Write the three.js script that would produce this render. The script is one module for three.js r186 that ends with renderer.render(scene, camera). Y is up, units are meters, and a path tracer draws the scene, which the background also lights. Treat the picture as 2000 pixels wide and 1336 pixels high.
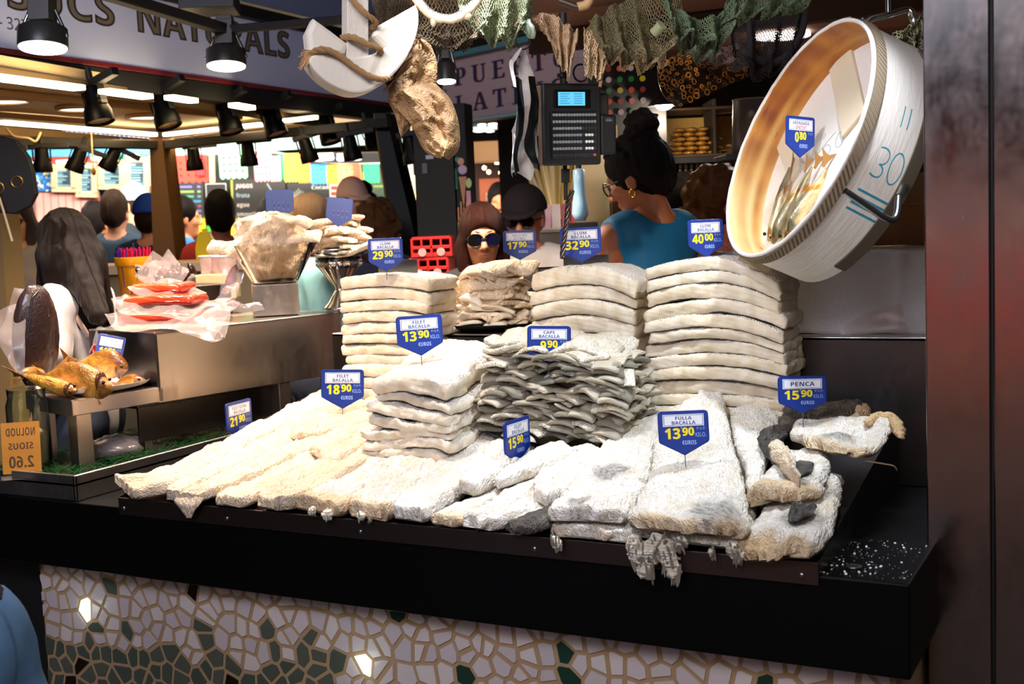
import * as THREE from 'three';
import { RoundedBoxGeometry } from 'three/addons/geometries/RoundedBoxGeometry.js';
import { ImprovedNoise } from 'three/addons/math/ImprovedNoise.js';
import { mergeGeometries } from 'three/addons/utils/BufferGeometryUtils.js';
import { RectAreaLightUniformsLib } from 'three/addons/lights/RectAreaLightUniformsLib.js';

// ---------- camera, sky, lights, exposure ----------
// World: x runs along the counter front, z towards the customer, y up; counter front edge is z = 0.
const W = 2000, H = 1336, FOCAL = 2400;
const scene = new THREE.Scene();
const camera = new THREE.PerspectiveCamera(2 * Math.atan(H / 2 / FOCAL) * 180 / Math.PI, W / H, 0.05, 60);
const D2R = Math.PI / 180;
camera.position.set(0, 1.65, 2.586);
camera.rotation.set(-5.8 * D2R, 28.1 * D2R, -2.5 * D2R, 'YXZ');
camera.focus = 3.45; camera.userData.fStop = 4.5;
camera.updateMatrixWorld(true);
scene.add(camera);
scene.background = new THREE.Color().setRGB(0.026, 0.032, 0.038);   // daylight of the open market hall
const renderer = new THREE.WebGLRenderer({ antialias: true });
renderer.toneMapping = THREE.LinearToneMapping;
renderer.toneMappingExposure = 1.3;
renderer.shadowMap.enabled = true;
RectAreaLightUniformsLib.init();
const WARM = 0xffd2a0, COOL = 0xf2f6ff, NEUT = 0xfff0e0;
function spot(pos, target, color, intensity, angle = 0.7, pen = 0.6, soft = 2) {
  const l = new THREE.SpotLight(color, intensity, 0, angle, pen, 2); l.name = 'spot_light';
  l.position.set(...pos); l.target.position.set(...target); l.castShadow = true; l.shadow.radius = soft; scene.add(l, l.target); return l;
}
function area(pos, target, w, h, color, intensity) {
  const l = new THREE.RectAreaLight(color, intensity, w, h); l.name = 'area_light';
  l.position.set(...pos); l.lookAt(...target); scene.add(l); return l;
}
// lamp heads on the stall's own front rail (built further down at the same places)
const RAIL = [[-0.55, 2.75, -0.2, 0xe6f2ff], [-1.55, 2.62, -0.12, 0xf0f6ff], [-2.15, 2.62, -0.12, 0xffeee2], [-2.75, 2.62, -0.12, 0xffe0c8]];
for (const [i, [x, y, z, c]] of RAIL.entries()) spot([x, y - 0.14, z], i ? [x + 0.02, 1.0, -0.36] : [-1.2, 1.1, -0.45], c, i ? 4.7 : 8.6, i ? 0.66 : 0.55, 0.7, i ? 2.5 : 1.5);
const ADDED_SPOTS = [[-1.5, 2.9, 1.9, -1.95, 2.02, -0.25, 0xfff0e0, 3.4, 0.26], [-1.9, 2.9, 1.9, -0.84, 1.82, -0.64, 0xf6f6ff, 10, 0.2], [-0.9, 2.9, 1.9, -1.5, 2.0, -0.8, 0xfff2e4, 9, 0.24], [-0.6, 2.44, -0.86, -0.75, 1.3, -1.04, 0xf2f6ff, 7, 0.42]];   // added narrow spots, source unseen, brightening the hanging things and the carton
for (const [x, y, z, a, b, c, k, I, w] of ADDED_SPOTS) spot([x, y, z], [a, b, c], k, I, w, 0.6, 2.5);
area([-3.6, 2.15, -5.2], [-6.0, 1.4, -7.6], 2.6, 0.25, 0xffeedd, 13);      // added light without a fixture, brightening people before the far stall
area([-1.6, 3.6, 3.2], [-4.6, 2.4, -1.2], 2, 1, 0xd4deff, 10);            // added bluish light that brightens the kiosk sign
area([0.6, 4.2, 4.6], [-1.8, 0.4, 0], 4, 2, 0xfff0e8, 3.6);           // added soft fill light from the customer side for the mosaic

// ---------- helpers ----------
let seed = 7;
const rnd = () => { seed = (seed * 1664525 + 1013904223) >>> 0; return seed / 4294967296; };
const rr = (a, b) => a + (b - a) * rnd();
const N3 = new ImprovedNoise(), nz = (x, y, z) => N3.noise(x + 91.7, y + 37.3, z + 11.9);
const fbm = (x, y, z, o = 3) => { let s = 0, a = 1, t = 0; for (let i = 0; i < o; i++) { s += a * nz(x, y, z); t += a; a *= 0.5; x *= 2.03; y *= 2.03; z *= 2.03; } return s / t; };
const V = (x, y, z) => new THREE.Vector3(x, y, z), lerp = (a, b, t) => a + (b - a) * t, clamp = (x, a = 0, b = 1) => Math.min(b, Math.max(a, x));
const ss = (a, b, x) => { const t = clamp((x - a) / (b - a)); return t * t * (3 - 2 * t); };
const ray = (px, py) => V((px - W / 2) / FOCAL, -(py - H / 2) / FOCAL, -1).applyQuaternion(camera.quaternion);
const at = (px, py, d) => ray(px, py).multiplyScalar(d).add(camera.position);             // pixel + distance along the view axis
function onPl(px, py, p0, n) { const d = ray(px, py); return d.multiplyScalar(p0.clone().sub(camera.position).dot(n) / d.dot(n)).add(camera.position); }
const onY = (px, py, y) => onPl(px, py, V(0, y, 0), V(0, 1, 0)), onZ = (px, py, z) => onPl(px, py, V(0, 0, z), V(0, 0, 1)), onX = (px, py, x) => onPl(px, py, V(x, 0, 0), V(1, 0, 0));
const depthOf = (p) => p.clone().sub(camera.position).dot(V(0, 0, -1).applyQuaternion(camera.quaternion));
const camRight = V(1, 0, 0).applyQuaternion(camera.quaternion), camUp = V(0, 1, 0).applyQuaternion(camera.quaternion);
const YAW = 28.1 * D2R;     // turn of a thing that squarely faces the lens

const used = {};
const numbered = (n) => { const k = used[n] = (used[n] ?? -1) + 1; return k ? n + '_' + String(k).padStart(3, '0') : n; };
function tag(o, label, category, group, kind) {
  o.userData.label = label; if (category) o.userData.category = category;
  if (group) o.userData.group = group; if (kind) o.userData.kind = kind; return o;
}
function thing(name, label, category, p = [0, 0, 0], turn = 0, group) {
  const o = new THREE.Group(); o.name = numbered(name); scene.add(o);
  if (p.isVector3) o.position.copy(p); else o.position.set(...p);
  o.rotation.y = turn; return tag(o, label, category, group);
}
function merge(gs) {
  if (!Array.isArray(gs)) return gs;
  gs = gs.flat(9); if (gs.length === 1) return gs[0];
  gs = gs.map((g) => { const q = g.index ? g.toNonIndexed() : g.clone(); for (const k of Object.keys(q.attributes)) if (!['position', 'normal', 'uv', 'color'].includes(k)) q.deleteAttribute(k); if (!q.attributes.uv) q.setAttribute('uv', new THREE.BufferAttribute(new Float32Array(q.attributes.position.count * 2), 2)); q.morphAttributes = {}; return q; });
  const hasC = gs.some((g) => g.attributes.color);
  if (hasC) for (const g of gs) if (!g.attributes.color) g.setAttribute('color', new THREE.BufferAttribute(new Float32Array(g.attributes.position.count * 3).fill(1), 3));
  for (const g of gs) g.clearGroups();
  return mergeGeometries(gs);
}
function obj(name, g, m, parent = scene) {
  const o = new THREE.Mesh(merge(g), m); o.name = parent === scene ? numbered(name) : name;
  o.castShadow = o.receiveShadow = true; parent.add(o); return o;
}
const struct = (name, g, m, label) => { const o = obj(name, g, m); o.userData.kind = 'structure'; if (label) o.userData.label = label; return o; };
const item = (name, g, m, label, category, group) => tag(obj(name, g, m), label, category, group);
function dup(root, name, p, turn, label) {
  const r = root.clone(); r.name = numbered(name); scene.add(r); if (p) { if (p.isVector3) r.position.copy(p); else r.position.set(...p); } if (turn !== undefined) r.rotation.y = turn;
  r.userData = { ...root.userData }; if (label) r.userData.label = label; return r;
}
const mv = (g, x, y, z) => g.translate(x, y, z);
const rot = (g, x = 0, y = 0, z = 0) => g.applyMatrix4(new THREE.Matrix4().makeRotationFromEuler(new THREE.Euler(x, y, z)));
const box = (w, h, d, x = 0, y = 0, z = 0, r = 0.003) => mv(r ? new RoundedBoxGeometry(w, h, d, 2, Math.min(r, w / 2.01, h / 2.01, d / 2.01)) : new THREE.BoxGeometry(w, h, d), x, y, z);
const cyl = (r1, r2, h, x = 0, y = 0, z = 0, s = 24, open = false) => mv(new THREE.CylinderGeometry(r1, r2, h, s, 1, open), x, y, z);
const sph = (r, x = 0, y = 0, z = 0, sx = 1, sy = 1, sz = 1, s = 16) => mv(new THREE.SphereGeometry(r, s, Math.max(6, s * 0.7 | 0)).scale(sx, sy, sz), x, y, z);
const lathe = (pts, s = 32) => new THREE.LatheGeometry(pts.map(([x, y]) => new THREE.Vector2(x, y)), s);
const tube = (pts, r, s = 8, n, closed = false) => new THREE.TubeGeometry(new THREE.CatmullRomCurve3(pts.map((p) => p.isVector3 ? p : V(...p)), closed, 'catmullrom', 0.5), n ?? pts.length * 6, r, s, closed);
function rod(a, b, r, s = 8, r2 = r) {                       // a straight round bar between two points
  a = a.isVector3 ? a : V(...a); b = b.isVector3 ? b : V(...b); const d = b.clone().sub(a), g = new THREE.CylinderGeometry(r2, r, d.length(), s);
  g.applyQuaternion(new THREE.Quaternion().setFromUnitVectors(V(0, 1, 0), d.clone().normalize())); return mv(g, ...a.clone().lerp(b, 0.5).toArray());
}
function bar(a, b, w, h) {                                   // a straight square bar
  a = a.isVector3 ? a : V(...a); b = b.isVector3 ? b : V(...b); const d = b.clone().sub(a), g = box(w, h, d.length(), 0, 0, 0, Math.min(w, h) * 0.1);
  const m = new THREE.Matrix4().lookAt(a, b, V(0, 1, 0)); g.applyMatrix4(m); return mv(g, ...a.clone().lerp(b, 0.5).toArray());
}
function shape(pts, holes) { const s = new THREE.Shape(pts.map(([x, y]) => new THREE.Vector2(x, y))); for (const h of holes ?? []) s.holes.push(new THREE.Path(h.map(([x, y]) => new THREE.Vector2(x, y)))); return s; }
const extr = (s, d, bevel = 0, seg = 12) => new THREE.ExtrudeGeometry(s, { depth: d, bevelEnabled: bevel > 0, bevelSize: bevel, bevelThickness: bevel, bevelSegments: 2, curveSegments: seg });
function uvBox(g, s = 1) {                                   // uv in metres from position, by the main direction of each face
  const q = g.index ? g.toNonIndexed() : g, p = q.attributes.position, uv = new Float32Array(p.count * 2), a = V(), b = V(), c = V();
  for (let i = 0; i < p.count; i += 3) {
    a.fromBufferAttribute(p, i); b.fromBufferAttribute(p, i + 1); c.fromBufferAttribute(p, i + 2);
    const n = b.clone().sub(a).cross(c.clone().sub(a)), x = Math.abs(n.x), y = Math.abs(n.y), z = Math.abs(n.z);
    [a, b, c].forEach((v, k) => { const [u, w] = y >= x && y >= z ? [v.x, v.z] : x > z ? [v.z, v.y] : [v.x, v.y]; uv[(i + k) * 2] = u * s; uv[(i + k) * 2 + 1] = w * s; });
  }
  return q.setAttribute('uv', new THREE.BufferAttribute(uv, 2));
}
function smooth(g) {                                         // normals averaged over equal positions (uv seams stay)
  g.computeVertexNormals(); const p = g.attributes.position, n = g.attributes.normal, m = new Map();
  const key = (i) => Math.round(p.getX(i) * 2e4) + '_' + Math.round(p.getY(i) * 2e4) + '_' + Math.round(p.getZ(i) * 2e4);
  for (let i = 0; i < p.count; i++) { const k = key(i), v = m.get(k) ?? m.set(k, V()).get(k); v.x += n.getX(i); v.y += n.getY(i); v.z += n.getZ(i); }
  for (let i = 0; i < p.count; i++) { const v = m.get(key(i)), l = v.length() || 1; n.setXYZ(i, v.x / l, v.y / l, v.z / l); }
  return g;
}
function warp(g, f) { const p = g.attributes.position, v = V(); for (let i = 0; i < p.count; i++) { v.fromBufferAttribute(p, i); f(v, i); p.setXYZ(i, v.x, v.y, v.z); } return g; }
function grid(nu, nv, f, closedU = false) {                  // parametric surface; f(u, v) -> Vector3, uv in metres along the first row and column
  const pos = [], uv = [], idx = []; const rows = [];
  for (let j = 0; j <= nv; j++) { const row = []; for (let i = 0; i <= nu; i++) row.push(f(i / nu, j / nv)); rows.push(row); }
  let lv = 0;
  for (let j = 0; j <= nv; j++) { let lu = 0; if (j) lv += rows[j][nu >> 1].distanceTo(rows[j - 1][nu >> 1]); for (let i = 0; i <= nu; i++) { if (i) lu += rows[j][i].distanceTo(rows[j][i - 1]); pos.push(...rows[j][i].toArray()); uv.push(lu, lv); } }
  for (let j = 0; j < nv; j++) for (let i = 0; i < nu; i++) { const a = j * (nu + 1) + i, b = a + 1, c = a + nu + 1, d = c + 1; idx.push(a, b, d, a, d, c); }
  const g = new THREE.BufferGeometry(); g.setAttribute('position', new THREE.Float32BufferAttribute(pos, 3)); g.setAttribute('uv', new THREE.Float32BufferAttribute(uv, 2)); g.setIndex(idx);
  return smooth(g);
}
function loft(rings, caps = true) {                          // closed rings of equal count joined along their order
  const n = rings[0].length, c = (r) => r.reduce((s, p) => s.add(p), V()).multiplyScalar(1 / n);
  const all = caps ? [rings[0].map(() => c(rings[0])), ...rings, rings.at(-1).map(() => c(rings.at(-1)))] : rings;
  return grid(n, all.length - 1, (u, v) => all[Math.round(v * (all.length - 1))][Math.round(u * n) % n].clone());
}
// signed-distance figures: tapered capsules and ellipsoids joined smoothly, meshed by surface nets
const smin = (a, b, k) => { const h = Math.max(k - Math.abs(a - b), 0) / k; return Math.min(a, b) - h * h * k * 0.25; };
const cap = (a, b, ra, rb = ra, k = 0.03) => { const dx = b[0] - a[0], dy = b[1] - a[1], dz = b[2] - a[2], l = dx * dx + dy * dy + dz * dz || 1; return { k, f: (x, y, z) => { const t = clamp(((x - a[0]) * dx + (y - a[1]) * dy + (z - a[2]) * dz) / l); return Math.hypot(x - a[0] - dx * t, y - a[1] - dy * t, z - a[2] - dz * t) - ra - (rb - ra) * t; } }; };
const ell = (c, r, k = 0.03) => { const m = Math.min(...r); return { k, f: (x, y, z) => { const u = (x - c[0]) / r[0], v = (y - c[1]) / r[1], w = (z - c[2]) / r[2], l = Math.hypot(u, v, w), g = Math.hypot(u / r[0], v / r[1], w / r[2]); return g > 1e-9 ? l * (l - 1) / g : -m; } }; };
const blend = (ps) => (x, y, z) => { let d = 1e3; for (const p of ps) { const e = p.f(x, y, z); d = p.cut ? -smin(-d, e, p.k) : smin(d, e, p.k); } return d; };
function nets(f, lo, hi, cell) {
  const nx = Math.ceil((hi[0] - lo[0]) / cell) + 1, ny = Math.ceil((hi[1] - lo[1]) / cell) + 1, nzn = Math.ceil((hi[2] - lo[2]) / cell) + 1, F = new Float32Array(nx * ny * nzn), id = new Int32Array(nx * ny * nzn).fill(-1), pos = [], idx = [];
  const I = (x, y, z) => (z * ny + y) * nx + x;
  for (let z = 0; z < nzn; z++) for (let y = 0; y < ny; y++) for (let x = 0; x < nx; x++) F[I(x, y, z)] = f(lo[0] + x * cell, lo[1] + y * cell, lo[2] + z * cell);
  const C = [[0, 0, 0], [1, 0, 0], [0, 1, 0], [1, 1, 0], [0, 0, 1], [1, 0, 1], [0, 1, 1], [1, 1, 1]], E = [[0, 1], [2, 3], [4, 5], [6, 7], [0, 2], [1, 3], [4, 6], [5, 7], [0, 4], [1, 5], [2, 6], [3, 7]];
  for (let z = 0; z < nzn - 1; z++) for (let y = 0; y < ny - 1; y++) for (let x = 0; x < nx - 1; x++) {
    const v = C.map((c) => F[I(x + c[0], y + c[1], z + c[2])]); let n = 0, sx = 0, sy = 0, sz = 0;
    for (const [a, b] of E) if ((v[a] < 0) !== (v[b] < 0)) { const t = v[a] / (v[a] - v[b]); sx += lerp(C[a][0], C[b][0], t); sy += lerp(C[a][1], C[b][1], t); sz += lerp(C[a][2], C[b][2], t); n++; }
    if (n) { id[I(x, y, z)] = pos.length / 3; pos.push(lo[0] + (x + sx / n) * cell, lo[1] + (y + sy / n) * cell, lo[2] + (z + sz / n) * cell); }
  }
  const quad = (a, b, c, d, flip) => { if (a < 0 || b < 0 || c < 0 || d < 0) return; flip ? idx.push(a, c, b, a, d, c) : idx.push(a, b, c, a, c, d); };
  for (let z = 1; z < nzn - 1; z++) for (let y = 1; y < ny - 1; y++) for (let x = 1; x < nx - 1; x++) {
    const s = F[I(x, y, z)] < 0;
    if (s !== F[I(x + 1, y, z)] < 0) quad(id[I(x, y - 1, z - 1)], id[I(x, y, z - 1)], id[I(x, y, z)], id[I(x, y - 1, z)], !s);
    if (s !== F[I(x, y + 1, z)] < 0) quad(id[I(x - 1, y, z - 1)], id[I(x - 1, y, z)], id[I(x, y, z)], id[I(x, y, z - 1)], !s);
    if (s !== F[I(x, y, z + 1)] < 0) quad(id[I(x - 1, y - 1, z)], id[I(x, y - 1, z)], id[I(x, y, z)], id[I(x - 1, y, z)], !s);
  }
  const g = new THREE.BufferGeometry(); g.setAttribute('position', new THREE.Float32BufferAttribute(pos, 3)); g.setIndex(idx); g.computeVertexNormals();
  const uv = new Float32Array(pos.length / 3 * 2); for (let i = 0; i < pos.length / 3; i++) { uv[i * 2] = Math.atan2(pos[i * 3], pos[i * 3 + 2]) * 0.15; uv[i * 2 + 1] = pos[i * 3 + 1]; }
  g.setAttribute('uv', new THREE.BufferAttribute(uv, 2)); return g;
}
const nthw = (i) => ['first', 'second', 'third', 'fourth', 'fifth', 'sixth', 'seventh', 'eighth', 'ninth', 'tenth', 'eleventh', 'twelfth', 'thirteenth', 'fourteenth', 'fifteenth', 'sixteenth', 'seventeenth', 'eighteenth', 'nineteenth', 'twentieth', 'twenty-first', 'twenty-second', 'twenty-third', 'twenty-fourth'][i];
function snake(pts, r, ends = 0.25) { const c = new THREE.CatmullRomCurve3(pts, false, 'centripetal'), n = pts.length * 7, f = c.computeFrenetFrames(n), rings = []; for (let j = 0; j <= n; j++) { const t = j / n, p = c.getPointAt(t), R = (typeof r === 'function' ? r(t) : r) * Math.sqrt(clamp(Math.min(t, 1 - t) / ends)), q = []; for (let i = 0; i < 10; i++) { const a = i / 10 * 6.2832; q.push(p.clone().addScaledVector(f.normals[j], Math.cos(a) * R).addScaledVector(f.binormals[j], Math.sin(a) * R)); } rings.push(q); } return loft(rings); }
// ---------- textures and materials ----------
function tex(n, f, rx = 1, ry = rx, srgb = true, m = n) {    // f(u, v) -> [r, g, b] 0..1 (sRGB for colour maps)
  const d = new Uint8Array(n * m * 4);
  for (let j = 0; j < m; j++) for (let i = 0; i < n; i++) { const c = f(i / n, j / m), k = (j * n + i) * 4; for (let q = 0; q < 3; q++) d[k + q] = clamp(c[q] ?? c[0]) * 255; d[k + 3] = 255; }
  const t = new THREE.DataTexture(d, n, m); t.wrapS = t.wrapT = THREE.RepeatWrapping; t.magFilter = THREE.LinearFilter; t.minFilter = THREE.LinearMipmapLinearFilter; t.generateMipmaps = true;
  if (srgb) t.colorSpace = THREE.SRGBColorSpace; t.repeat.set(rx, ry); t.needsUpdate = true; return t;
}
// noise that repeats over 0..1
const pn = (u, v, f, s = 0) => { const a = u * 2 * Math.PI, b = v * 2 * Math.PI, r = f / 6.2832; return N3.noise(Math.cos(a) * r + s + 50, Math.sin(a) * r + 50, Math.cos(b) * r + 3.7 * s + 50) * 0.6 + N3.noise(Math.sin(b) * r + s + 80, Math.cos(a) * r + 20, Math.sin(a) * r + 60) * 0.6; };
const mixc = (a, b, t) => [lerp(a[0], b[0], t), lerp(a[1], b[1], t), lerp(a[2], b[2], t)];
function canvas(w, h, draw) { const c = document.createElement('canvas'); c.width = w; c.height = h; const x = c.getContext('2d'); draw(x, w, h); const t = new THREE.CanvasTexture(c); t.colorSpace = THREE.SRGBColorSpace; t.magFilter = THREE.LinearFilter; t.anisotropy = 4; return t; }
const mat = (color, rough = 0.6, o = {}) => new THREE.MeshPhysicalMaterial({ color, roughness: rough, ...o });
const metal = (color, rough = 0.3, o = {}) => new THREE.MeshPhysicalMaterial({ color, roughness: rough, metalness: 1, ...o });
const glow = (color, k) => new THREE.MeshStandardMaterial({ color: 0x111111, emissive: color, emissiveIntensity: k });
// ---------- shared materials ----------
const noiseBump = tex(256, (u, v) => { const a = 0.5 + 0.5 * pn(u, v, 9) + 0.35 * pn(u, v, 31, 5) ; return [a * 0.8, a * 0.8, a * 0.8]; }, 1, 1, false);
const bumpRep = (t, r) => { const c = t.clone(); c.repeat.set(r, r); c.needsUpdate = true; return c; };
const brushed = tex(512, (u, v) => { const a = 0.34 + 0.05 * pn(u, v, 40, 2) + 0.06 * pn(u * 3 % 1, v, 4, 3) + 0.05 * (rnd() - 0.5); return [0, a, 0]; }, 1.2, 1.2, false);
const M = {
  steel: metal(0xb9b6b2, 1, { roughnessMap: brushed }), steelWarm: metal(0xbfb5aa, 1, { roughnessMap: brushed }), steelDark: metal(0x55524f, 1, { roughnessMap: brushed }),
  chrome: metal(0xd8d8d8, 0.12), zinc: metal(0x9da0a2, 0.28), black: mat(0x050607, 0.42, { specularIntensity: 0.28 }), blackMatt: mat(0x0d0d0e, 0.6), darkGrey: mat(0x232426, 0.45), grout: mat(0xa88c68, 0.95, { bumpMap: bumpRep(noiseBump, 8), bumpScale: 0.001 }),
  white: mat(0xe6e2de, 0.55), cream: mat(0xd8b98a, 0.7), glassy: new THREE.MeshPhysicalMaterial({ color: 0xffffff, roughness: 0.02, transmission: 1, thickness: 0, ior: 1.45 }),
  film: new THREE.MeshPhysicalMaterial({ color: 0xf6f0f0, roughness: 0.22, transmission: 0.86, thickness: 0, ior: 1.35, side: THREE.DoubleSide }),
  milk: new THREE.MeshPhysicalMaterial({ color: 0xf8eeec, roughness: 0.2, transmission: 0.86, thickness: 0, ior: 1.35, side: THREE.DoubleSide }),
};
// ---------- hall shell ----------
struct('floor', box(26, 0.2, 30, -6, -0.1, -5, 0), mat(0x3c332b, 0.55, { bumpMap: bumpRep(noiseBump, 14), bumpScale: 0.002 }), 'brown stone floor of the market hall');
struct('ceiling', box(26, 0.25, 30, -6, 6.1, -5, 0), mat(0x2a2423, 0.8), 'dark roof of the market hall');
// ---------- the black counter with its mosaic front ----------
const counter = thing('market_counter', 'long black stone counter with a broken-tile mosaic front', 'counter', [-2.2, 0, -0.6]);
const CX = 2.2, CZ = 0.6;                                   // local offset of the counter group
obj('worktop', box(2.96, 0.208, 1.2, -1.945 + CX, 0.746, -0.6 + CZ, 0.005), M.black, counter);
obj('base', [box(2.65, 0.64, 1.0, -1.832 + CX, 0.32, -0.57 + CZ, 0)], M.grout, counter);
obj('plinth', [box(0.26, 0.64, 1.02, -3.29 + CX, 0.32, -0.62 + CZ, 0)], M.blackMatt, counter);
{
  const X0 = -3.157, X1 = -0.507, Y0 = 0.0, Y1 = 0.64, Z = -0.07, cell = 0.051;
  const tones = { white: [0xcfc3c0, 0xc8bdbb, 0xd6cbc6, 0xc3b8b8].map((c) => mat(c, 0.32, { clearcoat: 0.3 })), green: [0x4d564b, 0x47534a, 0x555b50].map((c) => mat(c, 0.3, { clearcoat: 0.3 })), deep: [0x1d3a2c].map((c) => mat(c, 0.25)), black: [mat(0x0a0a0a, 0.2)] };
  const spots = { black: [[145, 1310], [380, 1145], [1085, 1255], [155, 1332], [458, 1328]], green: [[75, 1115], [203, 1145], [180, 1218], [172, 1240], [176, 1262], [245, 1222], [395, 1220], [415, 1238], [515, 1220], [622, 1240], [600, 1272], [640, 1268], [545, 1285], [612, 1300], [650, 1300]], deep: [[778, 1215], [915, 1320], [1115, 1270], [1195, 1272], [1112, 1308], [1102, 1330], [1482, 1322], [900, 1336]] };
  const tiles = [];
  const voronoi = (x0, x1, y0, y1, gap, emit) => {
    const nx = Math.round((x1 - x0) / cell), ny = Math.round((y1 - y0) / (cell * 1.05)), P = [], w = (x1 - x0) / nx, h = (y1 - y0) / ny;
    for (let j = -1; j <= ny; j++) for (let i = -1; i <= nx; i++) P.push([x0 + (i + 0.5 + (j & 1 ? 0.25 : -0.25) + rr(-0.48, 0.48)) * w, y0 + (j + 0.5 + rr(-0.42, 0.42)) * h]);
    for (const p of P) {
      let poly = [[x0, y0], [x1, y0], [x1, y1], [x0, y1]];
      for (const q of P) {
        const dx = q[0] - p[0], dy = q[1] - p[1], l = Math.hypot(dx, dy); if (!l || l > 0.26) continue;
        const nxn = dx / l, nyn = dy / l, lim = l / 2 - gap * rr(0.5, 0.85), out = [];
        for (let k = 0; k < poly.length; k++) { const a = poly[k], b = poly[(k + 1) % poly.length], da = (a[0] - p[0]) * nxn + (a[1] - p[1]) * nyn - lim, db = (b[0] - p[0]) * nxn + (b[1] - p[1]) * nyn - lim; if (da <= 0) out.push(a); if ((da < 0) !== (db < 0)) { const t = da / (da - db); out.push([lerp(a[0], b[0], t), lerp(a[1], b[1], t)]); } }
        poly = out; if (poly.length < 3) break;
      }
      if (poly.length < 3) continue;
      const ar = Math.abs(poly.reduce((s, a, k) => { const b = poly[(k + 1) % poly.length]; return s + a[0] * b[1] - b[0] * a[1]; }, 0)) / 2; if (ar < 1.2e-4) continue;
      emit(p, poly);
    }
  };
  const pix = (x, y, z) => { const v = V(x, y, z).project(camera); return [(v.x + 1) * 1000, (1 - v.y) * 668]; };
  voronoi(X0, X1, Y0, Y1, 0.0092, (p, poly) => tiles.push({ p, poly, px: pix(p[0], p[1], Z) }));
  for (const [kind, list] of Object.entries(spots)) for (const s of list) { let best = null, bd = 900; for (const t of tiles) { const d = (t.px[0] - s[0]) ** 2 + (t.px[1] - s[1]) ** 2; if (d < bd && !t.kind) { bd = d; best = t; } } if (best) best.kind = kind; }
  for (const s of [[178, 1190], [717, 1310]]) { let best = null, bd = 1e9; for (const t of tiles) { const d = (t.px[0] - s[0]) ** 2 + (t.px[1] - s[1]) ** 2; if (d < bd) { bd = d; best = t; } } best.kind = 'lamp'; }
  let shown = 0; const rest = { white: [], green: [] };
  for (const t of tiles) {
    const [px, py] = t.px; if (!t.kind) t.kind = (px < 340 && py > 1262 + 14 * Math.sin(px / 30)) || (px < 70 && py > 1225) || (px > 270 && px < 360 && py > 1255) || (px >= 340 && px < 660 && py > 1290 + 12 * Math.sin(px / 25)) || (py > 1380 && Math.sin(px / 130) > 0.2) ? 'green' : 'white';
    const g = extr(shape(t.poly.map(([x, y]) => [x + CX, y])), 0.006); mv(g, 0, 0, Z + CZ - 0.003 + rr(0, 0.0012));
    if (t.kind === 'lamp') { const o = obj('glowing_tile', g, glow(0xf2fff6, 1.7), counter); const c = t.p; const l = new THREE.PointLight(0xf0fff4, 0.0035); l.name = 'tile_light'; l.position.set(c[0], c[1], Z + 0.05); scene.add(l); o.userData.label = 'bright white glowing tile'; continue; }  // glow and a small point light added to make this tile bright
    if (py < 1350 && shown < 295) { shown++; const ms = tones[t.kind]; obj('tile', g, ms[rnd() * ms.length | 0], counter); } else rest[t.kind === 'white' ? 'white' : 'green'].push(g);
  }
  for (const k of ['white', 'green']) if (rest[k].length) { const o = obj('tile', rest[k], tones[k][0], counter); o.userData.kind = 'stuff'; o.userData.label = (k === 'white' ? 'white' : 'grey-green') + ' broken tiles low on the front'; }
  voronoi(-1.07, -0.07, 0.0, 0.64, 0.006, (p, poly) => { const g = extr(shape(poly), 0.006); g.rotateY(Math.PI / 2); mv(g, X1 + CX + 0.0, 0, CZ); (rest.side ??= []).push(g); });
  const o = obj('tile', rest.side, tones.white[1], counter); o.userData.kind = 'stuff'; o.userData.label = 'white broken tiles on the end panel';
}
{ const g = new THREE.IcosahedronGeometry(1, 0), n = 150, im = new THREE.InstancedMesh(g, mat(0xf4f4f2, 0.5), n), m = new THREE.Matrix4();
  for (let i = 0; i < n; i++) { const s = 0.0007 + 0.0024 * rnd() ** 4 + (i % 45 === 0 ? 0.0016 : 0); m.compose(V(-0.468 - 0.2 * rnd() ** 0.8, 0.851, -0.015 - 0.31 * rnd()), new THREE.Quaternion().setFromEuler(new THREE.Euler(rnd() * 6, rnd() * 6, 0)), V(s * 1.4, s * 0.6, s)); im.setMatrixAt(i, m); }
  im.name = 'salt_grains'; im.castShadow = im.receiveShadow = true; scene.add(im); tag(im, 'white salt grains scattered over the free black corner of the counter', 'salt', null, 'stuff'); }
item('steel_washer', lathe([[0, 0.8505], [0.017, 0.8505], [0.0185, 0.852], [0.017, 0.8535], [0.009, 0.8535], [0.006, 0.8525], [0, 0.8525]], 24).translate(-0.6, 0, -0.09), M.zinc, 'round steel washer lying on the black corner beside the salt', 'washer');

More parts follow.
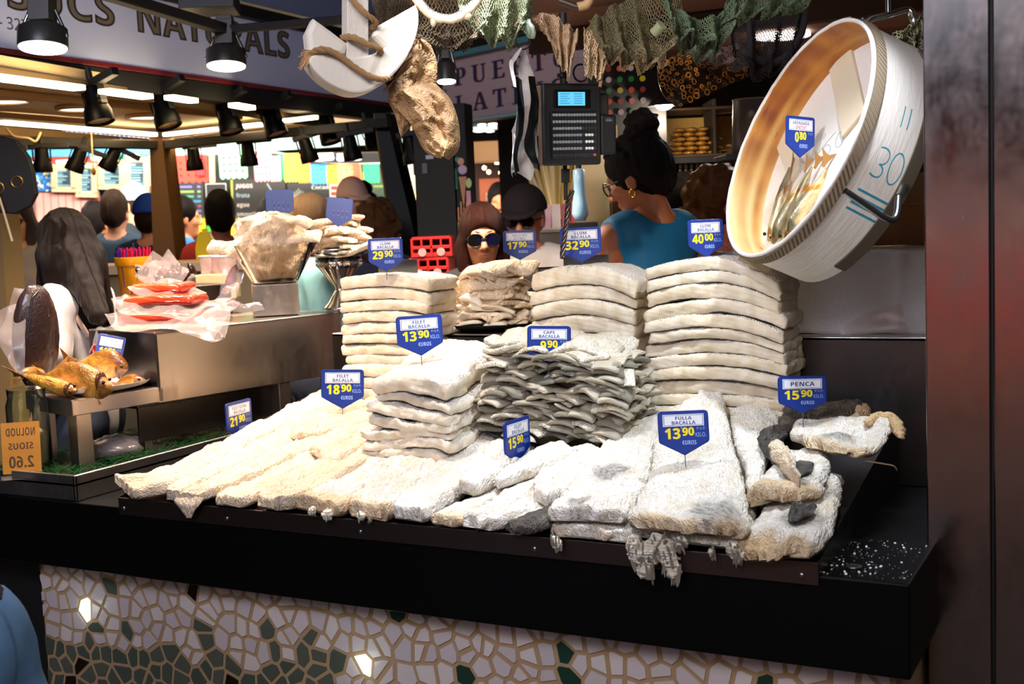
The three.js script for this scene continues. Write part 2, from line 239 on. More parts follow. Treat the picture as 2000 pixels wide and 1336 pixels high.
// ---------- sloping steel fish tray ----------
const TS = 0.174, trayY = (z) => 0.88 - TS * z, TN = V(0, 1, TS).normalize(), onTray = (px, py, lift = 0) => onPl(px, py, V(0, 0.88 + lift, 0), V(0, 1, TS));
const tray = thing('fish_tray', 'wide sloping stainless steel tray heaped with salt cod', 'tray', [-1.68, 0.85, 0]);
{ const X = 1.68, Y = -0.85, x0 = -2.71, x1 = -0.655, zb = -0.925;
  const plate = extr(shape([[0.004, 0.876], [zb * -1, trayY(zb) - 0.004], [-zb, trayY(zb) - 0.009], [0.004, 0.871]]), x1 - x0); plate.rotateY(Math.PI / 2); mv(plate, x0 + X, Y, 0);
  obj('bed', uvBox(plate), M.steelDark, tray);
  obj('front_lip', uvBox(box(x1 - x0 + 0.004, 0.052, 0.006, (x0 + x1) / 2 + X, 0.855 + Y, 0.004, 0.002)), metal(0x5a4f4a, 0.42), tray);
  for (const xs of [x0, x1]) { const s = extr(shape([[0, 0.85], [0, 0.884], [-zb, trayY(zb) + 0.004], [-zb, 0.85]]), 0.004); s.rotateY(Math.PI / 2); obj('side_panel', uvBox(mv(s, xs + X - 0.002, Y, 0)), M.steelDark, tray); }
  for (const x of [-2.69, -2.3, -1.85, -1.34, -0.69]) obj('rivet', mv(sph(0.0065, 0, 0, 0, 1, 1, 0.6), x + X, 0.85 + Y, 0.008), M.zinc, tray);
}
// ---------- steel step behind the tray ----------
const step = thing('steel_step', 'long stainless steel step shelf standing behind the sloping tray', 'shelf', [-1.6, 0.85, -1.2]);
obj('step_front', uvBox(box(2.09, 0.42, 0.012, 0.055, 0.21, 0.274, 0.003)), M.steelDark, step);
obj('step_top', uvBox(box(2.09, 0.014, 0.4, 0.055, 0.414, 0.08, 0.004)), M.steel, step);
obj('step_side', [box(0.012, 0.41, 0.38, -0.98, 0.205, 0.08), box(0.012, 0.41, 0.38, 1.09, 0.205, 0.08)], M.steelDark, step);
obj('step_leg', [box(0.04, 0.85, 0.04, -0.95, -0.425, -0.1), box(0.04, 0.85, 0.04, 1.06, -0.425, -0.1)], M.steelDark, step);
// ---------- steel pillar on the right ----------
const pillar = thing('pillar', 'tall polished stainless steel pillar at the right end of the counter', null, [-0.13, 0, -0.62]);
delete pillar.userData.category; pillar.userData.kind = 'structure';
{ const pm = metal(0x8f8480, 1, { roughnessMap: tex(512, (u, v) => [0, 0.2 + 0.08 * pn(u, v, 14, 8) + 0.05 * pn(u, v, 60, 9), 0], 1.3, 1.3, false), bumpMap: bumpRep(noiseBump, 1), bumpScale: 0.0004 });
  obj('panel', uvBox(box(0.141, 4.2, 0.5, -0.2845, 2.1, 0.03, 0.004)), pm, pillar); obj('panel', uvBox(box(0.5, 4.2, 0.5, 0.042, 2.1, 0.03, 0.004)), pm, pillar);
  obj('seam', box(0.006, 4.2, 0.48, -0.211, 2.1, 0.03, 0), M.blackMatt, pillar);
}
// ---------- salt cod ----------
const grain = tex(512, (u, v) => { const a = 0.5 + 0.4 * pn(u, v, 34, 1) + 0.4 * pn(u, v, 78, 2) + 0.16 * (rnd() - 0.5); return [a, a, a]; }, 4, 4, false);
const fibre = tex(512, (u, v) => { const s = Math.sin((u * 3 + v * 14 + 0.5 * pn(u, v, 4, 7)) * 6.2832), a = 0.55 + 0.07 * s + 0.22 * pn(u, v, 26, 3) + 0.25 * (rnd() - 0.5); return [a, a, a]; }, 5, 5, false);
const topTex = tex(512, (u, v) => { const a = 0.5 + 0.5 * pn(u, v, 5, 1), b = clamp(0.5 + 0.8 * pn(u, v, 14, 2)), g = 0.07 * (rnd() - 0.5); const c = mixc([0.86, 0.8, 0.7], [0.985, 0.975, 0.955], clamp(a * 0.6 + b * 0.5 + 0.45 * pn(u, v, 60, 8) + 0.25 * pn(u, v, 120, 3))); return c.map((x) => x + g); }, 4, 4);
const cutTex = tex(512, (u, v) => { const s = Math.sin((u * 3 + v * 14 + 0.5 * pn(u, v, 4, 7)) * 6.2832), l = Math.max(0, s) ** 6, a = clamp(0.5 + 0.7 * pn(u, v, 7, 3)); const c = mixc([0.84, 0.775, 0.665], [0.925, 0.89, 0.82], a); return c.map((x) => x + l * 0.03 + 0.05 * (rnd() - 0.5)); }, 5, 5);
const skinTex = tex(512, (u, v) => { const a = clamp(0.5 + 0.9 * pn(u, v, 8, 4)), b = rnd() < 0.22 ? 0.3 * rnd() : 0; return mixc([0.17, 0.155, 0.14], [0.42, 0.39, 0.35], a).map((x) => x + b); }, 4, 4);
const CM = (c, o = {}) => new THREE.MeshPhysicalMaterial({ color: c, map: topTex, bumpMap: grain, bumpScale: 0.009, roughness: 0.85, vertexColors: true, sheen: 0, ...o });
const codTop = CM(0xffffff), codCut = CM(0xffffff, { map: cutTex, bumpMap: fibre, bumpScale: 0.0022, roughness: 0.6 }), codSkin = CM(0xffffff, { map: skinTex, roughness: 0.55 });
const codWarm = CM(0xfff0dc), codGreyShade = CM(0xc6c8c6, { map: cutTex, bumpMap: fibre, bumpScale: 0.002, roughness: 0.6 });  // grey skin tone, darkened further to stand for shade on the heap front
function tint(g, f) { const p = g.attributes.position, c = new Float32Array(p.count * 3); for (let i = 0; i < p.count; i++) f(p.getX(i), p.getY(i), p.getZ(i)).forEach((x, k) => (c[i * 3 + k] = x)); return g.setAttribute('color', new THREE.BufferAttribute(c, 3)); }
const mottle = (s, k = 0.55) => (x, y, z) => { const a = ss(0.05, 0.55, fbm(x * 9 + s, y * 9, z * 9, 3)) * k, b = ss(0.3, 0.6, nz(x * 22 + s, y * 30, z * 22)) * 0.5 * k; const t = clamp(a * 0.8 + b); return [1, lerp(1, 0.9, t), lerp(1, 0.7, t)]; };
// a thick cut slab; bend(x, z) lifts it, ragged edges; returns flesh (cut sides + salted top) and the dark skin below
function slabGeo(w, h, d, s, bend, o = {}) {
  const r = Math.min(h * 0.42, o.r ?? 0.012), nx = Math.max(6, Math.round(w / (o.fine ? 0.006 : 0.011))), nd = Math.max(4, Math.round(d / (o.fine ? 0.008 : 0.016))), hx = w / 2, hy = h / 2, hz = d / 2;
  const g = new THREE.BoxGeometry(w, h, d, nx, 4, nd);
  const f = (v) => {
    const ix = clamp(v.x, -hx + r, hx - r), iy = clamp(v.y, -hy + r, hy - r), iz = clamp(v.z, -hz + r, hz - r), dx = v.x - ix, dy = v.y - iy, dz = v.z - iz, l = Math.hypot(dx, dy, dz) || 1, q = r / l;
    const x = v.x, y = v.y, z = v.z;
    v.set(ix + dx * q, iy + dy * q, iz + dz * q);
    const side = Math.max(Math.abs(x) / hx, Math.abs(z) / hz), n = fbm(x * 14 + s, y * 30, z * 14, 2), m = nz(x * 75 + s * 3, y * 75, z * 75), e = ss(0.8, 1, side);
    v.x += Math.sign(x) * ss(0.9, 1, Math.abs(x) / hx) * (n * 0.012 + m * 0.0028) * (o.rag ?? 1); v.z += Math.sign(z) * ss(0.85, 1, Math.abs(z) / hz) * (fbm(x * 9 + s, y * 20 + 5, 1, 2) * 0.013 + m * 0.003) * (o.rag ?? 1);
    v.y += o.fine ? (nz(x * 60 + s, 7, z * 60) * 0.002 + nz(x * 150 + s, 7, z * 150) * 0.0012) * (y > 0 ? 1 : 0.5) : 0; v.y += (nz(x * 18 + s, 3, z * 18) * 0.0035 + e * m * 0.0022 + n * 0.003 * e) * (y > 0 ? 1 : 0.7) * (o.wav ?? 1); v.y *= 1 - 0.28 * e * (o.thin ?? 0.3) * (0.6 + 0.8 * nz(x * 6 + s, 1, z * 6));
    v.y += bend ? bend(v.x, v.z) : 0;
  };
  warp(g, f);
  const q = uvBox(g); q.clearGroups(); smooth(q);
  tint(q, o.tint ?? mottle(s));
  return { geo: q, nTop: [nx, nd, 4] };
}
function splitFaces(q, [nx, nd, ny]) {                       // box order: +x -x +y -y +z -z
  const a = 2 * 3 * nd * ny, t = 2 * 3 * nx * nd, c = 2 * 3 * nx * ny, cut = (s, n) => { const g = new THREE.BufferGeometry(); for (const k of ['position', 'normal', 'uv', 'color']) { const b = q.attributes[k]; g.setAttribute(k, new THREE.BufferAttribute(b.array.slice(s * b.itemSize, (s + n) * b.itemSize), b.itemSize)); } return g; };
  const sides = merge([cut(0, 2 * a), cut(2 * a + 2 * t, 2 * c)]), top = cut(2 * a, t), skin = cut(2 * a + t, t);
  const flesh = merge([sides, top]); flesh.clearGroups(); flesh.addGroup(0, sides.attributes.position.count, 0); flesh.addGroup(sides.attributes.position.count, t, 1);
  return { flesh, skin };
}
const ORD = ['topmost', 'second', 'third', 'fourth', 'fifth', 'sixth', 'seventh', 'eighth', 'ninth', 'tenth', 'eleventh', 'twelfth', 'thirteenth', 'fourteenth'];
const nth = (i, n) => i === 0 ? 'topmost' : i === n - 1 ? 'lowest' : ORD[i];
function slab(name, w, h, d, s, bend, pos, turn, label, group, o = {}) {
  const { geo, nTop } = slabGeo(w, h, d, s, bend, o), { flesh, skin } = splitFaces(geo, nTop);
  const t = thing(name, label, 'salt cod', pos, turn, group);
  obj('flesh', flesh, o.mats ?? [codCut, codTop], t); const k = obj('skin', skin, codSkin, t); k.userData.label = 'dark skin underneath'; return t;
}
// stack of loins: front face at z0, from x0 to x1, base y0, visible top y1; arch = how much the top slab bows
function loins(n, x0, x1, z0, d, y0, y1, arch, droop, what, group, o = {}) {
  const w = x1 - x0, hs = []; let tot = 0; for (let i = 0; i < n; i++) { hs.push(rr(0.85, 1.15)); tot += hs[i]; }
  const k = (y1 - y0 - arch * 0.5) / tot; let y = y0;
  for (let i = 0; i < n; i++) {
    const h = hs[i] * k, f = (i + 0.5) / n, a = arch * f, s = 13 * i + x0 * 40, ph = rr(-0.25, 0.25), lo = nz(i * 3.3, x0, 0) * 0.006;
    const bend = (x) => { const u = x / w * 2 + ph * 0.3; return a * (1 - u * u) * 0.75 - droop * f * Math.max(0, u) ** 2 + nz(x * 9 + s, i, 1) * 0.004; };
    slab('cod_loin', w * rr(0.96, 1.02) * (o.grow ? 1 + o.grow * (1 - f) : 1), h * 1.13, d * rr(0.92, 1.04), s, bend, [(x0 + x1) / 2 + rr(-0.006, 0.006) * (o.slip ?? 1), y + h / 2 + lo * 0.2, z0 - d / 2 + rr(-0.006, 0.006)], rr(-0.02, 0.02), `${nth(n - 1 - i, n)} slab of the ${what}`, group, { fine: true, tint: (X, Y, Z) => { const t = clamp(0.5 + 0.9 * fbm(X * 6 + s, Y * 8, Z * 6, 2) + (o.yellow ?? 0)); return [1, lerp(1, 0.95, t), lerp(1, 0.84, t)]; } });
    y += h;
  }
}
loins(13, -1.327, -0.925, -0.72, 0.2, 1.012, 1.5, 0.05, 0.03, 'tallest widest cod loin stack under the 40.00 tag', 'cod loins in the right-hand stack', { grow: 0.06, yellow: 0.1 });
loins(9, -1.722, -1.372, -0.77, 0.2, 1.02, 1.487, 0.034, 0.02, 'cod loin stack under the 32.90 tag', 'cod loins in the middle stack', { slip: 2 });
loins(12, -2.46, -2.1, -0.79, 0.2, 1.02, 1.476, 0.02, 0.012, 'cod loin stack under the 29.90 tag beside the silver stand', 'cod loins in the left-hand stack', { slip: 1.6 });
// pile of folded fillets under the 13.90 tag, turned a little to the right
{ const n = 9, hs = [0.052, 0.03, 0.034, 0.033, 0.03, 0.036, 0.032, 0.034, 0.03], jog = [0, 0.012, -0.004, 0.004, -0.014, 0.004, -0.012, -0.022, 0.03]; let top = 1.205;
  for (let i = 0; i < n; i++) { const f = i / (n - 1), h = hs[i], w = lerp(0.255, 0.33, f) + rr(-0.008, 0.008), s = 31 * i + 5; top -= h * (i ? 0.93 : 1);
    const bend = (x, z) => 0.012 * Math.cos(x * 14 + i) + (1 - f) * (0.07 * ss(0.0, 0.4, 0.17 - z) - 0.05 * x * ss(-0.1, 0.3, 0.17 - z)) + 0.02 * f * ss(0, 0.4, 0.17 - z) - 0.014 * ss(0.08, 0.16, x) + nz(x * 9 + s, z * 9, 2) * 0.007;
    slab('cod_fillet', w, h * 1.16, 0.34 + 0.02 * rnd(), s, bend, [lerp(-1.89, -1.912, f) + jog[i], top + h * 0.5, lerp(-0.5, -0.475, f) + rr(-0.008, 0.008)], rr(-0.05, 0.03), `${nth(i, n)} fillet of the white pile under the 13.90 tag`, 'thick fillets piled under the 13.90 tag', { fine: true, r: 0.013, wav: 2, thin: 0.9, rag: 1.7, mats: [codCut, codTop] });
  }
}
// ---------- fillets and sheets laid on the tray; outlines run from the far end to the near end ----------
function curve(pts, n) { const c = new THREE.CatmullRomCurve3(pts, false, 'centripetal'); return c.getPoints(n); }
function filletGeo(L, R, lift, t, s, o = {}) {
  const P = (q) => q.map((a) => { const p = onTray(a[0], a[1], lift + (a[2] ?? 0)); return p.z > 0.012 ? onZ(a[0], a[1], 0.012 + 0.3 * Math.min(0.06, p.z - 0.012)) : p; });
  t *= 1.12; const l0 = P(L), r0 = P(R), len = l0.reduce((a, p, i) => a + (i ? p.distanceTo(l0[i - 1]) : 0), 0), nv = Math.max(8, Math.round(len / (o.step ?? 0.006))), wid = l0[1].distanceTo(r0[1]), nu = Math.max(8, Math.min(70, Math.round(wid / 0.006)));
  const a = curve(l0, nv), b = curve(r0, nv), rings = [];
  for (let j = 0; j <= nv; j++) {
    const v = j / nv, end = Math.sqrt(clamp(Math.min(v, 1 - v) * len / 0.012)), pinch = 1 - 0.035 / Math.max(wid, 0.06) * (1 - Math.sqrt(clamp((1 - v) * len / 0.035))), ring = [];
    for (let i = 0; i <= nu; i++) {
      const u = i / nu, p = a[j].clone().lerp(b[j], 0.5 + (u - 0.5) * pinch), edge = Math.min(u, 1 - u) * wid;
      const e2 = clamp(Math.min(v, 1 - v) * len / 0.03);
      p.x += nz(p.z * 40 + s, u < 0.5 ? 1 : 9, p.x * 40) * 0.006 * (o.rough ?? 1) + nz(p.z * 130 + s, u < 0.5 ? 3 : 7, p.x * 130) * 0.0026 * (1 - ss(0, 0.02, edge)); p.z += (nz(p.x * 45 + s, 4, p.z * 30) * 0.011 + nz(p.x * 120 + s, 4, 1) * 0.006) * (o.rough ?? 1) * (1 - e2);
      const dome = 0.42 + 0.58 * Math.sqrt(clamp(edge / (o.round ?? 0.013))), ridge = (o.ridge ?? 0) * Math.exp(-(((u - 0.5) * wid / 0.012) ** 2));
      const h = t * dome * (0.2 + 0.8 * end) * (1 + 0.5 * fbm(p.x * 11 + s, 2, p.z * 11, 2)) + nz(p.x * 38, s, p.z * 38) * 0.004 - 0.0035 * Math.max(0, nz(u * wid * 55 + 0.6 * Math.sin(v * 5 + s), v * len * 5 + s, 2)) * clamp(edge / 0.02) + nz(p.x * 95, s, p.z * 95) * 0.0022 + nz(p.x * 210, s, p.z * 210) * 0.0012 + 0.004 * Math.min(0, nz(p.x * 16 + p.z * 9, s, p.z * 5 - p.x * 3)) - ridge * t + (o.lift?.(u, v) ?? 0) + (o.curl ?? 0) * nz(u * 2.3 + s, v * 2.3, 5);
      p.addScaledVector(TN, h); ring.push(p);
    }
    for (let i = 5; i >= 0; i--) { const u = i / 5, p = a[j].clone().lerp(b[j], 0.5 + (u - 0.5) * pinch); p.addScaledVector(TN, (o.lift?.(u, v) ?? 0) + (o.curl ?? 0) * nz(u * 2.3 + s, v * 2.3, 5)); ring.push(p); }
    rings.push(ring);
  }
  const g = loft(rings); return tint(g, o.tint ?? mottle(s));
}
function fillet(L, R, lift, t, label, o = {}) { const s = 17.3 * (used.cod_piece ?? 0) + 3; return item(o.name ?? 'cod_piece', filletGeo(L, R, lift, t, s, o), o.mat ?? codTop, label, 'salt cod', o.group); }
const brownEnd = (s, zc, w = 0.05) => (x, y, z) => { const m = mottle(s)(x, y, z), t = ss(zc - w, zc + w * 0.4, z + nz(x * 20, y, z * 20) * 0.03); return [m[0] * lerp(1, 0.87, t), m[1] * lerp(1, 0.7, t), m[2] * lerp(1, 0.5, t)]; };
// left heap
fillet([[700, 740], [560, 815], [440, 885], [340, 945]], [[800, 850], [740, 920], [640, 960], [520, 985]], 0.002, 0.016, 'broad flat fillet forming the bottom layer of the left heap', { mat: codWarm });
fillet([[640, 768], [480, 850], [390, 898], [290, 940], [222, 938]], [[690, 795], [550, 852], [430, 915], [340, 962], [262, 978]], 0.02, 0.028, 'leftmost long cod half with its tail at the tray corner', { mat: codWarm, ridge: 0.25 });
fillet([[680, 790], [545, 852], [425, 915], [345, 955], [322, 975]], [[720, 830], [600, 895], [500, 942], [430, 968], [385, 984]], 0.022, 0.028, 'long cod half with a split ridge beside the leftmost one', { mat: codWarm, ridge: 0.3 });
fillet([[345, 968], [340, 980], [352, 996], [362, 1012]], [[400, 975], [392, 985], [382, 998], [376, 1012]], 0.022, 0.014, 'ragged tail scrap hanging over the tray lip at the left', { mat: codWarm, hang: 2.3 });
fillet([[610, 890], [520, 935], [450, 962], [415, 985]], [[630, 920], [560, 955], [515, 975], [478, 993]], 0.012, 0.024, 'narrow pinkish fillet tip at the lip right of the hanging scrap', { mat: codWarm });
fillet([[730, 855], [640, 905], [545, 955], [503, 990]], [[770, 890], [690, 940], [620, 985], [545, 998]], 0.014, 0.036, 'thick rounded fillet reaching the lip below the 18.90 tag', { mat: codWarm });
fillet([[760, 775], [690, 800], [620, 822], [563, 852]], [[800, 815], [720, 838], [650, 850], [580, 862]], 0.045, 0.022, 'short upper fillet just below the point of the 18.90 tag', { mat: codWarm });
fillet([[790, 800], [720, 828], [660, 850], [605, 882]], [[800, 850], [735, 868], [690, 893], [640, 918]], 0.04, 0.024, 'ridged upper fillet left of the white pile', { mat: codWarm, ridge: 0.4 });
fillet([[780, 880], [690, 930], [610, 970], [563, 990]], [[800, 910], [745, 950], [705, 985], [668, 1012]], 0.012, 0.032, 'fillet with a brown ragged tip in the middle of the lip', { tint: brownEnd(3, -0.03, 0.035) });
fillet([[780, 900], [730, 940], [695, 970], [682, 1008]], [[870, 915], [840, 950], [800, 985], [760, 1020]], 0.012, 0.034, 'wide fillet with a brown rim at the lip below the white pile', { tint: brownEnd(8, -0.005, 0.03) });
fillet([[930, 830], [870, 905], [810, 960], [765, 1012]], [[1010, 850], [950, 925], [890, 985], [832, 1022]], 0.014, 0.036, 'long smooth fillet running from beside the white pile to the lip', {});
fillet([[1000, 850], [945, 895], [905, 940], [897, 962]], [[1050, 875], [1010, 910], [975, 945], [930, 970]], 0.045, 0.03, 'short round-ended upper fillet left of the 15.90 fillet tag', {});
fillet([[1100, 870], [1040, 890], [985, 930], [962, 948]], [[1135, 890], [1085, 918], [1025, 938], [975, 956]], 0.055, 0.022, 'upper fillet pierced by the pin of the 15.90 fillet tag', {});
fillet([[1000, 930], [940, 970], [880, 1003], [836, 1022]], [[1020, 960], [975, 985], [940, 1010], [897, 1032]], 0.012, 0.024, 'small fillet end with a yellow edge at the lip', { tint: brownEnd(4, 0.0, 0.02) });
fillet([[1110, 905], [1035, 945], [965, 995], [897, 1028]], [[1150, 930], [1100, 972], [1040, 1015], [965, 1038]], 0.014, 0.03, 'ridged long fillet ending at the lip right of the yellow-edged one', { ridge: 0.35 });
fillet([[1150, 880], [1090, 905], [1050, 945], [1042, 980]], [[1200, 900], [1170, 930], [1120, 965], [1070, 992]], 0.04, 0.028, 'broad upper fillet tucked against the big grey-spotted sheet', {});
fillet([[1130, 960], [1080, 985], [1030, 1010], [1000, 1028]], [[1150, 980], [1110, 1005], [1070, 1025], [1020, 1040]], 0.012, 0.02, 'thin fillet under the dark fin at the lip', {});
fillet([[1080, 995], [1045, 1008], [1010, 1020], [980, 1034]], [[1085, 1025], [1065, 1036], [1040, 1044], [1015, 1046]], 0.03, 0.016, 'dark grey skinned fin piece on the lip', { mat: codSkin });
// big sheets
const greySpot = (s, list) => (x, y, z) => { const m = mottle(s, 0.7)(x, y, z); let t = 0; for (const [p, r] of list) { const d = Math.hypot(x - p.x, (z - p.z)) / r + 0.55 * fbm(x * 22, y * 22, z * 22 + s, 3); t = Math.max(t, 1 - ss(0.45, 1.0, d)); } t *= 0.55 + 0.45 * ss(-0.2, 0.3, nz(x * 110, y * 110, z * 110)); return [lerp(m[0], 0.3, t), lerp(m[1], 0.3, t), lerp(m[2], 0.3, t)]; };
fillet([[1300, 840], [1210, 920], [1130, 985], [1065, 1045]], [[1330, 900], [1300, 960], [1265, 1015], [1240, 1062]], 0.012, 0.026, 'lower yellow-edged sheet peeping out under the grey-spotted one', { tint: brownEnd(9, 0.03, 0.03) });
fillet([[1270, 790], [1190, 868], [1120, 950], [1062, 1018]], [[1300, 835], [1280, 905], [1268, 960], [1225, 1022]], 0.05, 0.03, 'grey-spotted triangular cod sheet left of the FULLA tag', { round: 0.03, tint: greySpot(5, [[onTray(1190, 925, 0.08), 0.07], [onTray(1130, 985, 0.08), 0.035]]) });
fillet([[1320, 800], [1280, 880], [1250, 960], [1215, 1045]], [[1520, 830], [1500, 900], [1480, 970], [1470, 1080]], 0.018, 0.03, 'wide under-sheet below the large central cod sheet', { tint: brownEnd(11, 0.05, 0.03) });
fillet([[1398, 772], [1290, 850], [1272, 930], [1222, 1032]], [[1412, 772], [1428, 860], [1452, 950], [1470, 1055]], 0.075, 0.028, 'largest white cod sheet carrying the FULLA tag', { round: 0.03, tint: (x, y, z) => { const a = greySpot(6, [[onTray(1400, 990, 0.1), 0.085]])(x, y, z), b = brownEnd(2, 0.03, 0.025)(x, y, z); return a.map((v, i) => v * b[i]); }, lift: (u, v) => 0.03 * (1 - v) ** 3 });
fillet([[1425, 815], [1432, 870], [1452, 920], [1460, 975]], [[1505, 800], [1530, 850], [1500, 905], [1485, 985]], 0.06, 0.026, 'upright pale sheet leaning between the central sheet and the penca pieces', { });
// penca pieces with thick yellow rims
const rim = (s, list) => (x, y, z) => greySpot(s, list)(x, y, z);
fillet([[1500, 985], [1470, 1030], [1440, 1060], [1445, 1085]], [[1646, 935], [1640, 985], [1625, 1045], [1594, 1100]], 0.035, 0.026, 'grey-centred penca piece at the front right corner of the tray', { rough: 2.2, curl: 0.022, tint: (x, y, z) => { const a = greySpot(12, [[onTray(1570, 1015, 0.06), 0.07]])(x, y, z), b = brownEnd(13, 0.02, 0.02)(x, y, z); return a.map((v, i) => v * b[i]); } });
fillet([[1545, 890], [1500, 930], [1470, 955], [1450, 982]], [[1622, 895], [1618, 925], [1612, 952], [1592, 978]], 0.075, 0.026, 'square penca piece with a yellow rim above the front corner one', { rough: 2.2, curl: 0.022, tint: (x, y, z) => { const a = greySpot(14, [[onTray(1560, 935, 0.1), 0.045]])(x, y, z), b = brownEnd(15, -0.17, 0.03)(x, y, z); return a.map((v, i) => v * b[i]); } });
fillet([[1560, 905], [1545, 918], [1535, 930]], [[1590, 905], [1585, 920], [1572, 932]], 0.105, 0.01, 'small dark skinned scrap inside the square penca piece', { mat: codSkin });
fillet([[1560, 990], [1545, 1000], [1530, 1015]], [[1590, 985], [1588, 1000], [1570, 1020]], 0.068, 0.01, 'round dark skinned scrap on the front corner penca piece', { rough: 1.8, curl: 0.02, mat: codSkin });
fillet([[1500, 870], [1505, 895], [1530, 920], [1558, 942]], [[1530, 865], [1545, 890], [1555, 915], [1562, 942]], 0.115, 0.018, 'curved pale strip bent over the square penca piece', { rough: 1.8, curl: 0.02, mat: codWarm });
fillet([[1490, 880], [1482, 870], [1500, 850], [1540, 838]], [[1515, 915], [1512, 885], [1525, 865], [1560, 848]], 0.1, 0.02, 'grey skinned belly flap left of the curved pale strip', { rough: 1.8, curl: 0.02, mat: codSkin });
fillet([[1540, 795], [1528, 815], [1520, 835], [1530, 850]], [[1690, 785], [1665, 815], [1630, 835], [1612, 862]], 0.1, 0.02, 'brown skinned penca piece under the PENCA tag', { rough: 1.8, curl: 0.02, mat: codSkin, tint: (x, y, z) => { const n = 0.8 + 0.5 * nz(x * 30, y * 30, z * 30); return [1.25 * n, 1.05 * n, 0.92 * n]; } });
fillet([[1560, 838], [1548, 850], [1545, 862], [1565, 880]], [[1745, 830], [1742, 850], [1722, 878], [1680, 902]], 0.11, 0.022, 'long penca piece sticking out over the right tray edge', { rough: 2.2, curl: 0.022, tint: (x, y, z) => { const a = greySpot(16, [[onTray(1640, 850, 0.14), 0.05]])(x, y, z), b = brownEnd(17, -0.33, 0.04)(x, y, z); return a.map((v, i) => v * b[i]); } });
fillet([[1640, 800], [1620, 820], [1610, 840]], [[1695, 800], [1700, 815], [1690, 835]], 0.085, 0.018, 'small brown piece behind the long penca piece', { rough: 1.8, curl: 0.02, mat: codWarm, tint: () => [0.85, 0.72, 0.55] });
{ const p = [[1690, 830], [1715, 815], [1742, 818], [1752, 832], [1762, 858]].map(([x, y]) => onTray(x, y, 0.14)); const g = snake(p, 0.014, 0.2); warp(g, (v) => { v.x += nz(v.x * 80, v.y * 80, v.z * 80) * 0.009; v.y += nz(v.x * 60, v.y * 60, 4) * 0.008; }); tint(smooth(g), () => [0.88, 0.75, 0.52]); item('cod_scrap', g, codWarm, 'curled yellowish scrap at the end of the long penca piece', 'salt cod'); }
{ const p = [[1690, 900, 0.1], [1725, 906, 0.09], [1745, 910, 0.085], [1752, 918, 0.07]].map(([x, y, l]) => onTray(x, y, l)); const g = tube(p, 0.0018, 6, 20); tint(g, () => [0.95, 0.85, 0.7]); item('fish_bone', g, codWarm, 'thin pale bone sticking out over the right tray edge', 'bone'); }
// frayed clumps hanging over the lip
function clump(list, label, n, big) {
  const es = list.map(([x, y, r]) => { const p = onZ(x, y, 0.024), R = r / FOCAL * 3.5; return ell(p.toArray(), [R * 0.95, R * 1.1, Math.min(R, 0.016)], 0.012); }), B = blend(es), bb = new THREE.Box3(); list.forEach(([x, y, r]) => bb.expandByPoint(onZ(x, y, 0.024))); bb.expandByScalar(0.04);
  const g = nets((x, y, z) => B(x, y, z) + 0.009 * big * fbm(x * 70, y * 45, z * 70, 3) + 0.004 * nz(x * 190, y * 90, z * 190), bb.min.toArray(), bb.max.toArray(), 0.0032); const gs = [tint(g, (x, y, z) => { const k = 0.92 + 0.12 * nz(x * 60, y * 60, z * 60); return [k, k * 0.98, k * 0.92]; })];
  for (let i = 0; i < n; i++) { const [x, y, r] = list[i % list.length], p = onZ(x + rr(-1, 1) * r, y + rr(-0.6, 1.2) * r, 0.026 + rr(0, 0.014)), a = new THREE.SphereGeometry(1, 7, 5); a.scale(rr(0.0018, 0.0042) * big, rr(0.008, 0.022) * big, rr(0.0018, 0.004) * big); rot(a, rr(-0.6, 0.6), rr(0, 3), rr(-0.7, 0.7)); gs.push(tint(smooth(mv(a, p.x, p.y, p.z)), () => { const k = rr(0.9, 1); return [k, k * 0.98, k * rr(0.85, 0.95)]; })); }
  return item('cod_fray', gs, codTop, label, 'salt cod');
}
clump([[1240, 1065, 16], [1250, 1090, 18], [1270, 1080, 18], [1262, 1112, 14], [1298, 1070, 16], [1310, 1098, 14], [1318, 1120, 10], [1285, 1060, 14], [1330, 1060, 10]], 'large frayed bundle of cod hanging over the tray lip', 110, 1.15);
clump([[1430, 1072, 10], [1448, 1082, 8], [1440, 1092, 7], [1390, 1080, 6]], 'small frayed tuft hanging left of the front corner penca piece', 26, 0.9);
clump([[1085, 1058, 8], [1092, 1068, 6]], 'yellow frayed knob on the lip under the grey-spotted sheet', 14, 0.8);
clump([[722, 1015, 3], [705, 1008, 8], [640, 1005, 10], [610, 998, 8]], 'brown frayed crumbs along the lip below the white pile', 18, 0.55);
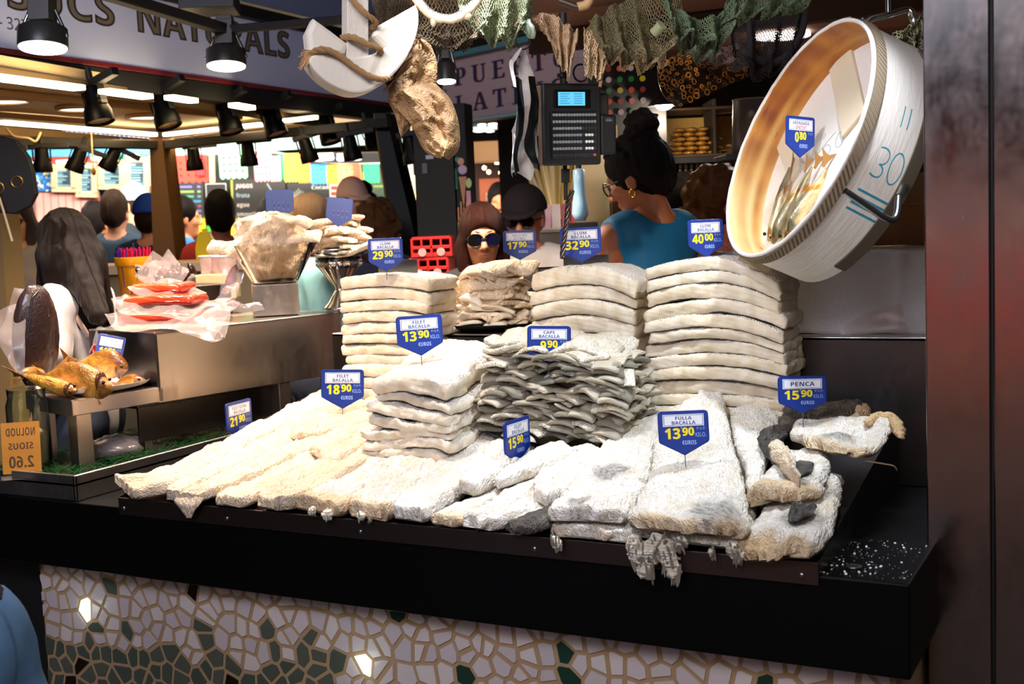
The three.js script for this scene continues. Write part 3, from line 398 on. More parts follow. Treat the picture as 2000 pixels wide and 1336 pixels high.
// ---------- pile of small cheek pieces under the 9.90 tag, on a dark platter ----------
const chipVars = (n, W0, H0, D0, s0) => Array.from({ length: n }, (_, i) => { const s = s0 + i * 7.7, w = W0 * rr(0.75, 1.25), bd = rr(0.006, 0.016) * (rnd() < 0.75 ? 1 : -0.6); const { geo } = slabGeo(w, H0 * rr(0.75, 1.25), D0 * rr(0.8, 1.2), s, (x, z) => bd * (1 - (2 * x / w) ** 2) + nz(x * 20 + s, z * 20, 3) * 0.004, { r: 0.007, thin: 1.6, rag: 0.8, wav: 0.9 }); return geo; });
const capsV = chipVars(12, 0.088, 0.0175, 0.075, 200), capMats = [codGreyShade, CM(0xa8acab, { map: cutTex, bumpMap: fibre, roughness: 0.55 }), CM(0xeceae0, { map: topTex })];  // both greys carry painted shade for the heap front
const CAPG = 'small cod pieces heaped on the dark platter';
{ const L = onZ(918, 838, -0.44), R = onZ(1200, 878, -0.44), ax = R.clone().sub(L), len = ax.length(), tilt = Math.atan2(ax.y, ax.x), rows = 15, Ht = 0.245; ax.normalize();
  const up = V(-ax.y, ax.x, 0);
  const plat = item('platter', lathe([[0, 0], [0.2, 0], [0.235, 0.012], [0.25, 0.022], [0.246, 0.024], [0.2, 0.006], [0, 0.006]], 40), M.black, 'dark round platter under the heap of small cod pieces', 'platter'); plat.scale.z = 0.72; plat.position.copy(L).addScaledVector(ax, len / 2).add(V(0, -0.024, -0.13)); plat.rotation.z = tilt;
  let k = 0;
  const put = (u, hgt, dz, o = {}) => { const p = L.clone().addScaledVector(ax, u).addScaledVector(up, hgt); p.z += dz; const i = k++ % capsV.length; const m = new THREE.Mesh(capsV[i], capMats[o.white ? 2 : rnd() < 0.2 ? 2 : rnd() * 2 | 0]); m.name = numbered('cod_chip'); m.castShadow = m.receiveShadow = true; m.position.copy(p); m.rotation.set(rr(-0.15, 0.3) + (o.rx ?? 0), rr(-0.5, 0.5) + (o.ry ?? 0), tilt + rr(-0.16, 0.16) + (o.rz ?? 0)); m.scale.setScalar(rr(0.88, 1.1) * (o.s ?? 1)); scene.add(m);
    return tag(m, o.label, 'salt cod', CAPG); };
  for (let r = 0; r < rows; r++) { const f = r / (rows - 1), y = 0.012 + f * (Ht - 0.03), x0 = 0.02 + 0.02 * f, x1 = len - 0.01 + 0.035 * Math.sin(f * 3) - 0.03 * f, n = 6 + (r & 1);
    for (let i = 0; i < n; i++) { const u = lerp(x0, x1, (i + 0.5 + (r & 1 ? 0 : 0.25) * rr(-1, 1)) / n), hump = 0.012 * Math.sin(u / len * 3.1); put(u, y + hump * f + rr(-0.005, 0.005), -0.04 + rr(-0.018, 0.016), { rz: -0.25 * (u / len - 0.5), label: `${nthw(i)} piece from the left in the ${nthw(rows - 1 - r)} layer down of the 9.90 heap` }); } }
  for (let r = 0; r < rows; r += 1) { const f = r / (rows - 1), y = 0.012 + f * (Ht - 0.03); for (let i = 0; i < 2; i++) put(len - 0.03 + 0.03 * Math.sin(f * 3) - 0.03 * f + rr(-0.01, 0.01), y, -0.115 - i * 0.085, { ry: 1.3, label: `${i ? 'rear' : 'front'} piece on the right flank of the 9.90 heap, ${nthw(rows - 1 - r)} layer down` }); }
  for (let i = 0; i < 9; i++) for (let j = 0; j < 3; j++) put(0.06 + (len - 0.14) * (i + rr(0, 0.8)) / 9, Ht - 0.01 + rr(0, 0.012) + 0.014 * Math.sin((i + 1) / 10 * 3.1), -0.06 - j * 0.075, { white: true, s: 1.25, rx: 0.2, label: `white top piece ${nthw(i)} from left, ${['front', 'middle', 'back'][j]} row, on the 9.90 heap` });
  const topSpots = [[1000, 700, 'white round piece highest at the left of the heap under the 9.90 tag'], [1035, 712, 'white bent piece beside the highest one on the heap'], [1110, 725, 'long white piece right under the 9.90 tag'], [1165, 728, 'tilted white piece at the right end of the heap top'], [1195, 745, 'broad white flap drooping off the right end of the heap']];
  for (const [px, py, label] of topSpots) { const p = onZ(px, py, -0.5), c = capsV[k++ % 12], m = new THREE.Mesh(c, capMats[2]); m.name = numbered('cod_chip'); m.castShadow = m.receiveShadow = true; m.position.copy(p); m.rotation.set(0.45, rr(-0.6, 0.6), rr(-0.2, 0.1)); m.scale.set(1.3, 1, 1.15); scene.add(m); tag(m, label, 'salt cod', CAPG); }
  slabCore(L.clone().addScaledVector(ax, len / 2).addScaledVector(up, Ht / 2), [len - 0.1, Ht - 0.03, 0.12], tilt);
}
function slabCore(p, s, tilt) { const c = slabGeo(s[0], s[1], s[2], 777, null, { r: 0.03 }).geo, o = item('cod_chip', c, codGreyShade, 'packed pieces deep inside the heap under the 9.90 tag', 'salt cod', CAPG); o.position.copy(p); o.position.z -= 0.13; o.rotation.z = tilt; }
// ---------- pile of trimmings under the 17.90 tag, on a dark plate on the step ----------
{ const c = onY(968, 634, 1.285), R = 0.19;
  const pl = item('plate', lathe([[0, 0], [R * 0.7, 0], [R * 0.98, 0.016], [R, 0.026], [R * 0.97, 0.026], [R * 0.7, 0.008], [0, 0.008]], 40), M.black, 'round dark plate under the trimmings on the steel step', 'plate'); pl.position.set(c.x, 1.272, c.z);
  const vs = chipVars(10, 0.085, 0.016, 0.06, 500), ms = [codCut, codWarm, CM(0xfff3e2, { map: cutTex })]; let k = 0;
  const rows = 12; for (let r = 0; r < rows; r++) { const f = r / (rows - 1), rad = (R - 0.035) * (1 - 0.66 * f ** 1.15), n = Math.max(4, Math.round(rad * 2 * 3.14 / 0.08 * 0.9));
    for (let i = 0; i < n; i++) { const a = (i + (r & 1) * 0.5) / n * 6.2832 + rr(-0.15, 0.15); if (Math.sin(a) < -0.35 && f < 0.8) continue; const x = c.x + Math.cos(a) * rad * 0.98, z = c.z + Math.sin(a) * rad * 0.9, y = 1.292 + f * 0.18 + rr(-0.005, 0.005);
      const m = new THREE.Mesh(vs[k++ % 10], ms[rnd() * 3 | 0]); m.name = numbered('cod_trimming'); m.castShadow = m.receiveShadow = true; m.position.set(x, y, z); m.rotation.set(rr(-0.25, 0.35), -a + Math.PI / 2 + rr(-0.4, 0.4), rr(-0.3, 0.3)); m.scale.setScalar(rr(0.85, 1.2)); scene.add(m); tag(m, `trimming ${nthw(i)} from the right in the ${nthw(rows - 1 - r)} layer down, 17.90 pile`, 'salt cod', 'cod trimmings piled on the plate'); } }
  const tops = [[962, 528, 0.15, 'big three-cornered trimming on the peak under the 17.90 tag', 1.5], [1020, 520, -0.25, 'skin-edged trimming right of the peak under the 17.90 tag', 1.2], [925, 535, 0.2, 'flat pale trimming left of the peak under the 17.90 tag', 1.2], [905, 560, 0.1, 'pinkish trimming on the left shoulder of the pile', 1.2], [890, 578, 0.2, 'pointed trimming jutting out furthest left of the pile', 1.15]];
  for (const [px, py, rz, label, s] of tops) { const p = onZ(px, py, c.z + 0.03), m = new THREE.Mesh(vs[k++ % 10], ms[1]); m.name = numbered('cod_trimming'); m.castShadow = m.receiveShadow = true; m.position.copy(p); m.rotation.set(0.5, rr(-0.4, 0.4), rz); m.scale.set(s, 1.3, s); scene.add(m); tag(m, label, 'salt cod', 'cod trimmings piled on the plate'); }
  const core = slabGeo(R * 1.1, 0.17, R * 1.1, 901, null, { r: 0.08 }).geo; const o = item('cod_trimming', core, codWarm, 'packed trimmings inside the pile under the 17.90 tag', 'salt cod', 'cod trimmings piled on the plate'); o.position.set(c.x, 1.37, c.z); 
}
// ---------- blue price tags ----------
const blue = mat(0x0b2f86, 0.28, { clearcoat: 0.15, clearcoatRoughness: 0.2 }), pinMat = metal(0x8a8f96, 0.35), cardSide = mat(0xe9e9ee, 0.4);
const tagOutline = (w, h) => { const r = w * 0.09, s = new THREE.Shape(), y1 = h, y0 = h * 0.34; s.moveTo(0, 0); s.lineTo(w / 2 - r * 0.3, y0 - r * 0.55); s.quadraticCurveTo(w / 2, y0 - r * 0.3, w / 2, y0 + r * 0.4); s.lineTo(w / 2, y1 - r); s.quadraticCurveTo(w / 2, y1, w / 2 - r, y1); s.lineTo(-w / 2 + r, y1); s.quadraticCurveTo(-w / 2, y1, -w / 2, y1 - r); s.lineTo(-w / 2, y0 + r * 0.4); s.quadraticCurveTo(-w / 2, y0 - r * 0.3, -w / 2 + r * 0.3, y0 - r * 0.55); s.closePath(); return s; };
function fitText(x, t, cx, cy, wMax, size, font, align = 'center') { x.save(); x.font = font.replace('$', size); x.textAlign = align; x.textBaseline = 'middle'; const w = x.measureText(t).width, k = Math.min(1, wMax / w); x.translate(cx, cy); x.scale(k, 1); x.fillText(t, 0, 0); x.restore(); }
// tip: pixel of the pin's end; d: distance; hp: board height in pixels
function priceTag(tip, d, hp, o) {
  const h = hp / FOCAL * d, w = h * (o.ratio ?? 1.14), p = at(tip[0], tip[1], d);
  const t = thing('price_tag', o.label, 'price tag', p, YAW + (o.turn ?? 0)); t.rotation.order = 'YXZ'; t.rotation.x = o.lean ?? -0.12; t.rotation.z = o.roll ?? 0;
  const pin = o.pin ?? 0.012, yb = pin;
  const board = extr(tagOutline(w, h), 0.003, 0.0008); obj('board', mv(board, 0, yb, -0.0015), blue, t);
  obj('pin', rod([0, -(o.deep ?? 0.025), 0], [0, yb + h * 0.08, 0], 0.0013, 6), pinMat, t);
  if (o.back) { const dots = []; for (let i = 0; i < 4; i++) for (const y of [0.56, 0.4]) dots.push(cyl(0.0013, 0.0013, 0.001, 0, 0, 0, 8).rotateX(Math.PI / 2).translate((i - 1.2) * w * 0.17, yb + h * (y - (i > 1 && y < 0.5 ? 0.06 : 0)), 0.0024)); obj('slot_peg', dots, mat(0xe2a637, 0.4), t); const sl = []; for (let i = 0; i < 4; i++) sl.push(box(0.0022, h * 0.14, 0.0008, (i - 1.2) * w * 0.17, yb + h * 0.48, 0.0024, 0)); obj('slot', sl, mat(0x06133a, 0.5), t); return t; }
  const face = new THREE.ShapeGeometry(tagOutline(w * 0.97, h * 0.965)); const fp = face.attributes.position, uv = face.attributes.uv; for (let i = 0; i < fp.count; i++) uv.setXY(i, fp.getX(i) / w + 0.5, fp.getY(i) / h);
  const print = canvas(320, 280, (x) => {
    x.fillStyle = '#0b3088'; x.fillRect(0, 0, 320, 280);
    x.fillStyle = '#f2dc1c'; x.strokeStyle = '#f2dc1c'; x.lineJoin = 'round';
    const big = (s, cx, cy, size, wm) => { x.lineWidth = 3; x.save(); x.font = `bold ${size}px sans-serif`; x.textAlign = 'center'; x.textBaseline = 'middle'; const k = wm / x.measureText(s).width; x.translate(cx, cy); x.scale(k, 1); x.fillText(s, 0, 0); x.strokeText(s, 0, 0); x.restore(); };
    const one = o.price.length === 1; if (one) big(o.price, 118, 146, 92, 46); else big(o.price, 88, 146, 92, 104);
    big(o.cents, one ? 186 : 188, 136, 70, 78);
    x.fillStyle = '#9fb8e8'; fitText(x, '’', 146, 122, 20, 50, 'bold $px sans-serif'); fitText(x, 'P.V.P.', 272, 118, 60, 24, '$px sans-serif'); fitText(x, o.unit ?? 'KILO.', 268, 158, 74, 36, '$px sans-serif'); fitText(x, '€UROS', 192, 205, 92, 38, 'bold $px sans-serif');
  });
  obj('printed_face', mv(face, 0, yb + h * 0.012, 0.0031), new THREE.MeshPhysicalMaterial({ map: print, roughness: 0.4 }), t);
  const cw = w * 0.82, ch = h * 0.27, card = canvas(320, 110, (x) => {
    x.fillStyle = '#e9e9ef'; x.fillRect(0, 0, 320, 110); x.strokeStyle = '#16357f'; x.lineWidth = 4; x.strokeRect(9, 9, 302, 92); x.fillStyle = '#11307a';
    const n = o.lines.length; o.lines.forEach((s, i) => { if (o.red && i === n - 1) x.fillStyle = '#d8262c'; fitText(x, s, 160, n === 1 ? 57 : i ? 78 : 36, n === 1 ? 200 : o.thin ? 180 : 230, n === 1 ? 66 : 44, (o.thin ? '' : 'bold ') + '$px sans-serif'); });
  });
  const cm = new THREE.MeshPhysicalMaterial({ map: card, roughness: 0.35 }), cg = new THREE.BoxGeometry(cw, ch, 0.0012); cg.translate(0, yb + h * 0.79, 0.0038);
  obj('name_card', cg, [cardSide, cardSide, cardSide, cardSide, cm, cardSide], t);
  return t;
}
priceTag([1338, 892], 2.98, 86, { lines: ['FULLA', 'BACALLA'], price: '13', cents: '90', label: 'blue tag reading FULLA BACALLA 13.90 on the largest cod sheet', pin: 0.004, lean: -0.2 });
priceTag([1569, 830], 3.1, 72, { ratio: 1.3, lines: ['PENCA'], price: '15', cents: '90', label: 'blue tag reading PENCA 15.90 on a long pin', pin: 0.03, lean: -0.15, roll: -0.02 });
priceTag([823, 697], 3.58, 78, { lines: ['FILET', 'BACALLA'], price: '13', cents: '90', label: 'blue tag reading FILET BACALLA 13.90 on the white pile', pin: 0.004, roll: 0.03, lean: -0.1 });
priceTag([1072, 714], 3.42, 74, { lines: ['CAPS', 'BACALLA'], price: '9', cents: '90', label: 'blue tag reading CAPS BACALLA 9.90 on the heap of small pieces', pin: 0.004, roll: -0.05, lean: -0.1 });
priceTag([669, 803], 3.92, 76, { ratio: 1.08, lines: ['FILET', 'BACALLA'], price: '18', cents: '90', label: 'blue tag reading FILET BACALLA 18.90 over the left heap', pin: 0.008, roll: -0.06, turn: 0.15, lean: -0.1 });
priceTag([470, 866], 4.02, 74, { lines: ['FILET EXTRA', 'BACALLA'], price: '21', cents: '90', label: 'narrow edge-turned blue tag reading FILET EXTRA BACALLA 21.90', pin: 0.016, turn: 1.16, lean: 0, ratio: 1.1 });
priceTag([1012, 912], 3.35, 86, { lines: ['FILET', 'BACALLA'], price: '15', cents: '90', label: 'edge-turned blue tag reading FILET BACALLA 15.90 on the front fillets', pin: 0.012, turn: 1.02, lean: 0, ratio: 1.1 });
priceTag([755, 532], 4.0, 64, { ratio: 1.05, lines: ['LLOM', 'BACALLA'], price: '29', cents: '90', label: 'blue tag reading LLOM BACALLA 29.90 above the left loin stack', pin: 0.004, lean: -0.08 });
const TRIM = onY(968, 634, 1.285);
priceTag([1016, 510], depthOf(onZ(1016, 510, TRIM.z + 0.03)), 57, { ratio: 1.13, lines: ['DELICIES', 'EXTRES'], price: '17', cents: '90', label: 'blue tag reading DELICIES EXTRES 17.90 above the trimmings', pin: 0.004, lean: -0.1, roll: -0.02, thin: true, deep: 0.05 });
priceTag([1136, 515], 3.72, 68, { ratio: 1.17, lines: ['LLOM', 'BACALLA'], price: '32', cents: '90', label: 'blue tag reading LLOM BACALLA 32.90 above the middle loin stack', pin: 0.004, lean: -0.08 });
priceTag([1380, 505], 3.55, 73, { ratio: 0.93, lines: ['LLOM', 'BACALLA'], price: '40', cents: '00', label: 'blue tag reading LLOM BACALLA 40.00 above the tallest loin stack', pin: 0.004, lean: -0.08 });
priceTag([548, 433], 4.72, 58, { ratio: 0.92, back: true, label: 'blank back of a blue tag stuck in the glass bowl of cod', pin: 0.008, lean: -0.1 });
priceTag([660, 447], 4.7, 56, { ratio: 0.9, back: true, label: 'blank back of a blue tag on the silver stand of cod strips', pin: 0.008, lean: -0.1, roll: -0.12 });
// steel holder plates standing behind the loin tags
for (const [x0, x1, y0, y1, z, what] of [[738, 815, 507, 545, -0.9, 'left loin stack under the 29.90 tag'], [1100, 1190, 498, 525, -0.92, 'middle loin stack under the 32.90 tag'], [1400, 1472, 490, 520, -0.9, 'tallest loin stack under the 40.00 tag']]) {
  const a = onZ(x0, y0, z), b = onZ(x1, y0, z), w = b.x - a.x; const h = 0.16; item('holder_plate', uvBox(box(w, h, 0.004, (a.x + b.x) / 2, (a.y + b.y) / 2 - h / 2, z, 0.0019)), M.zinc, 'grey steel holder plate rising behind the ' + what, 'holder plate');
}
// ---------- left display: steel tray with plastic grass, stands, smoked fish, bags ----------
const lt = thing('grass_tray', 'square-cornered steel tray lined with green plastic grass left of the fish tray', 'tray', [-3.4, 0.85, -0.8]);
{ const X = 3.4, Y = -0.85, Zo = 0.8, x0 = -3.42, x1 = -2.905, z0 = -0.012, zb = -1.45, h = 0.08, m = M.steel;
  obj('floor_plate', box(x1 - x0, 0.006, z0 - zb, (x0 + x1) / 2 + X, 0.9 + Y, (z0 + zb) / 2 + Zo, 0), mat(0x06140d, 0.25), lt);
  obj('wall', uvBox(box(x1 - x0, h, 0.012, (x0 + x1) / 2 + X, 0.89 + Y, z0 - 0.006 + Zo, 0.004)), m, lt); obj('wall', uvBox(box(0.012, h, z0 - zb, x1 - 0.006 + X, 0.89 + Y, (z0 + zb) / 2 + Zo, 0.004)), m, lt);
  const g = new THREE.ConeGeometry(0.0016, 0.05, 3), n = 1500, im = new THREE.InstancedMesh(g, mat(0x128a3c, 0.35), n), mm = new THREE.Matrix4(), col = new THREE.Color();
  for (let i = 0; i < n; i++) { const q = new THREE.Quaternion().setFromEuler(new THREE.Euler(rr(1.0, 1.9), rr(0, 6.3), rr(-0.4, 0.4), 'YXZ')); mm.compose(V(rr(x0, x1 - 0.03), 0.906 + rr(0, 0.018), rr(zb + 0.1, z0 - 0.02)), q, V(1, rr(0.7, 1.8), 1)); im.setMatrixAt(i, mm); im.setColorAt(i, col.setHSL(0.36 + rr(-0.03, 0.03), 0.8, rr(0.12, 0.32))); }
  im.name = 'plastic_grass'; im.castShadow = im.receiveShadow = true; scene.add(im); tag(im, 'green plastic grass lining the steel tray', 'grass', null, 'stuff'); }
const SA = -13 * D2R, SO = V(-3.09, 0.9, -0.19), SM = new THREE.Matrix4().makeRotationY(SA).setPosition(SO), inS = (x, y, z) => V(x, y, z).applyMatrix4(SM);
const sg = thing('steel_stand', 'stepped stainless steel stand on square legs over the plastic grass', 'stand', SO, SA);
obj('low_shelf', uvBox(box(0.3, 0.052, 0.4, -0.15, 0.201, -0.2, 0.003)), M.steelWarm, sg);
obj('front_panel', uvBox(box(0.012, 0.24, 0.83, -0.006, 0.293, -0.735, 0.002)), M.steelWarm, sg);
obj('high_shelf', uvBox(box(0.42, 0.012, 0.83, -0.21, 0.408, -0.735, 0.003)), M.steelWarm, sg);
obj('riser', uvBox(box(0.42, 0.2, 0.012, -0.21, 0.31, -0.325, 0.002)), M.steelDark, sg);
for (const [x, z] of [[-0.03, -0.04], [-0.26, -0.04], [-0.03, -0.86], [-0.38, -1.1], [-0.03, -1.1]]) obj('leg', uvBox(box(0.055, 0.18, 0.055, x, 0.09, z, 0.003)), M.steelWarm, sg);
const sl = thing('low_stand', 'low dark steel stand half hidden beneath the stepped stand', 'stand', inS(-0.12, 0, -0.55), SA);
obj('panel', uvBox(box(0.012, 0.12, 0.62, 0.06, 0.1, -0.03, 0.002)), M.steelDark, sl); obj('shelf', uvBox(box(0.34, 0.012, 0.62, -0.11, 0.16, -0.03, 0.002)), M.steelDark, sl); for (const z of [0.24, -0.3]) obj('leg', box(0.03, 0.05, 0.03, 0.04, 0.025, z), M.steelWarm, sl);
{ const t = thing('fish_pack', 'dark plastic pack lying on the low stand behind the legs', 'fish pack', inS(-0.1, 0.03, -0.2), SA); obj('pack', warp(new THREE.SphereGeometry(1, 20, 12).scale(0.08, 0.03, 0.07), (v) => { v.multiplyScalar(1 + 0.2 * nz(v.x * 40, v.y * 40, v.z * 40)); }), mat(0x3a1512, 0.2, { clearcoat: 1 }), t); obj('bag', warp(new THREE.SphereGeometry(1, 24, 14).scale(0.1, 0.04, 0.09), (v) => { v.multiplyScalar(1 + 0.25 * nz(v.x * 30 + 4, v.y * 40, v.z * 30)); }), M.film, t); }
// paper plate and smoked herrings
const goldTex = tex(256, (u, v) => { const a = clamp(0.5 + 0.8 * pn(u, v, 7, 2)), b = clamp(0.5 + 0.9 * pn(u, v, 24, 6)); return mixc(mixc([0.62, 0.36, 0.08], [0.98, 0.72, 0.24], a), [1, 0.9, 0.6], b * 0.5); }, 6, 6);
const fishSkin = new THREE.MeshPhysicalMaterial({ map: goldTex, vertexColors: true, roughness: 0.3, clearcoat: 0.8, clearcoatRoughness: 0.15, metalness: 0.15, bumpMap: bumpRep(noiseBump, 14), bumpScale: 0.004 }), fishDark = mat(0x2e1a0c, 0.25, { clearcoat: 0.8 }), finMat = mat(0xa9783c, 0.5, { side: THREE.DoubleSide }), eyeMat = mat(0x120b06, 0.1);
function fishGeo(L, hB, wB, s, cols) {                      // head towards +x
  const st = [[-0.5, 0.1, 0.25], [-0.44, 0.2, 0.32], [-0.3, 0.5, 0.6], [-0.1, 0.88, 0.92], [0.1, 1, 1], [0.24, 0.92, 1], [0.33, 0.74, 0.86], [0.42, 0.48, 0.6], [0.48, 0.26, 0.34], [0.5, 0.1, 0.16]];
  const cx = new THREE.CatmullRomCurve3(st.map(([a, b, c]) => V(a, b, c))), rings = []; for (let j = 0; j <= 40; j++) { const q = cx.getPoint(j / 40), r = []; for (let i = 0; i < 20; i++) { const a = i / 20 * 6.2832, k = 1 + 0.06 * nz(q.x * 16 + s, Math.cos(a) * 3, Math.sin(a) * 3); r.push(V(q.x * L, Math.sin(a) * q.y * hB * 0.5 * k + 0.05 * L * Math.cos(q.x * 4 + s), Math.cos(a) * q.z * wB * 0.5 * k * Math.abs(Math.cos(a)) ** -0.1)); } rings.push(r); }
  return tint(loft(rings), (x, y, z) => { const u = x / L, back = ss(0.1, 0.45, y / hB), head = ss(0.3, 0.36, u), t = clamp(back * 0.8 + head * 0.75 + 0.25 * nz(x * 40, y * 60, z * 40)); return mixc(cols[0], cols[1], t); });
}
const tailGeo = (L, k) => { const g = extr(shape([[0, 0.006], [-0.03, 0.012], [-0.075, 0.04], [-0.06, 0.01], [-0.058, -0.004], [-0.08, -0.036], [-0.03, -0.012], [0, -0.006]].map(([x, y]) => [x * k - L * 0.49, y * k])), 0.0015); return g; };
function smoked(a, b, hB, wB, roll, label, s) {              // a: tail point, b: head point
  const d = b.clone().sub(a), L = d.length(), t = thing('smoked_fish', label, 'smoked fish', a.clone().lerp(b, 0.5), 0, 'smoked herrings on the paper plate');
  t.quaternion.setFromUnitVectors(V(1, 0, 0), d.normalize()); t.rotateX(roll);
  obj('body', fishGeo(L, hB, wB, s, [[1, 0.98, 0.9], [0.26, 0.15, 0.08]]), fishSkin, t); obj('tail_fin', tailGeo(L, 1), finMat, t);
  obj('gill_cover', warp(new THREE.SphereGeometry(1, 16, 10).scale(L * 0.05, hB * 0.36, wB * 0.44), (v) => { v.x += L * 0.34; }), mat(0x5a3210, 0.3, { clearcoat: 0.7 }), t);
  for (const z of [1, -1]) obj('eye', sph(0.0055, L * 0.43, hB * 0.1, z * wB * 0.26), eyeMat, t); obj('fin', mv(extr(shape([[0, 0], [0.03, 0.008], [0.045, 0.006], [0.05, -0.004]]), 0.001), -0.02, hB * 0.44, 0), finMat, t); obj('fin', mv(extr(shape([[0, 0], [0.03, -0.02], [0.05, -0.012], [0.04, 0]]), 0.001), 0.04, -hB * 0.46, wB * 0.2), finMat, t); return t;
}
{ const pc = inS(-0.14, 0.232, -0.17); const g = lathe([[0, 0], [0.13, 0], [0.175, 0.01], [0.19, 0.022], [0.191, 0.024], [0.174, 0.013], [0.13, 0.003], [0, 0.003]], 48); warp(g, (v) => { const r = Math.hypot(v.x, v.z), a = Math.atan2(v.z, v.x); v.y += ss(0.13, 0.19, r) * 0.006 * Math.sin(a * 24); }); const p = item('paper_plate', smooth(g), mat(0xe9e6e4, 0.6, { side: THREE.DoubleSide }), 'white crimped paper plate under the smoked fish', 'plate'); p.position.copy(pc); p.scale.set(0.8, 1, 1.02); p.rotation.y = SA; }
smoked(at(95, 735, 4.08), at(218, 752, 3.98), 0.118, 0.06, 0.2, 'smoked fish with golden belly across the middle of the paper plate', 1);
smoked(at(150, 705, 4.2), at(250, 722, 4.12), 0.105, 0.05, 0.1, 'smoked fish lying behind with its tail raised', 5);
smoked(at(50, 735, 4.03), at(150, 764, 3.95), 0.055, 0.05, 0.9, 'flat yellow smoked fish half at the front of the plate', 9);
smoked(at(215, 760, 4.26), at(282, 742, 4.18), 0.05, 0.045, 0, 'small dark smoked fish head second from the right on the plate', 12);
smoked(at(250, 752, 4.34), at(302, 740, 4.24), 0.045, 0.04, 0, 'small smoked fish head at the far right of the plate', 15);
smoked(at(100, 722, 4.15), at(36, 732, 4.05), 0.03, 0.03, 0, 'thin dark smoked fish at the left rim of the plate', 18);
priceTag([206, 722], 4.2, 66, { ratio: 0.78, lines: ['ARENGA', 'NORUEG'], price: '11', cents: '90', thin: true, label: 'leaning blue tag reading ARENGA NORUEG 11.90 behind the smoked fish', pin: 0.004, roll: -0.26, lean: -0.25, turn: 0.25 });
// film sheets: outlines [x, y, distance]
function film(L, R, o = {}) { const c = (q) => new THREE.CatmullRomCurve3(q.map(([x, y, d]) => at(x, y, d)), false, 'centripetal'), a = c(L), b = c(R), nu = o.nu ?? 18, nv = o.nv ?? 26, s = o.s ?? 0, k = o.crumple ?? 0.012; return grid(nu, nv, (u, v) => { const p = a.getPoint(v).lerp(b.getPoint(v), u); const w = Math.sin(u * Math.PI) ** 0.5; return p.add(V(nz(p.x * 14 + s, p.y * 14, p.z * 14), nz(p.x * 17 + s, p.y * 17, p.z * 17 + 4) + Math.abs(nz(p.x * 9, p.y * 9 + s, p.z * 9)), nz(p.x * 15, p.y * 15 + s, p.z * 15)).multiplyScalar(k * (0.4 + w))); }); }
const salmonTex = tex(256, (u, v) => { const l = Math.max(0, Math.sin((u * 2 + v * 9 + pn(u, v, 3) * 0.6) * 6.2832)) ** 4; return mixc([0.8, 0.22, 0.1], [0.95, 0.5, 0.3], l * 0.5 + 0.2 * rnd()); }, 5, 5);
const salmon = new THREE.MeshPhysicalMaterial({ map: salmonTex, roughness: 0.25, clearcoat: 0.7, clearcoatRoughness: 0.1 }), salmonDark = mat(0x7c160c, 0.2, { clearcoat: 0.9 });
function salmonPack(label, p, w, d, h, sheets, s) {
  const t = thing('salmon_pack', label, 'salmon pack', p, YAW * 0.6, 'salmon packs stacked on the steel stand');
  const g = slabGeo(w, h, d, s, (x, z) => 0.01 * Math.cos(x * 9), { rag: 0.5, r: 0.012 }).geo; g.deleteAttribute('color'); obj('fillet', g, salmon, t); const k = slabGeo(w * 0.98, h * 0.5, d * 1.01, s, (x) => 0.01 * Math.cos(x * 9), { rag: 0.5 }).geo; k.deleteAttribute('color'); obj('skin_side', mv(k, 0, -h * 0.32, 0), salmonDark, t);
  t.updateMatrixWorld(true); const inv = t.matrixWorld.clone().invert(); for (const f of sheets) obj('bag', f.applyMatrix4(inv), M.milk, t); return t;
}
salmonPack('lowest salmon pack with a long clear bag drooping over the stand edge', at(325, 622, 4.28), 0.3, 0.16, 0.036, [film([[205, 612, 4.2], [225, 645, 4.15], [330, 645, 4.12], [420, 660, 4.08]], [[300, 600, 4.35], [380, 595, 4.3], [450, 585, 4.25], [470, 590, 4.25]], { s: 1 }), film([[330, 640, 4.12], [370, 655, 4.08], [415, 668, 4.06], [436, 664, 4.06]], [[440, 590, 4.2], [450, 610, 4.15], [447, 635, 4.1], [440, 662, 4.06]], { s: 2 })], 610);
salmonPack('middle salmon pack with bag ends fanned out to the right', at(325, 588, 4.3), 0.26, 0.15, 0.032, [film([[215, 585, 4.22], [235, 612, 4.18], [310, 618, 4.14], [362, 628, 4.12]], [[285, 575, 4.38], [340, 572, 4.36], [420, 588, 4.3], [462, 578, 4.28]], { s: 3 }), film([[420, 585, 4.28], [440, 565, 4.28], [462, 553, 4.28]], [[430, 600, 4.26], [458, 588, 4.26], [467, 566, 4.26]], { s: 4, nv: 14 }), film([[430, 598, 4.26], [470, 595, 4.24], [505, 590, 4.22]], [[440, 612, 4.24], [480, 612, 4.22], [518, 606, 4.2]], { s: 5, nv: 14 })], 620);
salmonPack('topmost small salmon pack with orange ends showing', at(318, 566, 4.36), 0.2, 0.13, 0.034, [film([[250, 562, 4.28], [270, 578, 4.26], [330, 585, 4.24], [380, 582, 4.24]], [[300, 555, 4.4], [335, 545, 4.4], [375, 558, 4.38], [405, 575, 4.3]], { s: 6 })], 630);
{ const t = thing('salmon_scrap', 'red piece in a clear bag squeezed between the arm and the stand', 'salmon pack', at(193, 692, 4.4), 0); obj('fillet', warp(new THREE.SphereGeometry(1, 16, 12).scale(0.035, 0.04, 0.03), (v) => v.multiplyScalar(1 + 0.2 * nz(v.x * 50, v.y * 50, v.z * 50))), salmonDark, t); t.updateMatrixWorld(true); obj('bag', film([[188, 640, 4.4], [182, 670, 4.38], [180, 705, 4.36]], [[222, 640, 4.4], [224, 668, 4.4], [222, 700, 4.4]], { s: 8 }).applyMatrix4(t.matrixWorld.clone().invert()), M.film, t); }
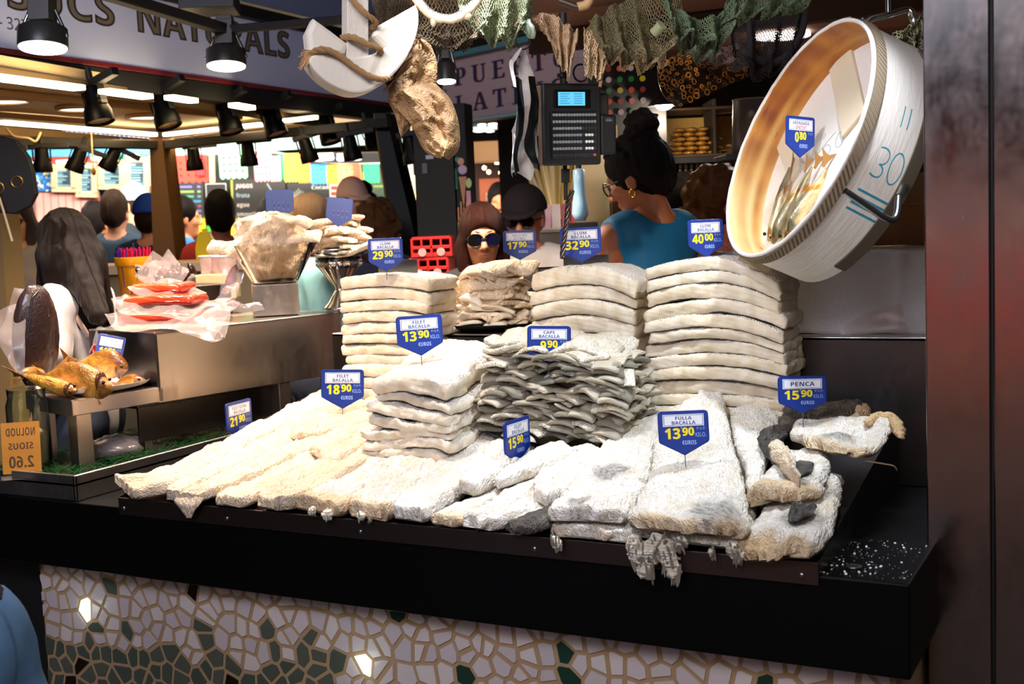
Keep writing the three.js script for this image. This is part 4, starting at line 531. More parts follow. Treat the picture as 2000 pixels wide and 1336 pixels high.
// dark dried roe slab in clear film, jar, yellow card
{ const t = thing('dried_roe', 'tall dark brown slab of dried roe wrapped in clear film at the left edge', 'dried roe', at(70, 658, 4.12), 0); const g = new THREE.SphereGeometry(1, 28, 24); warp(g, (v) => { const k = Math.sign(v.x) * Math.abs(v.x) ** 0.75; v.set(k * 0.075, v.y * 0.175 * (1 - 0.15 * v.x * v.x), v.z * 0.035); v.multiplyScalar(1 + 0.03 * nz(v.x * 60, v.y * 40, v.z * 60)); }); rot(g, 0, YAW + 0.5, -0.06); obj('slab', smooth(g), mat(0x2c1712, 0.32, { clearcoat: 0.7, bumpMap: bumpRep(noiseBump, 8), bumpScale: 0.002 }), t);
  t.updateMatrixWorld(true); const inv = t.matrixWorld.clone().invert(); obj('film', film([[28, 562, 4.2], [10, 620, 4.2], [0, 660, 4.2], [40, 745, 4.2]], [[118, 570, 4.22], [110, 610, 4.2], [98, 660, 4.2], [60, 748, 4.2]], { s: 11, crumple: 0.014 }).applyMatrix4(inv), M.milk, t); obj('film', film([[-20, 612, 4.08], [-10, 660, 4.05], [20, 710, 4.02]], [[52, 590, 4.1], [50, 640, 4.06], [48, 735, 4.02]], { s: 12 }).applyMatrix4(inv), M.milk, t); obj('cord', tube([at(72, 572, 4.02), at(62, 586, 4.0), at(60, 620, 3.99), at(52, 660, 3.98)].map((p) => p.applyMatrix4(inv)), 0.004, 6), mat(0x0d0a08, 0.4), t); }
{ const c = at(22, 905, 3.92), t = thing('glass_jar', 'tall glass jar half cut off at the left edge', 'jar', [c.x, 0.906, c.z - 0.08]); obj('glass', lathe([[0, 0.003], [0.062, 0.003], [0.066, 0.012], [0.066, 0.21], [0.058, 0.235], [0.06, 0.262], [0.056, 0.262], [0.054, 0.236], [0.061, 0.208], [0.061, 0.016], [0, 0.012]], 36), new THREE.MeshPhysicalMaterial({ color: 0xf2fff8, roughness: 0.03, transmission: 1, thickness: 0.01, ior: 1.45 }), t); obj('rim', mv(new THREE.TorusGeometry(0.058, 0.003, 8, 36).rotateX(Math.PI / 2), 0, 0.262, 0), M.glassy, t); obj('contents', lathe([[0, 0.02], [0.055, 0.02], [0.056, 0.12], [0.03, 0.13], [0, 0.125]], 24), mat(0x9a8866, 0.8, { bumpMap: bumpRep(noiseBump, 6), bumpScale: 0.004 }), t); }
{ const b = at(44, 904, 3.86), t = thing('price_card', 'yellow handwritten price card seen from behind in a clear holder', 'price card', [b.x, 0.91, b.z], YAW + 0.2); t.rotation.order = 'YXZ';
  const tx = canvas(256, 320, (x) => { x.fillStyle = '#f5a314'; x.fillRect(0, 0, 256, 320); x.translate(256, 0); x.scale(-1, 1); x.fillStyle = '#5c3c10'; fitText(x, 'NOLUOD', 128, 62, 200, 70, 'bold $px sans-serif'); fitText(x, 'SIOUS', 130, 150, 170, 58, 'bold $px sans-serif'); fitText(x, '2.60', 130, 250, 170, 100, 'bold $px sans-serif'); });
  const g = new THREE.PlaneGeometry(0.115, 0.16); const cardM = new THREE.MeshPhysicalMaterial({ map: tx, roughness: 0.5, transmission: 0.3, thickness: 0, side: THREE.DoubleSide }); const cd = obj('card', mv(rot(g, -0.16, 0, 0), 0, 0.088, 0), cardM, t); obj('holder', [mv(rot(box(0.13, 0.1, 0.0025), -0.16, 0, 0), 0, 0.05, 0.006), box(0.13, 0.003, 0.08, 0, 0.0015, 0.035)], M.glassy, t); }
// steel box with the glass bowl
const bx0 = at(527, 620, 4.62), ST = 1.319;
{ const t = thing('steel_box', 'square stainless steel box carrying the glass bowl', 'box', [bx0.x - 0.05, ST, bx0.z - 0.1], SA - 0.62); obj('body', uvBox(box(0.17, 0.118, 0.17, 0, 0.059, 0, 0.003)), M.steelWarm, t); }
const bowlC = V(bx0.x - 0.05, ST + 0.12, bx0.z - 0.1);
{ const t = thing('glass_bowl', 'flared square glass bowl heaped with shredded cod', 'bowl', bowlC, SA - 0.55); const r = (s, y) => { const q = []; for (let i = 0; i < 32; i++) { const a = i / 32 * 6.2832 + Math.PI / 4, m = Math.max(Math.abs(Math.cos(a)), Math.abs(Math.sin(a))), k = s / lerp(1, m, 0.93); q.push(V(Math.cos(a) * k, y, Math.sin(a) * k)); } return q; };
  obj('glass', loft([r(0.02, 0), r(0.078, 0), r(0.084, 0.008), r(0.155, 0.15), r(0.151, 0.15), r(0.08, 0.014), r(0.02, 0.012)], false), new THREE.MeshPhysicalMaterial({ color: 0xfffaf4, roughness: 0.02, transmission: 1, thickness: 0.006, ior: 1.45 }), t); }
{ const f0 = (x, y, z) => { const hh = clamp((y + 0.01) / 0.16), R = lerp(0.06, 0.128, hh); const m = Math.max(Math.abs(x * 0.87 + z * 0.5), Math.abs(z * 0.87 - x * 0.5)) * 0.6 + Math.hypot(x, z) * 0.45, d1 = m - R, top = y - 0.15 - 0.115 * Math.sqrt(clamp(1 - (Math.hypot(x, z) / 0.19) ** 2)); return Math.max(d1 * 0.8, top * 0.6, 0.016 - y) + 0.02 * fbm(x * 22, y * 22, z * 22, 3); };
  const g = nets(f0, [-0.2, 0, -0.2], [0.2, 0.31, 0.2], 0.006); tint(g, mottle(9, 1.3)); const o = item('shredded_cod', g, codWarm, 'shredded white cod filling the glass bowl', 'shredded cod', null); o.userData.kind = 'stuff'; o.position.copy(bowlC);
  const pv = chipVars(5, 0.13, 0.022, 0.06, 820); [[470, 470, 'folded cod piece at the left of the bowl heap'], [500, 452, 'curled cod piece at the top left of the bowl heap'], [545, 455, 'long cod strip on top of the bowl heap'], [580, 440, 'frayed cod piece at the top right of the bowl heap'], [590, 470, 'wavy cod strip drooping at the right rim of the glass bowl'], [440, 478, 'frayed cod end poking over the left rim of the glass bowl']].forEach(([x, y, l], i) => { const p = onPl(x, y, bowlC.clone().add(V(0.02, 0, 0.09 - 0.02 * (i % 3))), V(0.47, 0, 0.88)); const m = item('cod_strip', pv[i % 5], codWarm, l, 'salt cod', 'cod pieces on the bowl heap'); m.position.copy(p); m.rotation.set(rr(0.2, 0.7), YAW + rr(-0.6, 0.6), rr(-0.4, 0.4)); m.scale.set(1, 1.4, 1); }); }
// silver pedestal with cod strips
{ const c = at(668, 618, 4.85), t = thing('pedestal_dish', 'polished silver pedestal dish with a fluted stem', 'dish', [c.x, ST, c.z]); obj('dish', lathe([[0, 0.2], [0.08, 0.2], [0.135, 0.21], [0.15, 0.216], [0.15, 0.238], [0.146, 0.24], [0.14, 0.228], [0, 0.222]], 48), M.chrome, t); const st = lathe([[0, 0], [0.075, 0], [0.07, 0.01], [0.05, 0.03], [0.022, 0.075], [0.022, 0.085], [0.04, 0.11], [0.075, 0.16], [0.09, 0.175], [0.09, 0.2], [0, 0.2]], 48); warp(st, (v) => { const a = Math.atan2(v.z, v.x), k = 1 + 0.05 * Math.cos(a * 14) * ss(0.085, 0.15, v.y); v.x *= k; v.z *= k; }); obj('stem', smooth(st), M.chrome, t);
  const pv = chipVars(6, 0.17, 0.024, 0.045, 860); const n = 17; for (let i = 0; i < n; i++) { const f = i / n, a = i * 2.4, r = 0.085 * (1 - f * 0.9), m = item('cod_strip', pv[i % 6], codWarm, `cod strip, ${nthw(n - 1 - i)} down in the heap on the silver pedestal dish`, 'salt cod', 'cod strips on the pedestal dish'); m.position.set(c.x + Math.cos(a) * r, ST + 0.245 + f * 0.1, c.z + Math.sin(a) * r); m.rotation.set(rr(-0.2, 0.3), YAW + rr(-0.9, 0.9), rr(-0.2, 0.2)); }
  const m = item('cod_strip', pv[1], codWarm, 'cod strip hanging over the front rim of the pedestal dish', 'salt cod', 'cod strips on the pedestal dish'); const p = at(690, 488, 4.7); m.position.copy(p); m.rotation.set(0.3, YAW, 0.12); }
// second steel box, bag of dried peppers, clear sign, straws pot, ledge, tubs, jug
{ const c = at(390, 600, 4.85), t = thing('steel_box', 'low steel box behind the salmon packs', 'box', [c.x - 0.02, ST, c.z], SA - 0.2); obj('body', uvBox(box(0.24, 0.12, 0.2, 0, 0.06, 0, 0.003)), M.steelDark, t); }
{ const c = at(318, 548, 4.8), t = thing('pepper_bag', 'open clear bag of dark dried peppers behind the salmon packs', 'bag', c, 0); const gs = []; for (let i = 0; i < 26; i++) { const g = new THREE.SphereGeometry(0.018, 8, 6).scale(1.5, 0.7, 0.7); warp(g, (v) => v.multiplyScalar(1 + 0.3 * nz(v.x * 90 + i, v.y * 90, v.z * 90))); rot(g, rr(0, 3), rr(0, 3), rr(0, 3)); gs.push(mv(g, rr(-0.09, 0.12), rr(0, 0.05), rr(-0.05, 0.06))); } const pp = obj('dried_peppers', gs, mat(0x2a0c08, 0.25, { clearcoat: 0.6 }), t); pp.userData.kind = 'stuff'; t.updateMatrixWorld(true); const inv = t.matrixWorld.clone().invert(); obj('bag', film([[262, 518, 4.85], [275, 550, 4.75], [330, 558, 4.7]], [[305, 510, 4.95], [350, 520, 4.9], [392, 545, 4.8]], { s: 21, crumple: 0.02 }).applyMatrix4(inv), M.milk, t); obj('bag', film([[300, 535, 4.85], [320, 510, 4.85], [328, 498, 4.85]], [[372, 545, 4.85], [352, 520, 4.85], [338, 500, 4.85]], { s: 22, crumple: 0.015 }).applyMatrix4(inv), M.milk, t); }
{ const a = at(283, 553, 4.66), b = at(318, 503, 4.66), c = at(355, 552, 4.62), t = thing('sign_holder', 'clear acrylic tent sign holder seen edge-on among the bags', 'sign holder', b, 0), q = (p) => p.clone().sub(b); obj('panel', [bar(q(a), V(0, 0, 0), 0.004, 0.09), ], M.milk, t); obj('panel', [bar(q(c), V(0, 0, 0), 0.004, 0.09)], M.milk, t); }
{ const c = at(265, 572, 5.35), t = thing('straw_pot', 'yellow bucket full of red and purple straws', 'bucket', c, 0); const yel = mat(0xe89a08, 0.35, { clearcoat: 0.4, side: THREE.DoubleSide }); { const st = thing('side_cupboard', 'narrow grey cupboard under the yellow bucket of straws', 'cupboard', [c.x, 0, c.z], YAW); obj('body', box(0.3, c.y - 0.022, 0.26, 0, (c.y - 0.022) / 2, 0), mat(0x6a6258, 0.6), st); obj('door', box(0.26, c.y * 0.8, 0.01, 0, c.y * 0.46, 0.134), mat(0x7a7268, 0.6), st); }
  obj('bucket', lathe([[0, -0.02], [0.062, -0.02], [0.068, 0.1], [0.07, 0.12], [0.077, 0.12], [0.08, 0.155], [0.077, 0.157], [0.072, 0.15], [0.064, 0.02], [0, 0.0]], 36), yel, t); const base = [mat(0xd0123c, 0.3), mat(0x3a1878, 0.3)], g = cyl(0.0036, 0.0036, 0.17, 0, 0.085, 0, 8); for (let i = 0; i < 54; i++) { const a = i * 2.39996, r = 0.062 * Math.sqrt((i + 0.5) / 54), m = item('straw', g, base[(i * 7 % 5) > 1 ? 0 : 1], (i * 7 % 5) > 1 ? 'red straw standing in the yellow bucket' : 'purple straw standing in the yellow bucket', 'straw', 'straws in the yellow bucket'); m.position.set(c.x + Math.cos(a) * r, c.y + 0.012 + rr(0, 0.018) + (i === 20 ? 0.03 : 0), c.z + Math.sin(a) * r); m.rotation.set(Math.sin(a) * r * 1.2, 0, -Math.cos(a) * r * 1.2); } }
{ const a = at(330, 515, 6.3), t = thing('stall_ledge', 'pale stone counter ledge of the stall beyond the salmon packs', 'counter', [a.x, 0, a.z], YAW * 0.9); obj('slab', box(1.1, 0.05, 0.5, -0.05, a.y - 0.02, -0.2, 0.006), mat(0xd9c4a4, 0.45), t); obj('front', box(1.06, a.y - 0.05, 0.42, -0.05, (a.y - 0.05) / 2, -0.2), mat(0x9a8668, 0.6), t);
  const j = at(373, 494, 6.3), tj = thing('plastic_jug', 'bright yellow plastic jug with a handle on the stone ledge', 'jug', [j.x, a.y + 0.005, j.z - 0.12], YAW); const pr = extr(shape([[-0.045, 0], [0.045, 0], [0.046, 0.07], [0.02, 0.12], [0.012, 0.14], [-0.02, 0.14], [-0.035, 0.11], [-0.046, 0.06]], [[[0.012, 0.03], [0.032, 0.03], [0.034, 0.075], [0.015, 0.1]]]), 0.05, 0.008); obj('jug', mv(pr, 0, 0.004, -0.025), mat(0xf2d312, 0.3), tj); obj('spout', cyl(0.014, 0.016, 0.03, -0.004, 0.15, 0), mat(0xf2d312, 0.3), tj);
  for (const [x, w, l] of [[410, 0.06, 'clear plastic tub on the left of the white pair beside the bowl'], [440, 0.08, 'white plastic tub right against the glass bowl']]) { const p = at(x, 535, 5.2), tt = thing('plastic_tub', l, 'tub', p, YAW); obj('tub', lathe([[0, 0], [w * 0.6, 0], [w * 0.7, 0.075], [w * 0.66, 0.075], [w * 0.56, 0.004], [0, 0.004]], 28), M.milk, tt); obj('rim', mv(new THREE.TorusGeometry(w * 0.69, 0.003, 8, 28).rotateX(Math.PI / 2), 0, 0.075, 0), M.white, tt); obj('stool', box(0.1, 0.1, 0.1, 0, -0.051, 0), M.cream, tt); } }
{ const t = thing('meat_pack', 'dark red vacuum pack standing between steel box and glass bowl', 'meat pack', at(452, 545, 4.75), YAW); const g = new THREE.SphereGeometry(1, 16, 12).scale(0.02, 0.06, 0.015); obj('meat', rot(g, 0, 0, -0.4), salmonDark, t); t.updateMatrixWorld(true); obj('bag', film([[440, 515, 4.72], [432, 550, 4.7], [428, 575, 4.7]], [[478, 525, 4.72], [470, 555, 4.7], [440, 578, 4.7]], { s: 31 }).applyMatrix4(t.matrixWorld.clone().invert()), M.film, t); }
// right end of the step: white wrapped box and cardboard
{ const c = onY(1655, 657, 1.272), t = thing('foam_box', 'white wrapped carton with yellow tape print on the steel step', 'box', [c.x + 0.02, 1.272, -1.1], 0.02); const w = 0.4, h = 0.24, d = 0.2; const g = new THREE.BoxGeometry(w, h, d, 28, 18, 12); warp(g, (v) => { const e = 0.008; v.x += e * nz(v.x * 9, v.y * 13, v.z * 9) + 0.003 * nz(v.x * 40, v.y * 60, v.z * 40); v.z += 1.4 * e * nz(v.x * 8 + 4, v.y * 9, 1) + 0.002 * nz(v.x * 60, v.y * 80, 3); v.y += e * nz(v.x * 10, 3, v.z * 10); }); const wb = mat(0xdfe1e4, 0.55, { bumpMap: bumpRep(noiseBump, 3), bumpScale: 0.003 }); obj('carton', mv(smooth(uvBox(g)), 0, h / 2, 0), wb, t);
  const pr = canvas(256, 64, (x) => { x.fillStyle = '#eef0f2'; x.fillRect(0, 0, 256, 64); x.fillStyle = '#f0d060'; x.fillRect(6, 8, 244, 48); x.fillStyle = '#2a3a58'; x.font = 'italic 18px serif'; x.fillText('~~~~~~', 70, 38); }); obj('tape_label', rot(new THREE.PlaneGeometry(0.22, 0.09), -Math.PI / 2, 0, 0).translate(0.0, h + 0.0085, 0.04), new THREE.MeshStandardMaterial({ map: pr, roughness: 0.5 }), t); const fl = new THREE.BoxGeometry(0.03, 0.012, d, 4, 2, 20); warp(fl, (v) => { v.y += 0.01 * nz(1, v.z * 40, v.x * 30); v.x += 0.008 * nz(4, v.z * 30, 1); }); obj('torn_flap', mv(smooth(fl), w / 2 - 0.008, h + 0.003, 0), wb, t); obj('film_fold', film([[1640, 640, 3.5], [1700, 610, 3.5], [1760, 590, 3.48]], [[1640, 655, 3.5], [1700, 654, 3.49], [1775, 650, 3.47]], { s: 41, crumple: 0.006 }).applyMatrix4((t.updateMatrixWorld(true), t.matrixWorld.clone().invert())), M.milk, t); }
{ const card = mat(0xa9825c, 0.8, { bumpMap: bumpRep(noiseBump, 2), bumpScale: 0.002 }); const t = thing('cardboard_box', 'brown cardboard box standing behind the white carton', 'box', [-0.68, 1.272, -1.265], 0.03); obj('carton', box(0.34, 0.36, 0.09, 0, 0.18, 0, 0.004), card, t); obj('flap', rot(box(0.34, 0.1, 0.005, 0, 0.05, 0, 0.001), -0.25, 0, 0).translate(0, 0.36, 0.07), card, t); }
{ const c = onZ(1075, 512, -1.2), t = thing('metal_bowl', 'small dark metal bowl between the trimmings and the middle loin stack', 'bowl', [c.x, 1.272, c.z], 0); obj('bowl', lathe([[0, 0.145], [0.03, 0.145], [0.06, 0.165], [0.072, 0.2], [0.07, 0.2], [0.056, 0.168], [0.03, 0.15], [0, 0.15]], 32), metal(0x77736f, 0.25), t); obj('stand', lathe([[0, 0], [0.06, 0], [0.05, 0.02], [0.02, 0.05], [0.02, 0.12], [0.035, 0.147], [0, 0.147]], 24), M.steelDark, t); }
// ---------- wooden herring tub hung at the right ----------
const fwd = V(0, 0, -1).applyQuaternion(camera.quaternion);
const woodTex = (a, b, c, k, f = 1) => tex(512, (u, v) => { const g = pn(u * f % 1, v, 3, 1) + 0.6 * pn(u, v * 9 % 1, 5, 2), t = clamp(0.5 + 0.6 * g), s = clamp(0.5 + 0.8 * pn(u, v, 6, 5)); return mixc(mixc(a, b, t), c, k * ss(0.45, 0.9, s)).map((x) => x + 0.03 * (rnd() - 0.5)); }, 1, 1);
{ const TD = 3.2, K = TD / 2.75, TB = at(1553, 271, TD), R = 0.281 * K, L = 0.155 * K, LI = 0.105 * K, r0 = ray(1553, 271).normalize(), R1 = camRight.clone().addScaledVector(r0, -camRight.dot(r0)).normalize(), U1 = R1.clone().cross(r0), ax = R1.clone().multiplyScalar(0.838).addScaledVector(U1, -0.38).addScaledVector(r0, 0.385).normalize(), Z = ax.clone().negate(), X = R1.clone().multiplyScalar(0.412).addScaledVector(U1, 0.911); X.addScaledVector(Z, -X.dot(Z)).normalize(); const Y = Z.clone().cross(X);
  const t = thing('herring_tub', 'round wooden herring tub hanging tilted on a steel hook', 'tub', TB); t.quaternion.setFromRotationMatrix(new THREE.Matrix4().makeBasis(X, Y, Z)); t.updateMatrixWorld(true); const inv = t.matrixWorld.clone().invert();
  const ring = (r0, z0, z1, r1 = r0, n = 72, a0 = 0, a1 = 6.28319) => grid(n, 6, (u, v) => { const a = lerp(a0, a1, u), r = lerp(r0, r1, v); return V(Math.cos(a) * r, Math.sin(a) * r, lerp(z0, z1, v)); });
  const uvFit = (g, n, m) => { const uv = g.attributes.uv; for (let j = 0; j <= m; j++) for (let i = 0; i <= n; i++) uv.setXY(j * (n + 1) + i, i / n, j / m); return g; };
  const inTex = tex(1024, (u, v) => { const s = clamp(0.5 + 0.8 * pn(u, v, 5, 1)), w = clamp(0.5 + 0.7 * pn(u * 6 % 1, v * 0.3 + 0.1, 6, 2)), h = Math.cos(u * 6.2832) * 0.5 + 0.5, spot = pn(u, v, 60, 7) > 0.62 ? 0.45 : 1; const c = mixc([0.9, 0.82, 0.6], mixc([0.8, 0.52, 0.13], [0.55, 0.27, 0.04], s * w * 1.5), clamp(0.15 + 1.1 * (h * 0.8 + (s - 0.45)))); return c.map((x) => x * spot); }, 1, 1, true, 256);
  obj('inner_wall', uvFit(ring(R - 0.006, 0, -LI), 72, 6), new THREE.MeshPhysicalMaterial({ map: inTex, roughness: 0.45, clearcoat: 0.25, bumpMap: grain, bumpScale: 0.001 }), t);
  const outTex = canvas(2048, 256, (x) => { x.fillStyle = '#e4ddd2'; x.fillRect(0, 0, 2048, 256); for (let i = 0; i < 500; i++) { x.fillStyle = `rgba(${150 + rnd() * 60 | 0},${120 + rnd() * 50 | 0},80,${0.05 + 0.08 * rnd()})`; x.fillRect(rnd() * 2048, rnd() * 256, 20 + rnd() * 160, 1 + rnd() * 3); }
    x.strokeStyle = '#2c8aa0'; x.fillStyle = '#2c8aa0'; x.lineWidth = 5; const c0 = 2048 * 0.765; x.save(); x.translate(c0, 150); x.rotate(1.55); x.scale(1, -1); x.lineWidth = 4; x.beginPath(); x.moveTo(-52, -30); x.bezierCurveTo(0, -48, 0, -4, -34, -4); x.bezierCurveTo(4, -4, 2, 46, -50, 34); x.stroke(); x.beginPath(); x.ellipse(30, 0, 24, 38, 0.15, 0, 6.4); x.stroke(); x.restore(); for (let k = 0; k < 4; k++) { x.lineWidth = 6; x.beginPath(); x.moveTo(c0 - 75 - k * 17, 90); x.lineTo(c0 - 80 - k * 17, 215); x.stroke(); } x.lineWidth = 4; x.beginPath(); x.moveTo(c0 + 95, 140); x.lineTo(c0 + 150, 140); x.moveTo(c0 + 95, 165); x.lineTo(c0 + 150, 165); x.stroke(); });
  outTex.wrapS = THREE.RepeatWrapping;
  obj('outer_wall', uvFit(ring(R + 0.004, -L, 0, R + 0.004), 72, 6), new THREE.MeshPhysicalMaterial({ map: outTex, roughness: 0.6, bumpMap: bumpRep(noiseBump, 3), bumpScale: 0.001 }), t);
  const rimG = new THREE.TorusGeometry(R - 0.001, 0.0055, 8, 96); obj('rim', warp(rimG, (v) => { v.z += 0.002 * nz(v.x * 30, v.y * 30, 1); }), mat(0xe6e0d6, 0.85), t);
  const bTex = canvas(512, 512, (x) => { x.fillStyle = '#efe8dc'; x.fillRect(0, 0, 512, 512); for (let i = 0; i < 400; i++) { x.fillStyle = `rgba(210,170,110,${0.03 + 0.07 * rnd()})`; x.fillRect(rnd() * 512, rnd() * 512, 2, 40 + 120 * rnd()); } });
  const bd = new THREE.CylinderGeometry(R - 0.004, R - 0.004, 0.012, 72).rotateX(Math.PI / 2); obj('bottom_board', mv(bd, 0, 0, -LI + 0.006), [mat(0xe8dfd0, 0.7), new THREE.MeshPhysicalMaterial({ map: bTex, roughness: 0.7, bumpMap: bumpRep(noiseBump, 2), bumpScale: 0.001 }), mat(0xd8c8a8, 0.8)], t);
  const hoopM = mat(0x8b7860, 0.9, { bumpMap: tex(128, (u, v) => { const a = 0.5 + 0.5 * Math.sin((u + v) * 6.2832 * 8); return [a, a, a]; }, 8, 8, false), bumpScale: 0.004 });
  const hoop = (z0, z1, a0, a1, dz = 0.006) => { const g = ring(R + 0.004 + dz, z0, z1, R + 0.004 + dz, 90, a0, a1), e = ring(R + 0.004, z0, z0, R + 0.004 + dz, 90, a0, a1), f = ring(R + 0.004, z1, z1, R + 0.004 + dz, 90, a0, a1); return [g, e, f]; };
  obj('hoop', hoop(-0.003, -0.03, 0.1, 6.15), hoopM, t); obj('hoop', hoop(-L + 0.03, -L - 0.002, 3.9, 6.0), mat(0x4f4434, 0.95), t);
  const P = (x, y, z = -LI + 0.012) => onPl(x, y, TB.clone().addScaledVector(Z, z), Z).applyMatrix4(inv);
  const board = (a, b, w, h) => { const d = b.clone().sub(a), g = box(d.length(), w, h * 0.5, 0, 0, h / 4, 0.003); rot(g, 0, 0, Math.atan2(d.y, d.x)); const m = a.clone().lerp(b, 0.5); return mv(g, m.x, m.y, m.z); };
  const paleWood = mat(0xe0cfb0, 0.65, { bumpMap: bumpRep(noiseBump, 3), bumpScale: 0.001 }); obj('brace', board(P(1645, 115), P(1672, 245), 0.095, 0.022), paleWood, t); obj('brace', board(P(1530, 262), P(1562, 340), 0.06, 0.03), paleWood, t);
  { const pen = (l) => tube(l.map(([x, y]) => P(x, y, -LI + 0.0125)), 0.0007, 4, l.length * 5); obj('pen_writing', [pen([[1598, 300], [1615, 278], [1632, 258]]), pen([[1601, 275], [1606, 262]]), pen([[1608, 272], [1613, 260]]), pen([[1606, 292], [1616, 283], [1622, 289], [1616, 303], [1606, 314], [1614, 313], [1622, 308]]), pen([[1637, 262], [1645, 257], [1648, 266], [1643, 282], [1635, 288], [1632, 279], [1637, 262]])], mat(0x5f93a6, 0.6), t); }
  obj('staple', sph(0.004, R + 0.012, 0, -0.02), M.zinc, t);
  obj('splint', [box(0.03, 0.1, 0.003, 0, 0, 0)].map((g) => mv(rot(g, 0, 0, 0), -0.02, 0, 0)).map((g) => { const p = P(1680, 380, -LI + 0.05); return mv(rot(g, Math.PI / 2, 0, 0), -R * 0.98, 0.06, -0.08); }), mat(0xcbb58e, 0.7), t);
  // steel hook
  const q = (x, y, d) => at(x, y, d * K); const hk = thing('tub_hook', 'bent steel bar hook holding the wooden tub', 'hook', q(1735, -20, 2.86)); const hi = V().copy(hk.position); const hp = (l) => l.map((a) => q(...a).sub(hi));
  obj('hook_loop', tube(hp([[1694, 66, 2.8], [1690, 50, 2.82], [1702, 38, 2.84], [1735, 30, 2.86], [1768, 20, 2.88], [1780, 24, 2.88], [1786, 50, 2.88], [1789, 80, 2.86], [1786, 112, 2.85]]), 0.0105, 10, 70), M.chrome, hk); obj('hanger_rod', rod(hp([[1733, -60, 2.87]])[0], hp([[1735, 32, 2.86]])[0], 0.008), M.chrome, hk); obj('lower_bar', tube(hp([[1650, 373, 2.36], [1690, 400, 2.37], [1725, 424, 2.38], [1743, 430, 2.39], [1752, 418, 2.4], [1755, 385, 2.42]]), 0.0085, 10, 60), M.zinc, hk); obj('back_bar', tube(hp([[1786, 112, 2.85], [1790, 250, 2.95], [1770, 330, 2.92], [1770, 350, 2.6], [1755, 385, 2.42]]), 0.0085, 10, 60), M.zinc, hk);
  // salted herrings in the tub
  const herTex = tex(256, (u, v) => { const a = clamp(0.5 + 0.9 * pn(u, v, 6, 3)), b = pn(u, v, 22, 9); return mixc([0.86, 0.78, 0.6], [0.82, 0.5, 0.12], ss(0.55, 0.85, a)).map((x) => x + 0.12 * b); }, 5, 5), her = new THREE.MeshPhysicalMaterial({ map: herTex, vertexColors: true, roughness: 0.22, metalness: 0.3, clearcoat: 0.8, bumpMap: grain, bumpScale: 0.001 });
  const Pw = (x, y, z) => onPl(x, y, TB.clone().addScaledVector(Z, z), Z);
  [[1500, 470, 1545, 330, 'leftmost salted herring in the tub'], [1512, 478, 1572, 335, 'second salted herring from the left in the tub'], [1528, 475, 1592, 328, 'third salted herring from the left in the tub'], [1545, 460, 1608, 325, 'rightmost salted herring in the tub']].forEach(([x0, y0, x1, y1, l], i) => {
    const a = Pw(x0, y0, -LI + 0.03), b = Pw(x1, y1, -LI + 0.03), d = a.clone().sub(b), len = d.length(), f = thing('herring', l, 'herring', a.clone().lerp(b, 0.5), 0, 'salted herrings in the tub'); f.quaternion.setFromUnitVectors(V(1, 0, 0), d.normalize()); f.rotateX(1.2 + 0.4 * i); const g = fishGeo(len, 0.044, 0.034, i * 3 + 2, [[1, 0.97, 0.88], [0.16, 0.19, 0.22]]); obj('body', g, her, f); obj('tail_fin', tailGeo(len, 0.6), finMat, f); obj('eye', sph(0.005, len * 0.43, 0.006, 0.013), eyeMat, f); });
  priceTag([1562, 318], 3.27, 80, { ratio: 0.8, lines: ['ARENGADA', 'UNITAT'], red: true, price: '0', cents: '80', unit: ' ', label: 'blue tag reading ARENGADA UNITAT 0.80 inside the wooden tub', pin: 0.014, lean: -0.1, turn: 0.35, roll: -0.1 });
}
// ---------- things cut out along a plane ----------
function plane(px, py, d, yaw = 0) { const o = at(px, py, d), u = camRight.clone().applyAxisAngle(camUp, yaw), v = camUp.clone(), n = u.clone().cross(v); const m = new THREE.Matrix4().makeBasis(u, v, n).setPosition(o); return { m, o, to: (x, y) => { const p = onPl(x, y, o, n).sub(o); return [p.dot(u), p.dot(v)]; } }; }
const whiteWood = mat(0xd9d2c6, 0.7, { bumpMap: bumpRep(noiseBump, 3), bumpScale: 0.002 });
function ropeGeo(pts, r) { const c = new THREE.CatmullRomCurve3(pts, false, 'centripetal'), L = c.getLength(), n = Math.ceil(L / (r * 1.1)), gs = []; for (let k = 0; k < 3; k++) { const q = []; for (let i = 0; i <= n; i++) { const t = i / n, p = c.getPointAt(t), T = c.getTangentAt(t), a = V(0, 1, 0.01).cross(T).normalize(), b = T.clone().cross(a), w = t * L / (r * 7) * 6.2832 + k * 2.0944; q.push(p.addScaledVector(a, Math.cos(w) * r * 0.52).addScaledVector(b, Math.sin(w) * r * 0.52)); } gs.push(new THREE.TubeGeometry(new THREE.CatmullRomCurve3(q), n, r * 0.56, 6)); } return gs; }
const rope = mat(0xc79b68, 0.9, { bumpMap: bumpRep(noiseBump, 20), bumpScale: 0.002 });
